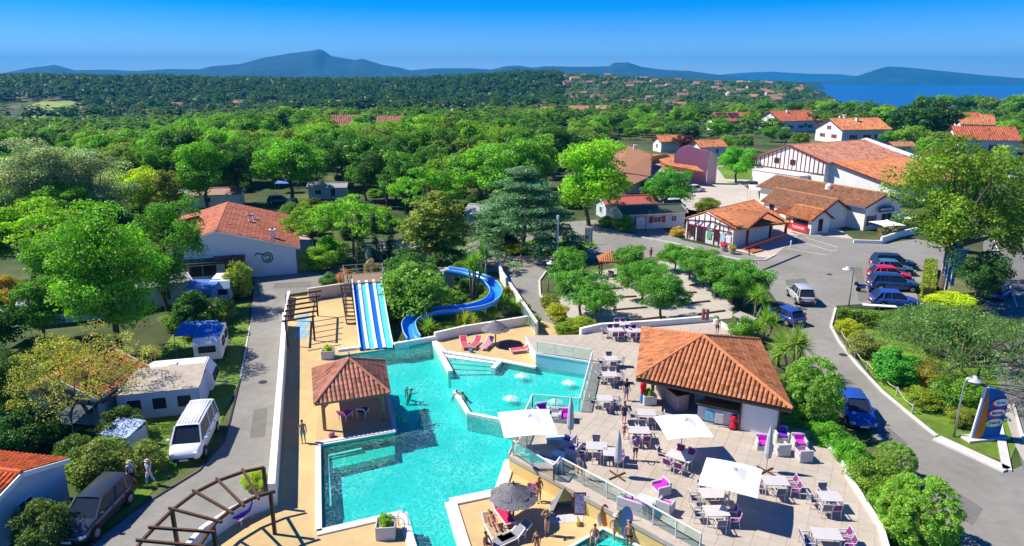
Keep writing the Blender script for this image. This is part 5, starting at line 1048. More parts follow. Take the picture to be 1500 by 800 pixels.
# far houses scattered over the hillside town: one small mesh each
rs = np.random.RandomState(77); HM = [M('far_wall_white', (.72, .7, .66), .9, .05), M('far_wall_cream', (.6, .52, .42), .9, .05)]; RM = [M('far_roof_orange', (.4, .2, .13), .9, .15, .4), M('far_roof_red', (.33, .15, .11), .9, .15, .4), M('far_roof_brown', (.3, .17, .12), .9, .15, .4)]
FH = []
for wv in range(2):
    for rv in range(3):
        b = MB(); b.mat(HM[wv]); L, w, h, r = 6, 4.4, 5.2, 2.6; b.box((0, 0, h/2), (2*L, 2*w, h)); b.poly([(-L, -w, h), (-L, 0, h+r), (-L, w, h)]); b.poly([(L, w, h), (L, 0, h+r), (L, -w, h)])
        b.mat(RM[rv]); b.slab([(-L-.6, 0, h+r+.2), (L+.6, 0, h+r+.2), (L+.6, -w-.8, h-.3), (-L-.6, -w-.8, h-.3)], .25); b.slab([(L+.6, 0, h+r+.2), (-L-.6, 0, h+r+.2), (-L-.6, w+.8, h-.3), (L+.6, w+.8, h-.3)], .25); b.box((2, .6, h+r+.3), (.9, .9, 1.4))
        b.mat(GLASSD)
        for x in (-3.5, 0, 3.5): b.box((x, -w-.03, 2.6), (1.3, .1, 1.5))
        me = bpy.data.meshes.new('far_house'); me.from_pydata(b.v, [], b.f); [me.materials.append(q) for q in b.mats]; me.polygons.foreach_set('material_index', b.m); FH.append(me)
fp = []; tr_ = 0; FD = {}
while len(fp) < 118 and tr_ < 20000:
    tr_ += 1; y = 520+rs.rand()**.8*1250; q = .02+rs.rand()*.47; x = q*y
    if len(fp) >= 98: y = 760+rs.rand()*220; q = -.62+rs.rand()*.6; x = q*y
    if q > .42 and y > 1500: continue
    if any((x-a)**2+(y-c)**2 < (20+y*.008)**2 for a, c in fp): continue
    fp.append((x, y)); k = rs.randint(6); o = bpy.data.objects.new('far_house', FH[k]); link(o); o.location = (x, y, float(terrain_z(x, y))+1.0); o.rotation_euler = (0, 0, rs.rand()*1.2-.6)
    s = .85+.4*rs.rand(); o.scale = (s, s, s); wz = 'valley below ridge' if q < 0 else 'foot of the hillside' if y < 800 else 'lower hillside town' if y < 1050 else 'middle hillside town' if y < 1350 else 'top of hillside town'
    FD.setdefault((('white', 'cream')[k//3], ('orange', 'red', 'brown')[k % 3], wz), []).append((PX(o.location)[0], tag(o, 'x', 'house', 'far houses of the hillside town')))
ordinals(FD, 'only far %s house with %s roof, %s', 'far %s houses with %s roofs, %s')
# ------------------------------------------------------------------ pool buildings
# cabana on its platform
FL, FR, BL_, BR_ = G(461, 592, 2.5), G(571, 575, 2.5), G(458, 541, 2.5), G(563, 529, 2.5); ctr = (FL+FR+BL_+BR_)/4; o0 = Vector((ctr.x, ctr.y, 0))
cab = thing('cabana', 'open poolside cabana with pinkish tiled pyramid roof on timber posts', 'cabana', o0); pk = Vector((0, 0, 4.25)); q = [p-o0 for p in (FL, FR, BR_, BL_)]
b = MB(); b.mat(M('wood_ceiling', (.22, .13, .07), .8)); 
for i in range(4): roof(cab, [pk, q[i], q[(i+1) % 4]], TILE_P, .3, .42, .085)
for i in range(4): ridge(cab, pk+Vector((0, 0, .05)), q[i]+Vector((0, 0, .06)), TILE_P, .12)
b = MB(); b.mat(BROWN); b.tube([pk-Vector((0, 0, .1)), pk+Vector((0, 0, .55))], [.07, .04], 6); b.build('finial', None, cab)
fl = [p*.8 for p in q]
for i in range(4):
    p = Vector((fl[i].x, fl[i].y, .15)); b = MB(); b.mat(TIMBER); b.bar(p, (p.x, p.y, 2.75), .2, .2); b.build('post', None, cab)
    for j in (1, -1):
        d = (fl[(i+j) % 4]-fl[i]); d.z = 0; d.normalize(); b = MB(); b.mat(TIMBER); b.bar((p.x, p.y, 1.75), Vector((p.x, p.y, 2.5))+d*.75, .1, .12); b.build('brace', None, cab)
    a, c = fl[i].copy(), fl[(i+1) % 4].copy(); a.z = c.z = 2.55; b = MB(); b.mat(TIMBER); b.bar(a, c, .14, .2); b.build('beam', None, cab)
pl_ = [p-o0 for p in GL([(462, 651), (579, 632), (566, 572), (466, 588)])]; b = MB(); b.mat(SAND); b.prism(pl_, -1.3, .1); b.build('platform', None, cab)
for i in range(3): a, c = pl_[i], pl_[(i+1) % 4]; b = MB(); b.mat(COPE); b.bar((a.x, a.y, .12), (c.x, c.y, .12), .3, .06+.004*i); b.build('platform_edge', None, cab)
# bar with the orange tiled roof
bq = [G(933, 553, 3.6), G(1160, 599, 3.6), G(1112, 498, 4.0), G(941, 481, 3.6)]; bo = Vector((14.3, 47.5, TZ)); bar_ = thing('bar_pavilion', 'open fronted terrace bar under a big orange barrel tiled roof', 'bar', bo)
bp = [p-bo for p in bq]; pk = G(1030, 492, 5.9)-bo; kink0 = G(1072, 566, 3.4)-bo
roof(bar_, [pk, bp[0], bp[1]], TILE_O, .31, .42, .1, under=BROWN); roof(bar_, [pk, bp[1], bp[2]], TILE_O, .31, .42, .09, under=BROWN); roof(bar_, [pk, bp[3], bp[0]], TILE_O, .31, .42, .09, under=BROWN); roof(bar_, [pk, bp[2], bp[3]], TILE_O, .31, .42, .09, under=BROWN)
for p in bp: ridge(bar_, pk+Vector((0, 0, .06)), p+Vector((0, 0, .06)), TILE_O, .14)
for i in range(4):
    a, c = bp[i-1]*1.0, bp[i]*1.0; b = MB(); b.mat(DARKM); b.bar(a-Vector((0, 0, .22)), c-Vector((0, 0, .22)), .12, .14); b.build('gutter', None, bar_)
for px, py in ((955, 585), (1044, 602)): w = G(px, py, TZ)-bo; b = MB(); b.mat(TIMBER); b.bar((w.x, w.y, 0), (w.x, w.y, 2.45), .22, .22); b.build('post', None, bar_)
bl = lambda x, y, z=0.0: (lambda w: Vector((w.x, w.y, z)))(G(x, y, TZ)-bo)
def vwall(o, a, c, z0, z1, th, mat, name):
    b = MB(); b.mat(mat); b.bar((a.x, a.y, (z0+z1)/2), (c.x, c.y, (z0+z1)/2), th, z1-z0); return b.build(name, None, o)
vwall(bar_, bl(1083, 629), bl(1136, 640), 0, 2.35, .15, M('white_panel', (.72, .72, .74), .5, .05, 1), 'white_wall'); vwall(bar_, bl(1136, 640), bl(1120, 560), 0, 2.35, .15, M('white_panel', None), 'side_wall'); vwall(bar_, bl(1000, 560), bl(1110, 575), 0, 2.4, .15, M('bar_back', (.12, .1, .11), .7, .2, 2), 'back_wall')
for px, py in ((1082, 631), (1138, 642)): w = bl(px, py); b = MB(); b.mat(BROWN); b.bar((w.x, w.y, 0), (w.x, w.y, 2.4), .1, .1); b.build('corner_trim', None, bar_)
vwall(bar_, bl(1022, 612), bl(1082, 625), 0, 1.05, .5, M('counter_white', (.62, .64, .68), .5, .06, 1), 'counter'); vwall(bar_, bl(1020, 609), bl(1084, 622), 1.05, 1.15, .7, M('orange_counter', (.72, .27, .06), .5, .08), 'counter_top')
for px, py, cm in ((1036, 618, M('poster_cyan', (.2, .6, .75), .5)), (1050, 622, M('poster_mono', (.6, .6, .58), .5, .6, 20))):
    w = bl(px, py, .62)+Vector((0, -.3, 0)); b = MB(); b.mat(cm); b.box(w, (.55, .04, .7), rz=-.35); b.build('poster', None, bar_)
b = MB(); b.mat(M('stone_face', (.42, .33, .3), .9, .4, 6, .6)); w0, w1 = bl(968, 577), bl(1000, 602); b.bar((w0.x, w0.y, .6), (w1.x, w1.y, .6), .9, 1.2); b.build('stone_counter', None, bar_)
b = MB(); b.mat(BROWN); b.bar((w0.x, w0.y, 1.24), (w1.x, w1.y, 1.24), 1.1, .08); b.build('counter_top', None, bar_)
b = MB(); b.mat(M('fridge_blue', (.35, .6, .75), .4)); w = bl(1024, 590); b.box((w.x, w.y, .9), (.7, .6, 1.8), rz=-.3); b.build('fridge', None, bar_)
for px, py in ((1030, 478), (1050, 480)): w = bl(px, py); b = MB(); b.mat(M('vent_brown', (.3, .12, .1), .7)); b.tube([(w.x*.25, w.y*.25+.6, 4.3), (w.x*.25, w.y*.25+.6, 5.2)], .14, 8); b.build('roof_vent', None, bar_)
# kiosk with an orange roof at the top of the boules court
kp = G(893, 405); ks = thing('ticket_kiosk', 'tiny kiosk with orange pyramid roof on red posts by the gravel court', 'kiosk', kp); kq = [(-1.5, -1.3, 2.3), (1.5, -1.3, 2.3), (1.5, 1.3, 2.3), (-1.5, 1.3, 2.3)]
for i in range(4): roof(ks, [(0, 0, 3.3), kq[i], kq[(i+1) % 4]], TILE_O, .28, .4, .08)
for x, y, z in kq: b = MB(); b.mat(RED); b.bar((x*.78, y*.78, 0), (x*.78, y*.78, 2.45), .16, .16); b.build('post', None, ks)
b = MB(); b.mat(CONC); b.lathe((0, 0, 0), [(.5, 0), (.55, .6), (.3, .7)], 12); b.build('stone_well', None, ks)
# ------------------------------------------------------------------ water slides
SB = M('slide_blue', (.015, .17, .72), .2, .05, 1, spec=.6); SA = M('slide_aqua', (.12, .62, .78), .2, .05, 1, spec=.6); SWT = M('slide_white', (.82, .84, .84), .2, .03, 1, spec=.6)
sld = thing('multi_lane_slide', 'straight water slide with blue and aqua lanes between white ridges', 'water slide', G(552, 510))
TLp, TRp, BLp, BRp = G(515, 413, 3.6), G(559, 410, 3.6), G(527, 513, .1), G(577, 509, .1); so_ = Vector(sld.location)
prof = [(0, 0), (.07, .06), (.3, .36), (.55, .68), (.8, .92), (1, 1)]    # drop along the run
def srow(t, d):
    L = TLp.lerp(BLp, t); R = TRp.lerp(BRp, t); z = 3.6+(.1-3.6)*d; L.z = R.z = z; return L-so_, R-so_
# each lane and ridge its own part
lanes = [(0, .035, SWT, .3, 'edge'), (.035, .19, SB, 0, 'lane'), (.19, .285, SWT, .1, 'divider'), (.285, .435, SA, 0, 'lane'), (.435, .53, SWT, .1, 'divider'), (.53, .68, SB, 0, 'lane'), (.68, .775, SWT, .1, 'divider'), (.775, .965, SA, 0, 'lane'), (.965, 1, SWT, .3, 'edge')]
for u0, u1, mt, hh, nm in lanes:
    b = MB(); b.mat(mt); R = []
    for t, d in prof:
        L, Rr = srow(t, d); a, c = L.lerp(Rr, u0), L.lerp(Rr, u1); R.append((a, c))
    up = Vector((0, 0, hh)); dn = Vector((0, 0, -.2))
    for (a, c), (e, f) in zip(R, R[1:]):
        b.poly([a+up, e+up, f+up, c+up]); b.poly([a+dn, e+dn, e+up, a+up]); b.poly([c+up, f+up, f+dn, c+dn]); b.poly([c+dn, f+dn, e+dn, a+dn])
    b.build(nm, None, sld)
for t in (.05, .35, .65):
    L, R = srow(t, np.interp(t, [p[0] for p in prof], [p[1] for p in prof]))
    for p in (L.lerp(R, .05), L.lerp(R, .5), L.lerp(R, .95)): b = MB(); b.mat(METAL); b.bar((p.x, p.y, 0), (p.x, p.y, p.z-.1), .12, .12); b.build('support', None, sld)
pf = [p-so_ for p in (G(505, 416, 3.6), G(562, 412, 3.6), G(560, 398, 3.6), G(503, 402, 3.6))]
b = MB(); b.mat(M('deck_wood', (.25, .18, .12), .8, .2, 3)); b.slab(pf, .15); b.build('platform', None, sld)
for a, c in ((pf[1], pf[2]), (pf[2], pf[3]), (pf[3], pf[0])):
    for z in (.5, 1.0): b = MB(); b.mat(METAL); b.bar(a+Vector((0, 0, z)), c+Vector((0, 0, z)), .05); b.build('handrail', None, sld)
    for t in (0, .33, .66): p = a.lerp(c, t); b = MB(); b.mat(METAL); b.bar(p, p+Vector((0, 0, 1.02)), .06); b.build('baluster', None, sld)
for p in pf: b = MB(); b.mat(METAL); b.bar((p.x, p.y, 0), p, .14); b.build('support', None, sld)
for k in range(11):   # stairs down the left flank
    t = k/10; a, c = G(506, 418, 3.5), G(515, 474, .1); p = a.lerp(c, t)-so_; b = MB(); b.mat(BROWN); b.box((p.x, p.y, p.z), (.95, .28, .06)); b.build('stair_tread', None, sld)
for s in (-.5, .5): a, c = G(506, 418, 3.5)-so_+Vector((s, 0, 0)), G(515, 474, .1)-so_+Vector((s, 0, 0)); b = MB(); b.mat(DARKM); b.bar(a, c, .08, .2); b.bar(a+Vector((0, 0, 1)), c+Vector((0, 0, 1)), .05); b.build('stair_rail', None, sld)
# curved slide: an open trough
cs = thing('curved_slide', 'curving open blue water slide that winds round the yuccas into the pool', 'water slide', G(650, 470)); co = Vector(cs.location)
cp = [G(655, 400, 2.6), G(685, 405, 2.4), G(712, 415, 2.2), G(726, 429, 1.9), G(722, 443, 1.7), G(703, 453, 1.5), G(670, 458, 1.3), G(640, 461, 1.1), G(614, 468, .95), G(600, 478, .8), G(601, 492, .4), G(607, 502, .12)]
def smooth_path(P, n=6):
    out = []
    for i in range(len(P)-1):
        p0, p1, p2, p3 = P[max(i-1, 0)], P[i], P[i+1], P[min(i+2, len(P)-1)]
        for k in range(n):
            t = k/n; out.append(.5*((2*p1)+(p2-p0)*t+(2*p0-5*p1+4*p2-p3)*t*t+(3*p1-p0-3*p2+p3)*t**3))
    return out+[P[-1]]
path = smooth_path(cp); b = MB(); b.mat(M('slide_azure', (.03, .27, .8), .25, .06, 1, spec=.6)); b.smooth = True; rows = []
for i, p in enumerate(path):
    d = path[min(i+1, len(path)-1)]-path[max(i-1, 0)]; d.z = 0; d.normalize(); s = Vector((d.y, -d.x, 0)); rows.append([p-co+s*(.62*math.sin(a))+Vector((0, 0, .5-.5*math.cos(a))) for a in np.linspace(-1.75, 1.75, 9)]+[p-co+s*(.71*math.sin(a))+Vector((0, 0, .47-.6*math.cos(a))) for a in np.linspace(1.75, -1.75, 9)])
i0 = len(b.v); m_ = len(rows[0])
for r in rows: b.v += [tuple(p) for p in r]
for i in range(len(rows)-1):
    for j in range(m_): a = i0+i*m_+j; c = i0+i*m_+(j+1) % m_; b.face((a, c, c+m_, a+m_))
b.build('trough', None, cs)
for sgn in (-1, 1):
    b = MB(); b.mat(M('slide_rim', (.35, .6, .8), .3)); b.smooth = True; P = []
    for i, p in enumerate(path):
        d = path[min(i+1, len(path)-1)]-path[max(i-1, 0)]; d.z = 0; d.normalize(); s = Vector((d.y, -d.x, 0)); P.append(p-co+s*(.66*sgn)+Vector((0, 0, .6)))
    b.tube(P, .05, 5); b.build('rim', None, cs)
for i in range(4, len(path)-8, 8): p = path[i]-co; b = MB(); b.mat(METAL); b.bar((p.x, p.y, 0), (p.x, p.y, p.z-.05), .16); b.build('support', None, cs)
pq = G(650, 397, 2.5)-co; b = MB(); b.mat(CONC); b.box((pq.x, pq.y+.8, 1.25), (2.0, 1.8, 2.5)); b.build('launch_tower', None, cs)
# ------------------------------------------------------------------ pergolas
pg = thing('pergola', 'rectangular dark timber pergola of six cross bars beside the straight slide', 'pergola', G(445, 500)); po = Vector(pg.location)
for k in range(6):
    t = k/5; a = G(424-11*t, 433+38*t, 2.7)-po; c = G(471-9*t, 426+37*t, 2.7)-po; b = MB(); b.mat(BROWN); b.bar(a, c, .12, .16); b.build('cross_bar', None, pg)
for (x0, y0, x1, y1) in ((424, 434, 418, 470), (463, 430, 458, 463)): b = MB(); b.mat(BROWN); b.bar(G(x0, y0, 2.56)-po, G(x1, y1, 2.56)-po, .12, .14); b.build('rail', None, pg)
for px, py in ((424, 436), (418, 470), (463, 430), (458, 463)): w = G(px, py, 2.5)-po; b = MB(); b.mat(BROWN); b.bar((w.x, w.y, 0), (w.x, w.y, 2.5), .15, .15); b.build('post', None, pg)
pc = thing('curved_pergola', 'curved ladder like timber pergola over the bottom left wall', 'pergola', G(320, 790)); po = Vector(pc.location)
OUT = [(185, 825), (208, 792), (226, 773), (254, 746), (287, 721), (320, 704), (357, 691), (386, 685)]; INN = [(270, 830), (292, 800), (306, 779), (318, 763), (336, 749), (354, 738), (377, 727), (402, 720)]
for R in (OUT, INN):
    P = [G(x, y, 2.7)-po for x, y in R]
    for a, c in zip(P, P[1:]): b = MB(); b.mat(BROWN); b.bar(a, c+(c-a).normalized()*.04, .12, .16); b.build('rail', None, pc)
for (x0, y0), (x1, y1) in list(zip(OUT, INN))[1:-1]: a, c = G(x0, y0, 2.86)-po, G(x1, y1, 2.86)-po; d = (c-a).normalized()*.3; b = MB(); b.mat(BROWN); b.bar(a-d, c+d, .11, .13); b.build('rung', None, pc)
for px, py in ((386, 685), (252, 748), (396, 722), (312, 771)): w = G(px, py, 2.6)-po; b = MB(); b.mat(BROWN); b.bar((w.x, w.y, 0), (w.x, w.y, 2.6), .17, .17); b.build('post', None, pc)
tag(paving(GL([(428, 502), (430, 462), (458, 458), (456, 498)]), .03, .05, .62, M('blue_tile', (.3, .48, .6), .4, .1, 2, tint=True), 'footbath_tile', .04, 3), 'pale blue tiles of the footbath under the rectangular pergola', 'footbath', kind='stuff')
# ------------------------------------------------------------------ glass balustrades
def balustrade(px, label, h=1.05, z=TZ, step=1.7, frame=PAINT):
    P = GL(px, z); o = thing('glass_balustrade', label, 'balustrade', P[0], 0, 'glass balustrades round the terrace'); r0 = P[0]
    for a, c in zip(P, P[1:]):
        L = (c-a).length; n = max(1, round(L/step)); a, c = a-r0, c-r0
        b = MB(); b.mat(frame); b.bar(a+Vector((0, 0, h)), c+Vector((0, 0, h)), .07, .05); b.build('top_rail', None, o)
        for k in range(n):
            p, q = a.lerp(c, k/n), a.lerp(c, (k+1)/n); d = (q-p).normalized()*.06; g = MB(); g.mat(RAILGLASS); m_ = Vector((0, 0, h/2+.02)); g.bar(p+d+m_, q-d+m_, .015, h-.16); g.build('glass_panel', None, o)
        for k in range(n+1): p = a.lerp(c, k/n); b = MB(); b.mat(frame); b.bar(p, p+Vector((0, 0, h)), .07); b.build('post', None, o)
    return o
balustrade([(787, 517), (866, 529)], 'glass balustrade on top of the pale blue pool wall')
balustrade([(867, 532), (849, 602)], 'glass balustrade with dark shadow along the right side of the shallow pool')
balustrade([(848, 603), (780, 597), (751, 662)], 'glass balustrade round the lounge corner above the shallow pool')
balustrade([(752, 667), (811, 704), (820, 692)], 'glass balustrade from the white parasol to the stepped corner of the terrace')
balustrade([(823, 694), (925, 750), (1025, 808)], 'long glass balustrade above the yellow wall of the lower deck')
balustrade([(786, 492), (764, 458)], 'short blue glass gate panels at the end of the garden wall', z=.4, h=1.2)
# ------------------------------------------------------------------ furniture
ALU = M('white_aluminium', (.6, .585, .6), .4, .04, 3); MESHP = M('purple_mesh', (.2, .03, .17), .7, .1, 6); MESHG = M('grey_mesh', (.2, .17, .21), .7, .1, 6); MAG = M('magenta_cushion', (.6, .03, .5), .8, .08, 3); PURP = M('violet_cushion', (.16, .02, .42), .8, .08, 3); RATT = M('pale_rattan', (.5, .5, .5), .8, .12, 8, .2); TOP = M('table_slats', (.57, .545, .54), .5, .05, 2)
def mk_chair(mesh, label):
    o = thing('terrace_chair', label, 'chair', (0, 0, 0), 0, 'terrace dining chairs'); b = MB(); b.mat(ALU)
    for s in (-1, 1):
        x = s*.25; b.bar((x, .26, 0), (x, .24, .66), .035); b.bar((x, -.28, 0), (x, -.22, .45), .035); b.bar((x, -.22, .45), (x, -.34, .92), .035); b.bar((x, .26, .65), (x, -.27, .65), .05, .03); b.bar((x, .25, .43), (x, -.23, .43), .03)
    b.bar((-.25, .25, .43), (.25, .25, .43), .03); b.bar((-.25, -.335, .91), (.25, -.335, .91), .035); b.bar((-.25, -.23, .46), (.25, -.23, .46), .03); b.build('frame', None, o)
    b = MB(); b.mat(mesh); b.box((0, .01, .445), (.46, .46, .025)); b.build('seat', None, o); b = MB(); b.mat(mesh); b.box((0, -.285, .69), (.46, .02, .42), rx=.24); b.build('backrest', None, o); return o
CH = [mk_chair(MESHP, ''), mk_chair(MESHG, '')]; used = [False, False]
def chair(p, ang, k, label):
    o = copy_tree(CH[k]) if used[k] else CH[k]; used[k] = True; o.location = p; o.rotation_euler = (0, 0, ang); o['label'] = label; return o
def mk_table():
    o = thing('terrace_table', 'x', 'table', (0, 0, 0), 0, 'terrace dining tables')
    for k in range(6): b = MB(); b.mat(TOP); b.box((0, -.4+.16*k, .735), (1.4, .15, .03)); b.build('slat', None, o)
    b = MB(); b.mat(ALU); b.box((0, 0, .7), (1.3, .8, .04)); b.build('apron', None, o)
    for x in (-.6, .6):
        for y in (-.36, .36): b = MB(); b.mat(ALU); b.bar((x, y, 0), (x, y, .69), .05); b.build('leg', None, o)
    return o
T0 = mk_table(); tused = False
def table(px, py, rot, chairs, where, sx=1.0):
    """chairs: string of sides with a mesh kind, e.g. 'L0 R1 T1 B0'"""
    global tused
    o = copy_tree(T0) if tused else T0; tused = True; c = G(px, py, TZ+.74); c.z = TZ; o.location = c; o.rotation_euler = (0, 0, rot); o.scale = (sx, 1, 1); o['label'] = 'white table '+where
    Mx = Matrix.Translation(c) @ Matrix.Rotation(rot, 4, 'Z'); cnt = {}
    for e in chairs.split():
        s, k = e[0], int(e[1]); off = float(e[2:]) if len(e) > 2 else 0; j = rr_.rand()*.3-.15
        lp, a = {'L': ((-.98*sx, off), -math.pi/2), 'R': ((.98*sx, off), math.pi/2), 'T': ((off, .74), math.pi), 'B': ((off, -.74), 0)}[s]
        cnt[s] = cnt.get(s, 0)+1; p = Mx @ Vector((lp[0], lp[1], 0)); nm = {'L': 'left', 'R': 'right', 'T': 'far', 'B': 'near'}[s]
        chair(p, rot+a+j, k, '%s%s chair, %s side of table %s' % ('' if cnt[s] == 1 else 'other ', ('purple', 'grey')[k], nm, where))
rr_ = np.random.RandomState(3)
table(895, 525, .05, 'L1 R1 T1 B1', 'nearest the pool corner', .8); table(893, 548, 0, 'L1 R1 T1-.3 T1.35 B1', 'second along the glass rail', .8); table(886, 583, 0, 'L1 R1.2 R1-.25 B1', 'third along the glass rail', .8)
table(902, 483, .1, 'L0 R0 T0-.3 T0.3 B0-.3 B0.3', 'at left end of back row'); table(928, 484, .1, 'R0 T0-.3 T0.3 B0-.3 B0.3', 'at right end of back row'); table(912, 474, .1, 'T0-.3 T0.3', 'against the low planter wall')
table(947, 604, -.1, 'R1 B1-.3 B1.3 L1', 'beside the bar post', .9); table(936, 630, -.06, 'T1-.35 T1.35 B0-.35 B0.35', 'where the woman and child pass')
table(874, 653, -.1, 'L0.2 L0-.3 R0 T1 B1', 'left of the closed parasol', .95); table(893, 662, -.1, 'R0.3 R0-.3', 'close to the closed parasol pole', .6)
table(996, 668, -.62, 'T0-.35 T0.35 B0-.4 B0.3 L0', 'in the shade patch of the middle parasol', 1.1)
table(1044, 722, .03, 'T1-.3 T1.35 L1', 'under the nearest square parasol'); table(1049, 748, .03, 'L1.2 R0.25 R0-.3 B1', 'at the near side of the nearest parasol', .9)
table(1136, 704, -.05, 'L0 R0.3 R0-.35 B1', 'below the thin closed parasol'); table(1216, 727, -.05, 'L1.1 T1 B0 B1-.5', 'near the curved right wall', .85); table(1211, 782, -.1, 'L1 L1-.5 R0.35 R0-.3', 'at the bottom right of the terrace', 1.0)
# lounge seats
def mk_arm(cush, label):
    o = thing('lounge_armchair', label, 'armchair', (0, 0, 0), 0, 'lounge seats on the terrace'); b = MB(); b.mat(RATT); b.box((0, 0, .17), (.86, .84, .34), bev=.03); b.box((-.37, .0, .48), (.12, .84, .3), bev=.02); b.box((.37, 0, .48), (.12, .84, .3), bev=.02); b.build('base', None, o)
    b = MB(); b.mat(RATT); b.box((0, -.36, .58), (.86, .14, .5), bev=.03); b.build('backrest', None, o); b = MB(); b.mat(cush); b.box((0, .05, .41), (.6, .68, .14), bev=.05); b.build('seat_cushion', None, o); b = MB(); b.mat(cush); b.box((0, -.24, .6), (.58, .13, .38), rx=.2, bev=.05); b.build('back_cushion', None, o); return o
ARM = {'m': mk_arm(MAG, ''), 'v': mk_arm(PURP, ''), 'g': mk_arm(M('grey_cushion', (.42, .46, .48), .8), '')}; au = set()
def arm(px, py, ang, k, label, sx=1.0):
    o = copy_tree(ARM[k]) if k in au else ARM[k]; au.add(k); o.location = G(px, py, TZ); o.rotation_euler = (0, 0, ang); o.scale = (sx, 1, 1); o['label'] = label
R_ = math.radians
arm(968, 722, R_(110), 'm', 'magenta armchair right of the closed parasol foot'); arm(974, 749, R_(-35), 'm', 'magenta armchair at the end of the long sofa'); arm(930, 748, R_(-30), 'm', 'long magenta rattan sofa against the glass balustrade', 2.2)
arm(832, 655, R_(60), 'v', 'violet armchair in the shade of the big white parasol'); arm(840, 668, R_(60), 'v', 'second violet armchair, nearer the balustrade corner'); arm(800, 684, R_(-35), 'v', 'violet sofa along the glass balustrade under the big white parasol', 2.2)
arm(795, 608, R_(200), 'v', 'striped violet seat in the far left corner of the lounge platform'); arm(812, 615, R_(170), 'g', 'grey rattan seat between the violet and pink seats on the platform'); arm(829, 616, R_(175), 'm', 'pink cushioned seat on the right of the platform')
arm(1117, 656, R_(170), 'm', 'magenta armchair beside the white bar panel'); arm(1144, 644, R_(175), 'v', 'violet topped armchair behind the grey lounger table'); arm(1144, 664, R_(5), 'g', 'grey rattan seat facing away below the violet topped armchair'); arm(1170, 655, R_(175), 'm', 'magenta armchair at the right end of the lounge row, farther one'); arm(1176, 673, R_(5), 'm', 'magenta armchair at the right end of the lounge row, nearer one')
def low_table(px, py, rot, label, s=1.0):
    o = thing('low_table', label, 'low table', G(px, py, TZ), rot); b = MB(); b.mat(RATT); b.box((0, 0, .16), (.8*s, .6, .32), bev=.02); b.build('base', None, o); b = MB(); b.mat(M('frosted_top', (.55, .66, .68), .2, spec=.6)); b.box((0, 0, .345), (.84*s, .64, .03)); b.build('table_top', None, o); return o
low_table(948, 739, R_(-32), 'low pale rattan table in front of the long magenta sofa', 1.4); low_table(815, 648, R_(0), 'grey low table in front of the platform seats', 1.6); low_table(818, 672, R_(-30), 'low table in the shade of the big white parasol')
# parasols
CANV = M('white_canvas', (.82, .82, .81), .85, .03, 2); GREYC = M('grey_canvas', (.45, .48, .5), .85, .08, 3)
def square_parasol(px, py, zt, half, rot, label, base):
    c = G(px, py, zt+TZ); o = thing('square_parasol', label, 'parasol', (c.x, c.y, TZ), rot, 'white square parasols'); q = [(-half, -half), (half, -half), (half, half), (-half, half)]; b = MB(); b.mat(CANV); n = 6
    for i in range(4):
        (x0, y0), (x1, y1) = q[i], q[(i+1) % 4]
        for k in range(n):      # sagging hem between the ribs
            t0, t1 = k/n, (k+1)/n; sg = lambda t: -.08*(1-4*(t-.5)**2)*-1
            A_, B_ = (x0+(x1-x0)*t0, y0+(y1-y0)*t0, zt-.62+sg(t0)), (x0+(x1-x0)*t1, y0+(y1-y0)*t1, zt-.62+sg(t1)); m0, m1 = tuple(v*.5 for v in A_[:2])+(zt-.36+sg(t0)*.3,), tuple(v*.5 for v in B_[:2])+(zt-.36+sg(t1)*.3,)
            b.poly([A_, B_, m1, m0]); b.poly([m0, m1, (0, 0, zt)])
    b.build('canopy', None, o); b = MB(); b.mat(CANV); b.lathe((0, 0, zt), [(.3, -.12), (.2, -.03), (.04, .05)], 12); b.build('vent', None, o)
    b = MB(); b.mat(METAL); b.tube([(0, 0, 0), (0, 0, zt-.05)], .035, 8); b.build('pole', None, o)
    for x, y in q: b = MB(); b.mat(METAL); b.bar((0, 0, zt-.1), (x, y, zt-.66), .03); b.build('rib', None, o)
    b = MB(); b.mat(CONC); b.box((0, 0, .06), (.9, .9, .12), bev=.02); b.box((0, 0, .2), (.3, .3, .2)); b.build('foot', None, o); return o
square_parasol(772, 607, 2.75, 1.65, R_(8), 'white square parasol over the lounge corner beside the pool', None)
square_parasol(1001, 612, 2.7, 1.45, R_(6), 'white square parasol in front of the bar counter', None)
square_parasol(1072, 684, 2.75, 1.5, R_(-24), 'white square parasol nearest the bottom, tilted with the slab pattern', None)
def closed_parasol(px, py, h, label):
    o = thing('closed_parasol', label, 'parasol', G(px, py, TZ), 0, 'closed parasols'); b = MB(); b.mat(GREYC); b.lathe((0, 0, 0), [(.05, .9), (.2, 1.0), (.24, 1.3), (.16, h-.6), (.05, h)], 10); b.build('folded_canopy', None, o)
    b = MB(); b.mat(METAL); b.tube([(0, 0, 0), (0, 0, h+.08)], .03, 8); b.build('pole', None, o)
    for r in (0, 1.5708): b = MB(); b.mat(BROWN); b.box((0, 0, .04+r*.01), (1.3, .08, .06), rz=.6+r); b.build('foot', None, o)
closed_parasol(904, 698, 3.0, 'closed pale parasol standing by the table left of centre'); closed_parasol(1122, 691, 3.0, 'thin closed parasol behind the purple chairs on the right'); closed_parasol(835, 648, 3.2, 'closed parasol pole behind the violet armchairs')
THATCH = M('thatch', (.2, .19, .2), .95, .4, 9, .6)
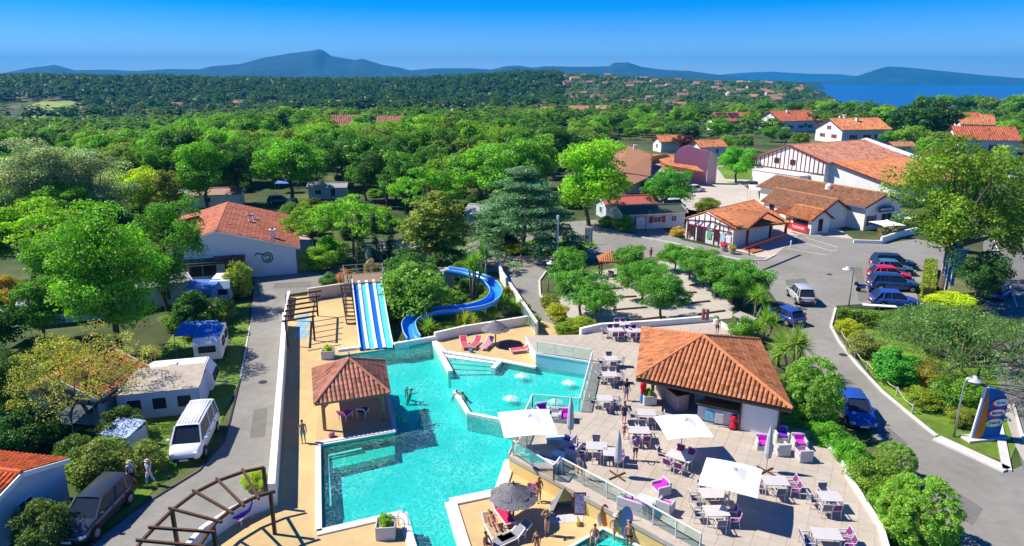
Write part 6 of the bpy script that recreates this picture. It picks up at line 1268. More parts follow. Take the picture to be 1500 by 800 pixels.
def thatch(px, py, h, r, label, dk=1.0):
    o = thing('thatched_parasol', label, 'parasol', G(px, py), 0, 'thatched parasols'); rs = np.random.RandomState(int(px)); b = MB(); b.mat(THATCH); n = 36
    for lay in range(3):
        r1 = r*(1-.27*lay); z1 = h-.62+.22*lay; r0 = r1*.32 if lay < 2 else .04; z0 = h-.62+.22*lay+.45*(1-.1*lay) if lay < 2 else h+.12
        for k in range(n):
            a0, a1 = 6.2832*k/n, 6.2832*(k+1)/n; am = (a0+a1)/2; rr = r1*(.94+.1*rs.rand()); zz = z1-.06*rs.rand()
            b.poly([(r0*math.cos(a0-.03), r0*math.sin(a0-.03), z0), (rr*math.cos(a0-.05), rr*math.sin(a0-.05), zz), (rr*math.cos(a1+.05), rr*math.sin(a1+.05), zz-.03), (r0*math.cos(a1), r0*math.sin(a1), z0)])
    b.build('canopy', None, o); b = MB(); b.mat(BROWN); b.tube([(0, 0, 0), (0, 0, h+.3)], .055, 8); b.build('pole', None, o); b = MB(); b.mat(CONC); b.lathe((0, 0, 0), [(.3, 0), (.28, .08)], 14); b.build('foot', None, o)
thatch(752, 762, 2.2, 1.35, 'dark grey thatched parasol on the lower deck beside the pool'); thatch(726, 504, 2.2, 1.35, 'small thatched parasol over the red loungers on the upper deck')
o = thing('parasol_shade_disc', 'dark disc painted as shade right of the thatched parasol on the upper deck', 'mat', G(748, 506)); b = MB(); b.mat(M('parasol_shade', (.2, .12, .09), .9, .2, 4)); b.lathe((0, 0, .013), [(1.15, 0), (1.12, .02)], 24); b.build('mat', None, o)  # dark disc painted where the thatched parasol's shadow falls
# loungers
LWH = M('lounger_white', (.78, .78, .78), .4, .04); STR = M('red_towel', (.6, .08, .12), .9, .35, 9); SLG = M('lounger_grey', (.25, .25, .27), .8, .1, 5); REDT = M('crimson_towel', (.62, .02, .1), .9, .08)
def mk_lounger(label, cush):
    o = thing('sun_lounger', label, 'sun lounger', (0, 0, 0), 0, 'sun loungers'); b = MB(); b.mat(LWH)
    for s in (-.32, .32): b.bar((s, -.95, .32), (s, .5, .32), .06); b.bar((s, .5, .32), (s, 1.0, .72), .06)
    b.bar((-.32, -.95, .32), (.32, -.95, .32), .06); b.bar((-.32, 1.0, .72), (.32, 1.0, .72), .06); b.build('frame', None, o)
    for x, y in ((-.32, -.8), (.32, -.8), (-.32, .55), (.32, .55)): b = MB(); b.mat(LWH); b.bar((x, y, 0), (x, y, .3), .06); b.build('leg', None, o)
    b = MB(); b.mat(cush); b.box((0, -.22, .36), (.58, 1.42, .05), bev=.02); b.build('seat', None, o); b = MB(); b.mat(cush); b.box((0, .76, .56), (.58, .6, .05), rx=.67, bev=.02); b.build('backrest', None, o); return o
for (x, y, a, cu, lab) in [(680, 508, R_(10), STR, 'sun lounger with red patterned towel, left of the three on the upper deck'), (696, 508, R_(-18), STR, 'sun lounger with red striped towel, middle of the three on the upper deck'), (713, 509, R_(-20), M('pink_towel', (.62, .25, .35), .9, .3, 8), 'sun lounger with pale pink towel, right of the three on the upper deck'), (762, 516, R_(-75), STR, 'white wheeled lounger with red cushion at the right of the upper deck'),
                        (738, 760, R_(25), REDT, 'lounger with crimson towel under the dark thatched parasol'), (752, 790, R_(-55), SLG, 'empty white framed lounger with grey slings, farther one on the lower deck'), (742, 797, R_(-55), SLG, 'empty white framed lounger with grey slings, nearer one on the lower deck'), (722, 782, R_(20), M('spotted_towel', (.45, .32, .2), .9, .5, 12), 'lounger with patterned towel at the pool corner'),
                        (506, 616, R_(160), MAG, 'reclining chair with pink sling under the cabana'), (532, 612, R_(175), M('navy_sling', (.04, .05, .2), .8), 'dark blue chair in the shade of the cabana'), (357, 762, R_(-20), MAG, 'folding deck chair with magenta sling under the curved pergola')]:
    o = mk_lounger(lab, cu); o.location = G(x, y)+Vector((0, 0, .1 if 460 < x < 580 and y < 640 else .012)); o.rotation_euler = (0, 0, a)
    if 'chair' in lab: o.scale = (.9, .62, 1.25)
# planters
def planter(px, py, s, label, z=0.0, col=(.17, .25, .03)):
    o = thing('planter_box', label, 'planter', G(px, py, z), .1); b = MB(); b.mat(M('grey_planter', (.55, .54, .55), .6, .05)); 
    for a, c, d in (((0, -s/2, s*.4), (s, .06, s*.8), 0), ((0, s/2, s*.4), (s, .06, s*.8), 0), ((-s/2, 0, s*.4), (.06, s-.06, s*.796), 0), ((s/2, 0, s*.4), (.06, s-.06, s*.796), 0)): b.box(a, c)
    b.box((0, 0, s*.33), (s-.08, s-.08, s*.6)); b.build('box', None, o); me = PROTO['bush'][0][0]; f = bpy.data.objects.new('foliage', me); link(f, o); f.location = (0, 0, s*.55); f.scale = (s*.85,)*3; f.color = (*col, 1)
planter(566, 783, 1.0, 'grey square planter with green plants on the pool platform at the bottom'); planter(481, 524, 1.0, 'white planter box with yellow shrub at the end of the footbath', col=(.3, .3, .03)); planter(950, 590, .9, 'white planter with red and green plants beside the bar post', TZ)
# ------------------------------------------------------------------ beach shelter, boards, bits on the lower deck
o = thing('beach_shelter', 'grey pop up beach shelter leaning against the yellow wall', 'beach shelter', G(829, 752)); GT = M('tent_grey', (.22, .22, .25), .8, .1); b = MB(); b.mat(GT); b.poly([(-.9, -.3, 0), (-.9, .9, 0), (-.1, .3, 1.5)]); b.poly([(-.9, .9, 0), (1.0, .6, 0), (-.1, .3, 1.5)]); b.poly([(1.0, .6, 0), (1.0, -.1, 0), (-.1, .3, 1.5)]); b.poly([(-.9, -.3, 0), (-.1, .3, 1.5), (-.1, .27, 1.5), (-.88, -.27, 0)]); b.build('canopy', None, o)
b = MB(); b.mat(M('tan_panel', (.5, .38, .1), .8)); b.poly([(-.1, .25, 1.48), (-.5, -.1, .8), (.6, .2, .75)]); b.build('inner_panel', None, o); b = MB(); b.mat(M('groundsheet', (.52, .5, .5), .9)); b.slab([(-1.0, -.9, .03), (.9, -.9, .03), (1.0, -.1, .03), (-.9, -.1, .03)], .02); b.build('groundsheet', None, o)
o = thing('poster_board', 'upright red framed poster leaning by the beach shelter', 'poster', G(849, 753)); b = MB(); b.mat(RED); b.box((0, 0, .7), (.7, .06, 1.3), rx=-.15); b.build('frame', None, o); b = MB(); b.mat(M('poster_print', (.4, .4, .6), .6, .7, 7)); b.box((0, -.04, .7), (.58, .02, 1.15), rx=-.15); b.build('print', None, o)
for (x, y, c, h, lab) in [(886, 772, (.75, .2, .03), 1.3, 'orange bodyboard leaning on the yellow wall'), (879, 771, (.5, .6, .7), .7, 'small blue and white ball like board beside the orange one'), (910, 786, (.8, .6, .03), 1.5, 'yellow board leaning on the yellow wall'), (917, 790, (.25, .35, .6), 1.9, 'tall blue board leaning on the yellow wall'), (862, 757, (.55, .6, .1), .8, 'yellow green towel hanging on the yellow wall')]:
    o = thing('bodyboard', lab, 'bodyboard', G(x, y)); b = MB(); b.mat(M('board_'+str(x), c, .4, .15, 3)); w = h*.2
    b.poly([(w*math.cos(a)*(1 if math.sin(a) > 0 else .9), .25*(math.sin(a)+1)*.4, h/2+h/2*math.sin(a)) for a in np.linspace(0, 6.283, 17)[:-1]]); b.poly([(w*math.cos(a)*(1 if math.sin(a) > 0 else .9), .06+.25*(math.sin(a)+1)*.4, h/2+h/2*math.sin(a)) for a in np.linspace(6.283, 0, 17)[:-1]]); b.build('board', None, o)
# ladders
def ladder(px, py, label, rot=0, z=0):
    o = thing('pool_ladder', label, 'ladder', G(px, py, z), rot); 
    for s in (-.25, .25): b = MB(); b.mat(METAL); b.smooth = True; b.tube([(s, .5, 0), (s, .5, .7), (s, .35, .85), (s, .05, .85), (s, -.1, .7), (s, -.15, -.9)], .022, 6); b.build('handrail', None, o)
    for k in range(3): b = MB(); b.mat(METAL); b.box((0, -.15, -.3-.25*k), (.5, .1, .04)); b.build('rung', None, o)
ladder(593, 775, 'steel pool ladder beside the grey planter', 1.3); ladder(651, 525, 'small steel handrail on the white wall between the two pools', .6)
# foam jets in the shallow pool
FOAM = M('foam', (.86, .9, .9), .9, .06, 8, .6); fn_ = FOAM.node_tree; ft_ = fn_.nodes.new('ShaderNodeBsdfTransparent'); fm_ = fn_.nodes.new('ShaderNodeMixShader'); fa_ = fn_.nodes.new('ShaderNodeAttribute'); fa_.attribute_name = 'tint'; fn_.links.new(fa_.outputs['Fac'], fm_.inputs[0]); fn_.links.new(ft_.outputs[0], fm_.inputs[1]); fn_.links.new(fn_.nodes['Principled BSDF'].outputs[0], fm_.inputs[2]); fn_.links.new(fm_.outputs[0], fn_.nodes['Material Output'].inputs['Surface'])
for (x, y, lab) in [(764, 551, 'white bubbling jet at the far left of the shallow pool'), (833, 561, 'white bubbling jet nearest the glass rail'), (748, 584, 'white bubbling jet above the big white parasol'), (813, 589, 'white bubbling jet behind the platform seats')]:
    rs = np.random.RandomState(x); V = []; F = []; nr, na = 12, 28
    for i in range(nr):
        for j in range(na):
            r = .85*(i/(nr-1))**.8*(1+.28*math.sin(j*1.7+x)*(i/nr)+.1*rs.randn()*(i/nr)); a = 6.2832*j/na; V.append((r*math.cos(a), r*.8*math.sin(a), .26*math.exp(-r*r*8)+.05*rs.rand()*(r < .7)-.03*(r > .55)))
    F = [(i*na+j, i*na+(j+1) % na, (i+1)*na+(j+1) % na, (i+1)*na+j) for i in range(nr-1) for j in range(na)]
    o = bpy.data.objects.new('bubbling_jet', np_mesh('bubbling_jet', V, [f[::-1] for f in F], FOAM, [max(.04, .95*math.exp(-((i/(nr-2))**2)*2.6)*(.6+.5*rs.rand())) for i in range(nr-1) for j in range(na)], smooth=True)); link(o); o.location = G(x, y, -.14); tag(o, lab, 'water jet', 'bubbling jets in the shallow pool')

# red items by the bar
o = thing('ice_cream_sign', 'red ice cream shaped figure standing at the right end of the bar counter', 'figure', G(1074, 628, TZ)); b = MB(); b.mat(M('glossy_red', (.62, .01, .03), .25, .05)); b.smooth = True; b.lathe((0, 0, 0), [(.2, 0), (.28, .15), (.22, .35), (.12, .5), (.2, .62), (.26, .8), (.18, 1.0), (.04, 1.08)], 14); b.build('figure', None, o); b = MB(); b.mat(DARKM); b.lathe((0, 0, -.001), [(.3, 0), (.3, .03)], 14); b.build('foot', None, o)
o = thing('red_stand', 'red and blue stand beside the planter at the bar post', 'stand', G(941, 590, TZ)); b = MB(); b.mat(M('glossy_red', None)); b.box((0, 0, 1.3), (.42, .3, .5), bev=.06); b.box((0, 0, .85), (.36, .28, .3), bev=.05); b.build('red_panel', None, o); b = MB(); b.mat(M('stand_blue', (.05, .3, .6), .5)); b.box((0, 0, .35), (.4, .3, .7), bev=.05); b.build('base', None, o)
for (x, y, c, lab) in [(846, 768, (.6, .5, .1), 'yellow beach bag on the lower deck below the shelter'), (765, 776, (.1, .3, .55), 'blue beach bag beside the lower deck loungers'), (690, 516, (.05, .2, .4), 'dark blue bag next to the upper deck loungers'), (486, 640, (.6, .2, .3), 'pink bag on the cabana platform corner')]:
    o = thing('beach_bag', lab, 'bag', G(x, y, .012 if y != 640 else .11), x*.7); b = MB(); b.mat(M('bag_%d' % x, c, .8, .15, 6)); b.box((0, 0, .17), (.46, .22, .34), bev=.06); b.build('bag', None, o); b = MB(); b.mat(BROWN); b.tube([(-.13, 0, .33), (-.08, 0, .5), (.08, 0, .5), (.13, 0, .33)], .015, 5); b.build('handle', None, o)
# ------------------------------------------------------------------ vehicles
TYRE = M('tyre', (.015, .015, .016), .85); RIM = M('rim', (.5, .5, .52), .35, .05, 3, metal=.7); HEAD = M('headlight', (.75, .78, .8), .1, .05, spec=.8); TAIL = M('taillight', (.45, .01, .01), .2); BLACKP = M('black_plastic', (.02, .02, .022), .6)
def paint(n, c): return M('paint_'+n, c, .22, .03, 1, spec=.7)
SHAPES = {  # x stations: (x, half width, bottom z, top z) from tail to nose; then cabin: (x rear base, x rear top, x front top, x front base, roof z)
 'hatch': (4.1, [(-2.05, .72, .38, .72), (-1.98, .82, .25, .9), (-1.4, .87, .2, .95), (0, .88, .18, .93), (.8, .88, .19, .9), (1.4, .85, .2, .82), (1.9, .78, .26, .7), (2.05, .62, .34, .58)], (-1.95, -1.45, .15, 1.0, 1.47)),
 'suv': (4.5, [(-2.25, .76, .42, .8), (-2.18, .87, .3, 1.0), (-1.5, .92, .25, 1.06), (0, .93, .23, 1.04), (1.0, .92, .24, 1.02), (1.7, .9, .26, .95), (2.1, .84, .32, .82), (2.25, .68, .4, .66)], (-2.15, -1.7, .3, 1.15, 1.68)),
 'estate': (4.6, [(-2.3, .74, .4, .76), (-2.22, .85, .26, .95), (-1.5, .9, .2, 1.0), (0, .91, .19, .98), (1.0, .9, .2, .95), (1.7, .87, .22, .86), (2.15, .8, .28, .74), (2.3, .64, .36, .6)], (-2.2, -1.85, .3, 1.2, 1.56)),
 'van': (5.0, [(-2.5, .88, .42, .9), (-2.45, .95, .3, 1.1), (-1.6, .97, .26, 1.15), (0, .97, .25, 1.14), (1.2, .96, .26, 1.12), (1.9, .93, .28, 1.05), (2.35, .86, .34, .9), (2.5, .7, .42, .7)], (-2.45, -2.35, 1.05, 1.75, 1.95))}
def car(px, py, head, shape, pm, label, name='parked_car', cat='car', group=None, s=1.0, z=0.0, stripes=False):
    L, st, cb = SHAPES[shape]; o = thing(name, label, cat, G(px, py, z)+Vector((0, 0, .012)), head, group); o.scale = (s, s, s)
    b = MB(); b.mat(pm); b.smooth = True; i0 = 0
    for x, w, zb, zt in st:
        h = zt-zb; b.v += [(x, -w*.9, zb), (x, -w, zb+h*.25), (x, -w, zb+h*.7), (x, -w*.95, zt-h*.06), (x, -w*.84, zt), (x, w*.84, zt), (x, w*.95, zt-h*.06), (x, w, zb+h*.7), (x, w, zb+h*.25), (x, w*.9, zb)]
    n = 10
    for k in range(len(st)-1):
        for j in range(n): a = k*n+j; c = k*n+(j+1) % n; b.face((a, a+n, c+n, c))
    b.face(list(range(n))); b.face([(len(st)-1)*n+j for j in range(n-1, -1, -1)]); bd = b.build('body', None, o)
    zb = float(np.interp(0, [q[0] for q in st], [q[3] for q in st])); xr0, xr1, xf1, xf0, zr = cb; wt = max(q[1] for q in st); wb, wr = wt*.9, wt*.72
    zr0, zf0 = [float(np.interp(x, [q[0] for q in st], [q[3] for q in st]))-.03 for x in (xr0, xf0)]
    low = [(xr0, -wb, zr0), (xf0, -wb, zf0), (xf0, wb, zf0), (xr0, wb, zr0)]; hi = [(xr1, -wr, zr), (xf1, -wr, zr), (xf1, wr, zr), (xr1, wr, zr)]
    b = MB(); b.mat(GLASSD); b.poly([low[0], low[1], hi[1], hi[0]]); b.poly([low[2], low[3], hi[3], hi[2]]); g = b.build('side_window', None, o)
    b = MB(); b.mat(GLASSD); b.poly([low[1], low[2], hi[2], hi[1]]); b.build('windscreen', None, o); b = MB(); b.mat(GLASSD); b.poly([low[3], low[0], hi[0], hi[3]]); b.build('rear_window', None, o)
    b = MB(); b.mat(pm); b.smooth = True; R = []
    for t in np.linspace(0, 1, 6):
        x = xr1-.06+(xf1-xr1+.12)*t; dz = .05*math.sin(math.pi*t)
        b.v += [(x, -wr-.02, zr-.02+dz*.3), (x, -wr*.8, zr+.03+dz), (x, 0, zr+.05+dz), (x, wr*.8, zr+.03+dz), (x, wr+.02, zr-.02+dz*.3)]
    for k in range(5):
        for j in range(4): a = k*5+j; b.face((a, a+5, a+6, a+1))
    rf = b.build('roof', None, o)
    if stripes:
        for k in range(7): q = MB(); q.mat(pm); q.box(((xr1+xf1)/2, -wr*.78+k*wr*.26, zr+.085), (xf1-xr1-.3, .05, .03)); q.build('roof_rib', None, rf)
    b = MB(); b.mat(pm)
    for s_ in (-1, 1):
        for a, c in ((low[0 if s_ < 0 else 3], hi[0 if s_ < 0 else 3]), (low[1 if s_ < 0 else 2], hi[1 if s_ < 0 else 2])): b.bar(a, c, .09, .07)
        xm = xr0+(xf0-xr0)*.5; xm1 = xr1+(xf1-xr1)*.5; b.bar((xm, s_*(wb+.005), zb-.02), (xm1, s_*(wr+.005), zr), .09, .05); xq = xr0+(xf0-xr0)*.22; b.bar((xq, s_*(wb+.005), zb-.02), (xr1+(xf1-xr1)*.16, s_*(wr+.005), zr), .1, .05)
    b.build('pillars', None, o, kind='stuff')
    for s_ in (-1, 1):
        b = MB(); b.mat(pm); b.box((xf0-.3, s_*(wt+.1), zb+.08), (.16, .22, .15), bev=.03); b.build('wing_mirror', None, o)
        b = MB(); b.mat(HEAD); x, w, zb_, zt = st[-2]; b.box((x-.02, s_*w*.82, zt-.14), (.34, .3, .16), rz=-s_*.5, bev=.04); b.build('headlight', None, o)
        b = MB(); b.mat(TAIL); x, w, zb_, zt = st[1]; b.box((x-.03, s_*w*.86, zt-.14), (.14, .26, .24), bev=.03); b.build('taillight', None, o)
        for x in (-L*.31, L*.31):
            b = MB(); b.mat(TYRE); b.smooth = False; y = s_*(wt-.08); r = .33; b.tube([(x, y-s_*.11, r), (x, y+s_*.12, r)], r, 18); wq = b.build('wheel', None, o)
            b = MB(); b.mat(BLACKP); b.tube([(x, s_*(wt-.12), r+.02), (x, s_*(wt+.012), r+.02)], r+.065, 18); b.build('wheel_arch', None, o); b = MB(); b.mat(RIM); b.tube([(x, y+s_*.1, r), (x, y+s_*.135, r)], r*.62, 10); b.build('rim', None, wq)
    b = MB(); b.mat(BLACKP); x, w, zb_, zt = st[-1]; b.box((x-.02, 0, zb_+.02), (.16, w*1.7, .16), bev=.04); b.build('front_bumper', None, o); b = MB(); b.mat(BLACKP); x, w, zb_, zt = st[0]; b.box((x+.03, 0, zb_+.04), (.16, w*1.9, .2), bev=.04); b.build('rear_bumper', None, o)
    for s_ in (-1, 1):
        for x in (xr0+(xf0-xr0)*.3, xr0+(xf0-xr0)*.62): b = MB(); b.mat(BLACKP); b.box((x, s_*(wt+.005), zb-.16), (.2, .03, .04)); b.build('door_handle', None, o)
    b = MB(); b.mat(PAINT); b.box((st[0][0]-.03, 0, .62), (.03, .52, .12)); b.build('number_plate', None, o); b = MB(); b.mat(PAINT); b.box((st[-1][0]+.05, 0, .42), (.03, .52, .12)); b.build('number_plate', None, o)
    b = MB(); b.mat(BLACKP); x, w, zb_, zt = st[-2]; b.box((x+.08, 0, (zb_+zt)/2+.05), (.08, w*1.0, .14), rz=0); b.build('grille', None, o); return o
SIL = paint('silver', (.42, .44, .47)); NAVYP = paint('navy', (.012, .05, .2)); BLKP = paint('black', (.014, .03, .06)); REDP = paint('red', (.6, .01, .07)); GRYP = paint('steel', (.06, .16, .3)); WHP = paint('white', (.78, .78, .77)); BLUP = paint('blue', (.02, .07, .36)); GREYP = paint('graphite', (.035, .045, .06))  # navy, black and steel: blue reflection mixed into the base colour
car(287, 652, R_(-80), 'van', WHP, 'white camper van with ribbed roof parked on the left lane edge', 'camper_van', 'van', s=1.08, stripes=True)
car(143, 762, R_(-92), 'estate', GREYP, 'dark grey estate car parked by the grass at the bottom left', s=1.1)
car(1172, 440, R_(84), 'suv', SIL, 'silver car driving away across the car park', 'moving_car', s=1.08)
car(1251, 612, R_(-100), 'hatch', BLUP, 'blue car parked by the hedge right of the terrace', s=1.1)
car(1148, 470, R_(112), 'hatch', BLUP, 'dark blue car half hidden by the palms above the terrace', s=1.05)
PK = 'cars parked in a row by the hedge'
for (x, y, c, sh, lab) in [(1308, 393, BLKP, 'estate', 'black car at the far end of the parked row'), (1307, 401, GRYP, 'hatch', 'blue grey car second from the far end of the parked row'), (1303, 411, REDP, 'hatch', 'red car in the middle of the parked row'), (1308, 424, NAVYP, 'estate', 'dark navy car just in front of the red one'), (1310, 449, BLUP, 'hatch', 'bright blue car nearest the hedge in the parked row')]:
    car(x, y, R_(-10), sh, c, lab, group=PK, s=1.2)
for (x, y, hd, c, sh, lab) in [(428, 308, -80, BLKP, 'van', 'dark van parked behind the camp building'), (1018, 281, 20, WHP, 'estate', 'white car on the beige court by the posts'), (1008, 277, 15, GRYP, 'hatch', 'grey car behind the white one on the beige court'), (985, 306, 15, WHP, 'van', 'white van with dark rear window below the round tree'), (1105, 275, 10, GREYP, 'hatch', 'dark car at the corner of the hall'), (1262, 327, 15, paint('teal', (.05, .2, .3)), 'hatch', 'teal car between the parasols of the restaurant'), (300, 300, 20, WHP, 'hatch', 'white car glimpsed under the trees left of the camp building'), (1480, 262, 70, WHP, 'van', 'white van at the right edge beyond the big olive tree'), (1462, 436, 40, BLUP, 'hatch', 'blue car in the tree shade at the right edge road'), (410, 298, 8, paint('green', (.05, .12, .09)), 'estate', 'dark green car beside the dark parked van')]:
    car(x, y, R_(hd), sh, c, lab)
o = thing('motor_scooter', 'blue and black motor scooter parked between two cars', 'scooter', G(1266, 428), R_(-20)); b = MB(); b.mat(BLUP); b.box((.45, 0, .62), (.3, .42, .7), ry=-.3, bev=.1); b.box((-.4, 0, .62), (.9, .36, .35), bev=.1); b.build('fairing', None, o); b = MB(); b.mat(BLACKP); b.box((-.3, 0, .84), (.95, .32, .12), bev=.05); b.build('seat', None, o); b = MB(); b.mat(HEAD); b.box((.62, 0, .95), (.14, .26, .2), bev=.05); b.build('headlight', None, o)
for x in (-.65, .68): b = MB(); b.mat(TYRE); b.tube([(x, -.07, .28), (x, .07, .28)], .28, 14); b.build('wheel', None, o)
b = MB(); b.mat(BLACKP); b.bar((.48, -.36, 1.05), (.48, .36, 1.05), .05); b.build('handlebar', None, o); b = MB(); b.mat(BLACKP); b.box((-.95, 0, .95), (.4, .42, .36), bev=.06); b.build('top_box', None, o)
# caravans, awnings and tents
def caravan(px, py, head, label, L=4.6, wcol=WHITE, roofc=None, s=1.0):
    o = thing('caravan', label, 'caravan', G(px, py), head); o.scale = (s, s, s); b = MB(); b.mat(wcol); P = [(-L/2+.1, .45), (L/2-.15, .45), (L/2, .9), (L/2-.1, 1.7), (L/2-.55, 2.4), (-L/2+.4, 2.4), (-L/2, 2.0)]; k = len(P); i = 0
    b.v += [(x, -1.1, z) for x, z in P]+[(x, 1.1, z) for x, z in P]; b.face(range(k-1, -1, -1)); b.face(range(k, 2*k)); [b.face((j, (j+1) % k, k+(j+1) % k, k+j)) for j in range(k)]; b.build('body', None, o)
    b = MB(); b.mat(roofc or WHITE); b.box((-.05, 0, 2.43), (L-1.2, 2.1, .06), bev=.02); b.build('roof', None, o); b = MB(); b.mat(PAINT); b.box((-.4, 0, 2.52), (.6, .6, .12), bev=.03); b.build('roof_hatch', None, o)
    for y in (-1.1, 1.1): window(o, (-.8, y, 1.6), (0, y, 0), 1.0, .55, None, BLACKP, 0); window(o, (1.0, y, 1.6), (0, y, 0), .9, .55, None, BLACKP, 0)
    window(o, (L/2-.06, 0, 1.35), (1, 0, 0), 1.6, .55, None, BLACKP, 0); window(o, (-L/2+.02, 0, 1.45), (-1, 0, 0), 1.3, .5, None, BLACKP, 0)
    for y in (-1.08, 1.08): b = MB(); b.mat(TYRE); b.tube([(-.2, y-.08, .32), (-.2, y+.08, .32)], .32, 14); b.build('wheel', None, o)
    b = MB(); b.mat(METAL); b.bar((L/2-.1, .4, .5), (L/2+1.1, 0, .5), .08); b.bar((L/2-.1, -.4, .5), (L/2+1.1, 0, .5), .08); b.build('drawbar', None, o, kind='stuff'); return o
BLR = M('blue_awning_and_shade', (.08, .2, .55), .8, .1, 2); PALB = M('pale_blue_awning_and_shade', (.4, .52, .68), .8, .1, 2)
caravan(330, 436, R_(-80), 'white caravan with blue awning beside the tall clipped hedge', wcol=PALB); caravan(312, 520, R_(105), 'white caravan with its roof coloured blue for the tree shade', wcol=WHITE, roofc=BLR)  # pale blue body and blue roof paint the shade on two white caravans
def awning(px, py, rot, w, d, h0, h1, mat, label, wallm=None, name='awning_tent'):
    o = thing(name, label, 'awning', G(px, py), rot); b = MB(); b.mat(mat); b.slab([(-w/2, -d/2, h0), (w/2, -d/2, h0), (w/2, d/2, h1), (-w/2, d/2, h1)], .05); b.build('canopy', None, o)
    for x, y, h in ((-w/2, -d/2, h0), (w/2, -d/2, h0), (w/2, d/2, h1), (-w/2, d/2, h1)): b = MB(); b.mat(METAL); b.bar((x*.98, y*.98, 0), (x*.98, y*.98, h-.05), .05); b.build('pole', None, o)
    if wallm:
        b = MB(); b.mat(wallm); b.box((0, -d/2+.05, h0/2), (w-.1, .04, h0-.1)); b.build('front_wall', None, o); b = MB(); b.mat(wallm); b.box((w/2-.05, 0, (h0+h1)/4), (.04, d-.15, h0-.1)); b.build('side_wall', None, o)
        for k in range(3): b = MB(); b.mat(GLASSD); b.box((-w*.3+k*w*.3, -d/2+.02, h0*.55), (w*.16, .03, h0*.4)); b.build('window', None, o)
    return o
awning(292, 515, R_(10), 3.2, 2.6, 2.1, 2.5, BLR, 'blue tarpaulin awning left of the shaded caravan'); awning(300, 447, R_(5), 3.0, 3.2, 2.2, 2.5, BLR, 'deep blue awning left of the white caravan by the hedge', M('blue_wall_cloth', (.12, .25, .55), .8))
awning(245, 596, R_(14), 5.6, 3.6, 2.1, 2.6, M('cream_canvas', (.44, .38, .31), .85, .15, 2), 'cream and brown awning tent of a caravan, behind the white van', M('blue_white_cloth', (.42, .52, .68), .8, .1), 'awning_tent'); caravan(268, 575, R_(14), 'cream caravan with maroon windows behind the awning tent', L=5.2)
awning(185, 655, R_(-15), 2.2, 1.8, 1.3, 1.7, PALB, 'pale blue low tent beside the shaded bushes', PALB); awning(100, 640, R_(-10), 3.0, 2.0, 1.6, 2.0, M('dark_tarp', (.06, .09, .11), .8), 'dark tarpaulin in the shade below the blue bungalow'); awning(30, 500, R_(12), 3.4, 2.6, 1.9, 2.3, PALB, 'pale tent in deep shade at the left edge'); awning(420, 282, R_(5), 4, 3, 2.2, 2.5, BLR, 'blue awning behind the bright green broad tree')
awning(700, 330, R_(-15), 4.2, 2.2, 2.1, 2.5, M('striped_awning', (.4, .35, .55), .8, .5, 5), 'striped blue and red awning left of the cedar'); awning(1122, 296, R_(-14), 7, 6, 2.7, 3.0, M('pale_canopy', (.62, .6, .58), .85, .06, 1), 'large pale canopy over the restaurant terrace beside the reception')
for (x, y, lab) in [(1300, 322, 'white square parasol of the restaurant terrace, nearer one'), (1330, 312, 'white square parasol of the restaurant terrace behind the oak foliage')]:
    o = square_parasol(x, y, 2.6, 1.9, .2, lab, None); p = G(x, y, 2.6); o.location = (p.x, p.y, 0)
wallbar([(1290, 357), (1316, 348), (1342, 342)], .3, 0, 1.0, WHITE, 'garden_wall'); wallbar([(1250, 356), (1290, 357)], .3, 0, .5, WHITE, 'garden_wall')
rs = np.random.RandomState(4); C = []; base = GL([(1285, 348), (1340, 335), (1335, 322), (1285, 335)])
for i in range(900): a, c = rs.rand(2); p = base[0].lerp(base[1], a).lerp(base[3].lerp(base[2], a), c); C.append((p.x, p.y, .2+rs.rand()*.8))
V, F = leaf_quads(rs, np.array(C), rs.randn(900, 3)+[0, 0, .5], np.full(900, .28)); cc = np.array([(.4, .3, .25), (.25, .12, .1), (.3, .28, .12), (.5, .48, .45)])[rs.randint(0, 4, 900)]
o = bpy.data.objects.new('flower_bed', np_mesh('flower_bed', V, F, LEAF, cc)); link(o); o.color = (1, 1, 1, 1); tag(o, 'mixed brown and cream planting behind the white restaurant wall', 'flower bed', kind='stuff')
# ------------------------------------------------------------------ street furniture
def lamp(px, py, h, arm_, label):
    o = thing('street_lamp', label, 'street lamp', G(px, py)); b = MB(); b.mat(METAL); b.smooth = True; b.tube([(0, 0, 0), (0, 0, h*.6), (0, 0, h-.3), (arm_*.25, 0, h+.1), (arm_*.6, 0, h+.15)], [.08, .06, .05, .045, .04], 8); b.build('pole', None, o)
    b = MB(); b.mat(M('lamp_shade', (.6, .6, .6), .4)); b.smooth = True; b.lathe((arm_*.8, 0, h-.15), [(.5, 0), (.48, .06), (.2, .18), (.12, .35)], 16); b.build('lamp_shade', None, o)
lamp(1243, 450, 4.4, -.9, 'street lamp standing in the long hedge by the parked cars'); lamp(1397, 640, 4.4, .8, 'street lamp on the verge beside the entrance totem')
for (x, y, h, lab) in [(803, 428, 3.6, 'thin post lamp beside the left tree row'), (995, 290, 5.0, 'thin lamp post on the beige court'), (1103, 262, 4.5, 'lamp post in front of the hall')]: lamp(x, y, h, .3, lab)
o = thing('white_mast', 'plain white mast rising in front of the cedar shade', 'mast', G(816, 385)); b = MB(); b.mat(PAINT); b.tube([(0, 0, 0), (0, 0, 6.5)], .16, 10); b.build('pole', None, o); b = MB(); b.mat(CONC); b.box((0, 0, .1), (.5, .5, .2)); b.build('foot', None, o)
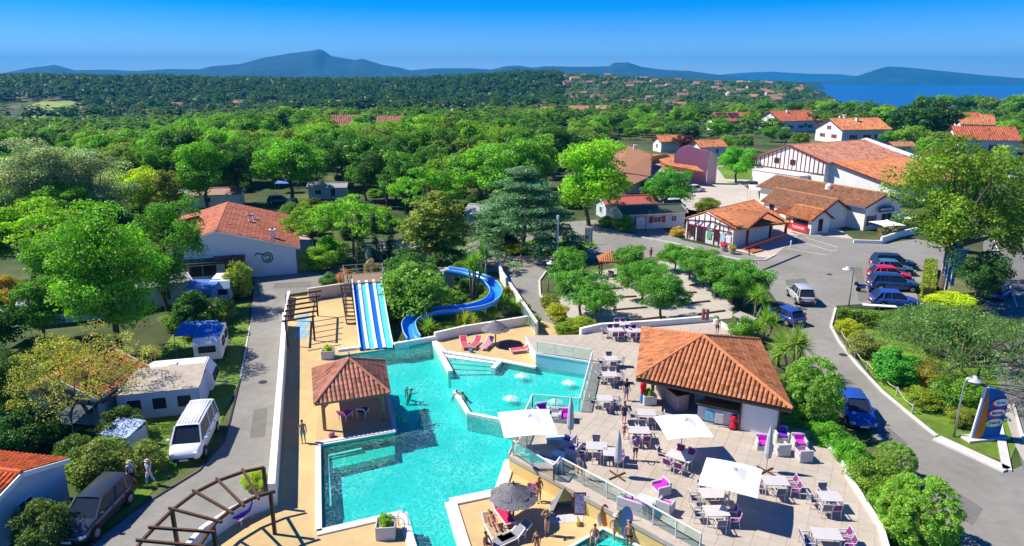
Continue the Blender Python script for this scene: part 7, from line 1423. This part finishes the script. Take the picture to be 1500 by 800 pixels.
for (x, y, lab) in [(877, 402, 'bollard left of the tiny kiosk'), (969, 396, 'bollard right of the dark red figure'), (997, 372, 'bollard at the pavement left of reception'), (1069, 392, 'bollard at the car park edge by the trees'), (1097, 374, 'bollard in front of the porch step'), (1158, 362, 'white topped bollard right of the porch')]:
    o = thing('bollard', lab, 'bollard', G(x, y)); b = MB(); b.mat(DARKM if 'white' not in lab else PAINT); b.lathe((0, 0, 0), [(.1, 0), (.09, .8), (.12, .85), (.1, .95), (.03, 1.0)], 10); b.build('post', None, o); b = MB(); b.mat(CONC); b.lathe((0, 0, 0), [(.16, 0.005), (.15, .06)], 10); b.build('foot', None, o)
# notice boards
def notice(px, py, w, h, rot, label, roofed=True, z0=.5):
    o = thing('notice_board', label, 'notice board', G(px, py), rot)
    for s in (-w/2, w/2): b = MB(); b.mat(BROWN); b.bar((s, 0, 0), (s, 0, z0+h+.1), .1); b.build('post', None, o)
    b = MB(); b.mat(M('notice_face', (.6, .6, .6), .6, .25, 5)); b.box((0, 0, z0+h/2), (w-.1, .06, h)); b.build('panel', None, o)
    if roofed: b = MB(); b.mat(M('grey_roof', (.32, .3, .28), .9)); b.slab([(-w/2-.2, -.5, z0+h+.05), (w/2+.2, -.5, z0+h+.05), (w/2+.2, .5, z0+h+.3), (-w/2-.2, .5, z0+h+.3)], .06); b.build('canopy', None, o)
notice(1088, 492, 1.9, 1.3, R_(-65), 'roofed notice board among the palms above the terrace'); notice(938, 338, 1.7, 1.9, R_(8), 'white notice board in front of the blue cabin', False, .3); notice(862, 358, 1.0, 2.2, R_(0), 'narrow green notice panel at the roundabout edge', False, .3)
# flagpoles with blue banners
BN = M('blue_banner', (.03, .2, .5), .7, .1, 2); 
for k, (x, y, h, lab) in enumerate([(1374, 428, 7.6, 'tallest'), (1378, 431, 7.0, 'second'), (1382, 434, 6.4, 'third'), (1388, 437, 5.8, 'nearest and lowest')]):
    o = thing('flagpole', '%s of the four white flagpoles with blue banners under the big tree' % lab, 'flagpole', G(x, y), 0, 'four flagpoles'); b = MB(); b.mat(PAINT); b.tube([(0, 0, 0), (0, 0, h)], [.06, .045], 8); b.build('pole', None, o); b = MB(); b.mat(PAINT); b.bar((0, 0, h-.1), (1.5, -.2, h+.1), .05); b.build('arm', None, o)
    b = MB(); b.mat(BN); n = 8
    for i in range(n): z1, z0_ = h-.1-(h*.72)*i/n, h-.1-(h*.72)*(i+1)/n; w = lambda z: 1.4*max(.25, (z-h*.2)/(h*.8)); y_ = lambda z: .1*math.sin(z*2+k); b.poly([(.05, 0, z1), (.05, 0, z0_), (w(z0_), y_(z0_)-.15, z0_), (w(z1), y_(z1)-.15, z1)]); b.poly([(.05, .02, z1), (w(z1), y_(z1)-.13, z1), (w(z0_), y_(z0_)-.13, z0_), (.05, .02, z0_)])
    b.build('banner', None, o)
# entrance totem
to_ = thing('entrance_totem', 'tall orange and blue entrance totem carrying three oval signs', 'sign', G(1442, 642), R_(10)); TB = M('totem_blue', (.015, .13, .42), .75, .08, spec=.1); TO = M('totem_orange', (.62, .2, .015), .75, .06, spec=.1); Hh = 3.9; b = MB(); b.mat(TB)
pr = [(-1.0, 0), (1.0, 0), (1.15, 2.4), (1.0, 3.0), (.55, 3.55), (0, 3.8), (-.6, 3.9), (-.62, 3.9)]; k = len(pr); b.v += [(x, -.15, z) for x, z in pr]+[(x, .15, z) for x, z in pr]; b.face(range(k)); b.face(range(2*k-1, k-1, -1)); [b.face((j, k+j, k+(j+1) % k, (j+1) % k)) for j in range(k)]; b.build('panel', None, to_)
b = MB(); b.mat(TO); b.poly([(-1.02, -.156, 0), (-.45, -.156, 0), (-.25, -.156, 1.1), (-.5, -.156, 3.2), (-.64, -.156, 3.9)]); b.build('orange_sweep', None, to_); b = MB(); b.mat(PAINT); b.bar((-1.03, 0, 0), (-.64, 0, 3.92), .1, .34); b.build('edge', None, to_)
b = MB(); b.mat(KERB); b.box((0, 0, .08), (3.2, .9, .16)); b.build('plinth', None, to_)
for z, x, rx, rz_, rim, txt, tc, sx in ((2.75, .5, .72, .33, SIGNRED, 'Erreu', M('sign_teal', (.02, .25, .35), .5), .95), (2.0, .36, .72, .32, SIGNRED, 'Berrua', NAVY, .95), (1.25, .3, .7, .33, M('sign_green', (.2, .55, .08), .5), 'SNACK', NAVY, .9)):
    b = MB(); b.mat(rim); b.v += []; n = 28; P = [(x+rx*math.cos(a), -.2, z+rz_*math.sin(a)) for a in np.linspace(0, 6.283, n+1)[:-1]]; b.poly(P); b.poly([(p[0], -.15, p[2]) for p in reversed(P)]); [b.poly([P[j], (P[j][0], -.15, P[j][2]), (P[(j+1) % n][0], -.15, P[(j+1) % n][2]), P[(j+1) % n]]) for j in range(n)]; ov = b.build('oval_sign', None, to_)
    b = MB(); b.mat(SIGNW); b.poly([(x+.04+(rx-.1)*math.cos(a), -.206, z+.02+(rz_-.07)*math.sin(a)) for a in np.linspace(0, 6.283, n+1)[:-1]]); b.build('face', None, ov); text(txt, .33, tc, ov, (x+.03, -.22, z), (math.pi/2, 0, 0), sx=sx)
# rope fence on the verge
FP = [(1229, 486), (1240, 508), (1252, 524), (1270, 542), (1291, 560), (1313, 580), (1336, 606)]
rf = thing('rope_fence', 'low post and rope fence along the curved kerb of the verge', 'fence', G(*FP[0])); P = [p-Vector(rf.location) for p in GL(FP)]
for p in P: b = MB(); b.mat(M('rope_post', (.45, .42, .36), .9)); b.tube([p, p+Vector((0, 0, .75))], .07, 8); b.build('post', None, rf)
for a, c in zip(P, P[1:]): b = MB(); b.mat(M('rope', (.55, .5, .38), .9)); b.smooth = True; b.tube([a+Vector((0, 0, .68)), a.lerp(c, .25)+Vector((0, 0, .5)), a.lerp(c, .5)+Vector((0, 0, .44)), a.lerp(c, .75)+Vector((0, 0, .5)), c+Vector((0, 0, .68))], .03, 6); b.build('rope', None, rf)
o = thing('kerb_board', 'long white board lying on the hedge by the bright blue car', 'board', G(1288, 452, 1.2), R_(-12)); b = MB(); b.mat(PAINT); b.box((0, 0, .3), (3.2, .6, .12), bev=.05); b.build('board', None, o); b = MB(); b.mat(METAL); b.box((0, 0, -.35), (.1, .1, 1.2)); b.build('support', None, o)
# flower tubs in front of reception
for (x, y, c, lab) in [(1012, 350, (.4, .25, .05), 'stone tub with orange flowers at the left of the reception door'), (1060, 368, (.4, .05, .15), 'stone tub with red flowers right of the reception door'), (1072, 372, (.3, .25, .05), 'terracotta tub with yellow green plant near the porch')]:
    o = thing('flower_tub', lab, 'flower tub', G(x, y)); b = MB(); b.mat(CONC); b.lathe((0, 0, 0), [(.4, 0), (.55, .7), (.48, .72)], 12); b.build('tub', None, o); f = bpy.data.objects.new('foliage', PROTO['bush'][1][0]); link(f, o); f.location = (0, 0, .6); f.scale = (1.1, 1.1, .9); f.color = (*c, 1)
# wooden equipment in front of the hall and the red pergola beside reception
o = thing('red_pergola', 'dark red timber frame with orange boards between reception and restaurant', 'pergola', G(1150, 303), R_(-15))
for x in (-2, 0, 2):
    for y in (-1, 1): b = MB(); b.mat(RED); b.bar((x, y, 0), (x, y, 2.6), .16); b.build('post', None, o)
for k in range(6): b = MB(); b.mat(RED); b.bar((-2.3+k*.9, -1.4, 2.68), (-2.3+k*.9, 1.4, 2.68), .12, .16); b.build('rafter', None, o)
b = MB(); b.mat(M('orange_board', (.7, .3, .04), .7)); b.box((0, -1.05, 1.0), (2.6, .06, .8)); b.build('board', None, o)
# ------------------------------------------------------------------ people
SKIN = M('skin', (1, 1, 1), .6, .05, 6, objcol=True); CLOTH = M('cloth', (1, 1, 1), .85, .12, 5, objcol=True); HAIRM = M('hair', (1, 1, 1), .7, .2, 20, objcol=True)
def skin_mesh(name, J, E, root, sub=1, mat=SKIN):
    """a continuous surface grown round the joints J {name: (pos, radius)} along the bones E"""
    ks = list(J); ix = {k: i for i, k in enumerate(ks)}; me = bpy.data.meshes.new(name); me.from_pydata([tuple(J[k][0]) for k in ks], [(ix[a], ix[c]) for a, c in E], [])
    o = bpy.data.objects.new('tmp', me); COL.objects.link(o); md = o.modifiers.new('s', 'SKIN'); md.use_smooth_shade = True
    for k in ks:
        v = me.skin_vertices[0].data[ix[k]]; r = J[k][1]; v.radius = r if isinstance(r, tuple) else (r, r); v.use_root = (k == root)
    if sub: s = o.modifiers.new('u', 'SUBSURF'); s.levels = sub; s.render_levels = sub
    bpy.context.view_layer.update(); out = bpy.data.meshes.new_from_object(o.evaluated_get(bpy.context.evaluated_depsgraph_get())); bpy.data.objects.remove(o); out.name = name
    out.materials.clear(); out.materials.append(mat); out.polygons.foreach_set('use_smooth', [True]*len(out.polygons)); return out
V3 = Vector
def pose_joints(pose):
    """standing 1.72 m figure facing -y"""
    J = {'pelvis': ((0, 0, .95), (.155, .11)), 'waist': ((0, .0, 1.1), (.13, .095)), 'chest': ((0, 0, 1.3), (.155, .11)), 'neckb': ((0, .01, 1.45), (.07, .06)), 'neck': ((0, 0, 1.5), .05), 'head': ((0, -.015, 1.585), (.075, .085)), 'crown': ((0, .0, 1.68), (.07, .08))}
    for s, n in ((-1, 'l'), (1, 'r')):
        J['sh'+n] = ((s*.17, .01, 1.41), .062); J['el'+n] = ((s*.23, .02, 1.13), .043); J['wr'+n] = ((s*.25, -.05, .89), .029); J['pa'+n] = ((s*.25, -.07, .82), (.038, .02))
        J['hp'+n] = ((s*.095, 0, .88), .088); J['kn'+n] = ((s*.1, -.01, .49), .058); J['an'+n] = ((s*.1, .02, .09), .038); J['to'+n] = ((s*.12, -.14, .03), (.04, .028))
    def mv(k, *p): J[k] = (p, J[k][1])
    if pose == 'walk': mv('knl', -.1, -.16, .51); mv('anl', -.1, -.2, .1); mv('tol', -.12, -.36, .05); mv('knr', .1, .08, .49); mv('anr', .1, .27, .16); mv('tor', .11, .17, .03); mv('ell', -.24, .12, 1.15); mv('wrl', -.25, .1, .92); mv('pal', -.25, .09, .85); mv('elr', .24, -.06, 1.15); mv('wrr', .23, -.2, .95); mv('par', .23, -.24, .89)
    if pose == 'hairup': mv('ell', -.42, -.05, 1.52); mv('wrl', -.2, .02, 1.7); mv('pal', -.12, .05, 1.72); mv('elr', .4, -.12, 1.4); mv('wrr', .2, -.12, 1.58); mv('par', .14, -.1, 1.62)
    if pose == 'carry': mv('ell', -.24, -.05, 1.14); mv('wrl', -.14, -.3, 1.1); mv('pal', -.08, -.35, 1.1); mv('elr', .24, -.05, 1.14); mv('wrr', .14, -.3, 1.12); mv('par', .08, -.35, 1.12); mv('knl', -.1, -.1, .5); mv('anl', -.1, -.08, .09); mv('tol', -.12, -.24, .03)
    if pose in ('sit', 'edge'):
        dz = -.5 if pose == 'sit' else -.84
        for k in ('pelvis', 'waist', 'chest', 'neckb', 'neck', 'head', 'crown', 'shl', 'shr'): p = J[k][0]; mv(k, p[0], p[1], p[2]+dz)
        z = .95+dz
        for s, n in ((-1, 'l'), (1, 'r')): mv('hp'+n, s*.1, -.04, z-.04); mv('kn'+n, s*.14, -.44, z+.02); mv('an'+n, s*.13, -.46, z-.4); mv('to'+n, s*.14, -.62, z-.46); mv('el'+n, s*.25, -.06, z+.2); mv('wr'+n, s*.18, -.27, z+.1); mv('pa'+n, s*.16, -.34, z+.09)
    if pose == 'lie':
        rec_ = lambda p: (p[0], .95-p[2]*.98+.0 if False else (p[2]-.95)*.86, .12+(max(0, p[2]-1.0))*.5+p[1]*-.6)
        for k in list(J): mv(k, *rec_(J[k][0]))
    if pose == 'swim':
        for k in list(J): p = J[k][0]; mv(k, p[0], p[1]+(1.45-p[2])*.35, (p[2]-1.45)*.85-.02 if p[2] < 1.45 else (p[2]-1.45)*.9-.02)
        mv('ell', -.36, -.2, -.06); mv('wrl', -.3, -.42, -.06); mv('pal', -.28, -.5, -.06); mv('elr', .36, -.1, -.08); mv('wrr', .4, -.34, -.1); mv('par', .4, -.42, -.1)
    if pose == 'lean':   # head and arms resting on a low wall, body in the water
        for k in list(J): p = J[k][0]; mv(k, p[0], p[1]+(1.45-p[2])*.5, (p[2]-1.45)*.8+.12)
        mv('ell', -.3, -.24, .12); mv('wrl', -.1, -.34, .16); mv('pal', -.04, -.35, .17); mv('elr', .3, -.24, .12); mv('wrr', .1, -.34, .16); mv('par', .04, -.35, .17)
    E = [('pelvis', 'waist'), ('waist', 'chest'), ('chest', 'neckb'), ('neckb', 'neck'), ('neck', 'head'), ('head', 'crown')]
    for n in 'lr':
        E += [('chest', 'sh'+n), ('sh'+n, 'el'+n), ('el'+n, 'wr'+n), ('wr'+n, 'pa'+n), ('pelvis', 'hp'+n), ('hp'+n, 'kn'+n), ('kn'+n, 'an'+n), ('an'+n, 'to'+n)]
        w, p = Vector(J['wr'+n][0]), Vector(J['pa'+n][0]); d = (p-w).normalized(); q = Vector((0, 1, 0)) if abs(d.y) < .8 else Vector((1, 0, 0)); q = (q-d*q.dot(d)).normalized(); up = d.cross(q)
        for k, (off, L) in enumerate(((-.03, .07), (-.01, .085), (.01, .08), (.028, .062))):
            a = p+q*off+d*.03; m = a+d*L*.55+up*.008; e = a+d*L+up*.03; J['f%d%sa' % (k, n)] = (a, .0095); J['f%d%sb' % (k, n)] = (m, .0088); J['f%d%sc' % (k, n)] = (e, .007); E += [('pa'+n, 'f%d%sa' % (k, n)), ('f%d%sa' % (k, n), 'f%d%sb' % (k, n)), ('f%d%sb' % (k, n), 'f%d%sc' % (k, n))]
        t0 = w.lerp(p, .6)-q*.035; t1 = t0-q*.03+d*.04; J['t'+n+'a'] = (t0, .011); J['t'+n+'b'] = (t1, .009); E += [('pa'+n, 't'+n+'a'), ('t'+n+'a', 't'+n+'b')]
    return J, E
_PM = {}
def cloth_mesh(pose, kind):
    J, E = pose_joints(pose); g = lambda k, r: (J[k][0], r); K = {}; D = []
    L = lambda a, c, t: tuple(Vector(J[a][0]).lerp(Vector(J[c][0]), t))
    if kind in ('shorts', 'trousers', 'trunks'):
        t = {'trunks': .3, 'shorts': .8, 'trousers': 1.95}[kind]; K['p'] = g('pelvis', (.165, .122)); K['w'] = (L('pelvis', 'waist', .5), (.15, .11)); D = [('p', 'w')]
        for n in 'lr':
            K['h'+n] = g('hp'+n, .102); D.append(('p', 'h'+n))
            if t <= 1: K['k'+n] = (L('hp'+n, 'kn'+n, t), .09 if kind != 'trunks' else .096); D.append(('h'+n, 'k'+n))
            else: K['k'+n] = g('kn'+n, .072); K['a'+n] = (L('kn'+n, 'an'+n, .9), .06); D += [('h'+n, 'k'+n), ('k'+n, 'a'+n)]
        root = 'p'
    elif kind in ('shirt', 'top'):
        K['w'] = (L('pelvis', 'waist', .2), (.165, .12)); K['m'] = g('waist', (.145, .11)); K['c'] = g('chest', (.17, .126)); K['n'] = (L('chest', 'neckb', .75), (.09, .08)); D = [('w', 'm'), ('m', 'c'), ('c', 'n')]
        for n in 'lr':
            K['s'+n] = g('sh'+n, .076); D.append(('c', 's'+n))
            if kind == 'shirt': K['e'+n] = (L('sh'+n, 'el'+n, .6), .06); D.append(('s'+n, 'e'+n))
        root = 'c'
    elif kind == 'dress':
        K['c'] = g('chest', (.165, .122)); K['m'] = g('waist', (.14, .11)); K['p'] = g('pelvis', (.18, .14)); pm = (Vector(J['knl'][0])+Vector(J['knr'][0]))/2; K['k'] = (tuple(Vector(J['pelvis'][0]).lerp(pm, .85)), (.22, .17)); D = [('c', 'm'), ('m', 'p'), ('p', 'k')]
        for n in 'lr': K['s'+n] = (L('chest', 'sh'+n, .6), .066); D.append(('c', 's'+n))
        root = 'c'
    elif kind == 'swimsuit':
        K['c'] = (L('chest', 'neckb', .1), (.158, .118)); K['m'] = g('waist', (.136, .1)); K['p'] = (L('pelvis', 'waist', -.15), (.163, .118)); D = [('c', 'm'), ('m', 'p')]; root = 'm'
    return skin_mesh(kind, K, D, root, 1, CLOTH)
def person(pos, rot, pose, skin, hair, clothes, label, h=1.72, long_hair=False, hat=None, name='person', cat='person'):
    o = thing(name, label, cat, pos, rot); s = h/1.72; o.scale = (s, s, s)
    if pose not in _PM: J, E = pose_joints(pose); _PM[pose] = skin_mesh('body', J, E, 'pelvis', 1)
    b = bpy.data.objects.new('body', _PM[pose]); link(b, o); b.color = (*skin, 1); J, E = pose_joints(pose); c, nk = Vector(J['crown'][0]), Vector(J['head'][0]); up = (c-nk).normalized()
    fw = Vector((0, -1, 0)) if pose != 'lie' else Vector((0, 0, 1)); sd = up.cross(fw).normalized(); Q = Matrix((sd, -fw, up)).transposed()
    m = MB(); m.mat(HAIRM); m.smooth = True; ring = []
    prof = [(.098, -.02 if not long_hair else -.16), (.1, .03), (.085, .075), (.045, .105), (.005, .112)] if not long_hair else [(.07, -.2), (.1, -.05), (.1, .03), (.085, .075), (.045, .105), (.005, .112)]
    n = 12
    for r, z in prof:
        for k in range(n):
            a = 6.2832*k/n; y = r*1.1*math.sin(a); zz = z+(.055 if (y < -.03 and z < .03) else 0); yy = max(y, -.055) if z < .04 else y; m.v.append(tuple(nk+up*.055+Q @ Vector((r*.92*math.cos(a), yy+.012, zz))))
    for i in range(len(prof)-1):
        for k in range(n): a = i*n+k; c_ = i*n+(k+1) % n; m.face((a, c_, c_+n, a+n))
    m.build('hair', None, o).color = (*hair, 1)
    f = MB(); f.mat(M('eye_dark', (.02, .015, .012), .3))
    for s_ in (-1, 1): f.box(nk+Q @ Vector((s_*.032, -.086, .04)), (.02, .012, .012))
    f.mat(M('lips', (.35, .1, .08), .5)); f.box(nk+Q @ Vector((0, -.088, -.03)), (.04, .012, .01)); f.mat(M('nose_skin', (.5, .3, .2), .6)); f.box(nk+Q @ Vector((0, -.098, .008)), (.022, .03, .035)); f.build('face', None, o, kind='stuff')
    for kd, col in clothes: q = bpy.data.objects.new(kd, cloth_mesh(pose, kd)); link(q, o); q.color = (*col, 1)
    if hat: m = MB(); m.mat(M('hat_'+str(round(hat[0], 2)), hat, .9)); m.lathe(nk+Vector((0, 0, .09)), [(.17, 0), (.16, .015), (.1, .02), (.095, .09), (.03, .11)], 14); m.build('hat', None, o)
    return o
SK1, SK2, SK3 = (.52, .3, .2), (.4, .2, .12), (.6, .4, .3); HB, HD, HBL, HG = (.05, .03, .02), (.02, .015, .012), (.4, .27, .1), (.4, .4, .4)
W_ = lambda x, y, z=0.012: G(x, y, z)
person(W_(445, 649), .3, 'stand', SK2, HD, [('shorts', (.05, .45, .42))], 'man in turquoise shorts standing on the sand coloured deck left of the cabana')
person(W_(195, 712), .4, 'stand', SK1, HG, [('shirt', (.35, .42, .6)), ('shorts', (.02, .03, .07))], 'person in pale blue patterned top and dark shorts beside the grey car', hat=(.5, .42, .32))
person(W_(221, 710), -.3, 'walk', SK1, HG, [('shirt', (.5, .58, .72)), ('trousers', (.5, .58, .72))], 'person in light blue clothes with a bag walking on the grass', hat=(.5, .45, .36))
person(W_(763, 390), 1.4, 'walk', SK1, HD, [('shirt', (.6, .05, .05)), ('trousers', (.03, .03, .05))], 'person in red top and dark trousers crossing the road by the garden wall')
person(W_(953, 380), .1, 'walk', SK2, HB, [('dress', (.12, .02, .02))], 'person in dark red clothes on the road behind the middle tree row', long_hair=True)
person(W_(917, 587, TZ), .2, 'stand', SK2, HD, [('shirt', (.02, .02, .03)), ('dress', (.3, .2, .35))], 'woman in black top and lilac skirt beside the planter at the bar', h=1.75, long_hair=True)
person(W_(914, 620, TZ), .1, 'stand', SK1, HB, [('dress', (.03, .04, .12))], 'woman in dark blue dress behind the small child', h=1.65, long_hair=True)
person(W_(914, 642, TZ), .1, 'walk', SK1, HB, [('top', (.62, .03, .12)), ('shorts', (.62, .03, .12))], 'small child in bright red in front of the woman in dark blue', h=1.1)
person(W_(930, 674, TZ), .1, 'carry', SK1, HB, [('shirt', (.2, .15, .4)), ('shorts', (.06, .05, .1))], 'man in violet patterned shirt and dark shorts walking between tables')
person(W_(849, 702, TZ), 2.8, 'walk', SK1, HB, [('shirt', (.12, .16, .25)), ('shorts', (.55, .12, .3))], 'person in grey blue top and pink shorts behind the balustrade', h=1.65)
person(W_(801, 784), .5, 'hairup', SK1, HBL, [('swimsuit', (.05, .01, .05))], 'woman in dark swimsuit lifting her hair on the lower deck', long_hair=True, h=1.62)
person(W_(789, 735), .2, 'carry', SK2, HBL, [('trunks', (.3, .15, .05))], 'sun tanned person holding a pink towel by the dark thatched parasol', h=1.65, long_hair=True)
o = thing('towel', 'pink towel held in front of the tanned person beside the parasol', 'towel', W_(781, 733)); b = MB(); b.mat(M('pink_towel_held', (.75, .2, .5), .9)); n = 8; [b.poly([(-.35+.7*k/n, .05*math.sin(k), 1.15), (-.35+.7*(k+1)/n, .05*math.sin(k+1), 1.15), (-.33+.66*(k+1)/n, .05*math.sin(k+1.5), .35), (-.33+.66*k/n, .05*math.sin(k+.5), .35)]) for k in range(n)]; b.build('towel', None, o)
person(W_(871, 789)+Vector((0, 0, .0)), -.3, 'edge', SK2, HB, [('trunks', (.04, .25, .55))], 'man in blue trunks sitting on the edge of the paddling pool')
person(W_(900, 791), .2, 'walk', SK1, HBL, [('top', (.55, .4, .38)), ('trunks', (.6, .45, .42))], 'person in pale pink top and white hat walking by the yellow wall', h=1.6, hat=(.7, .68, .64))
person(W_(921, 806), -.4, 'stand', SK2, HD, [('trunks', (.03, .02, .02))], 'tanned man at the bottom edge beside the yellow wall', h=1.75)
person(W_(712, 806), .8, 'sit', SK2, HB, [('trunks', (.1, .05, .05))], 'tanned person crouching at the bottom edge left of the loungers', h=1.6)
person(W_(786, 812), -.6, 'stand', SK2, HD, [('swimsuit', (.05, .03, .03))], 'person mostly cut off by the bottom edge below the woman in swimsuit', h=1.5)
person(W_(722, 776)+Vector((0, 0, .35)), .4, 'lie', SK2, HBL, [('trunks', (.3, .05, .1))], 'person sunbathing on the lounger with the patterned towel', long_hair=True)
person(W_(1050, 490, TZ), 2.9, 'stand', SK1, HB, [('top', (.6, .55, .55)), ('shorts', (.15, .06, .08))], 'person in white top behind the bar roof')
person(W_(602, 574, -.3), 2.2, 'swim', SK2, HD, [], 'swimmer in the middle of the pool right of the cabana', name='swimmer', cat='swimmer')
person(W_(620, 603, -.3), 1.2, 'swim', SK2, HD, [], 'swimmer nearest the cabana shadow', name='swimmer', cat='swimmer')
person(W_(668, 577, -.05), .6, 'lean', SK2, HB, [('trunks', (.25, .03, .03))], 'left one of two bathers leaning on the low white pool wall', name='bather', cat='bather')
person(W_(679, 580, -.05), -.9, 'lean', SK1, HD, [('trunks', (.3, .04, .08))], 'right one of two bathers leaning on the low white pool wall', name='bather', cat='bather')
person(W_(596, 570, -.28), .4, 'swim', SK1, HB, [], 'second head in the water next to the swimmer right of the cabana', name='swimmer', cat='swimmer', h=1.4)
# ------------------------------------------------------------------ air
hz = bpy.data.materials.new('haze'); hz.use_nodes = True; n, l = hz.node_tree.nodes, hz.node_tree.links; n.remove(n['Principled BSDF'])
pv = n.new('ShaderNodeVolumePrincipled'); pv.inputs['Color'].default_value = (.02, .42, 1, 1); pv.inputs['Density'].default_value = 9.5e-5; pv.inputs['Anisotropy'].default_value = .0
l.new(pv.outputs[0], n['Material Output'].inputs['Volume'])
b = MB(); b.mat(hz); b.box((1500, 8900, 80), (30000, 18300, 900)); h = b.build('haze', None, kind='stuff'); h['label'] = 'thin blue haze over the far hills and mountains'
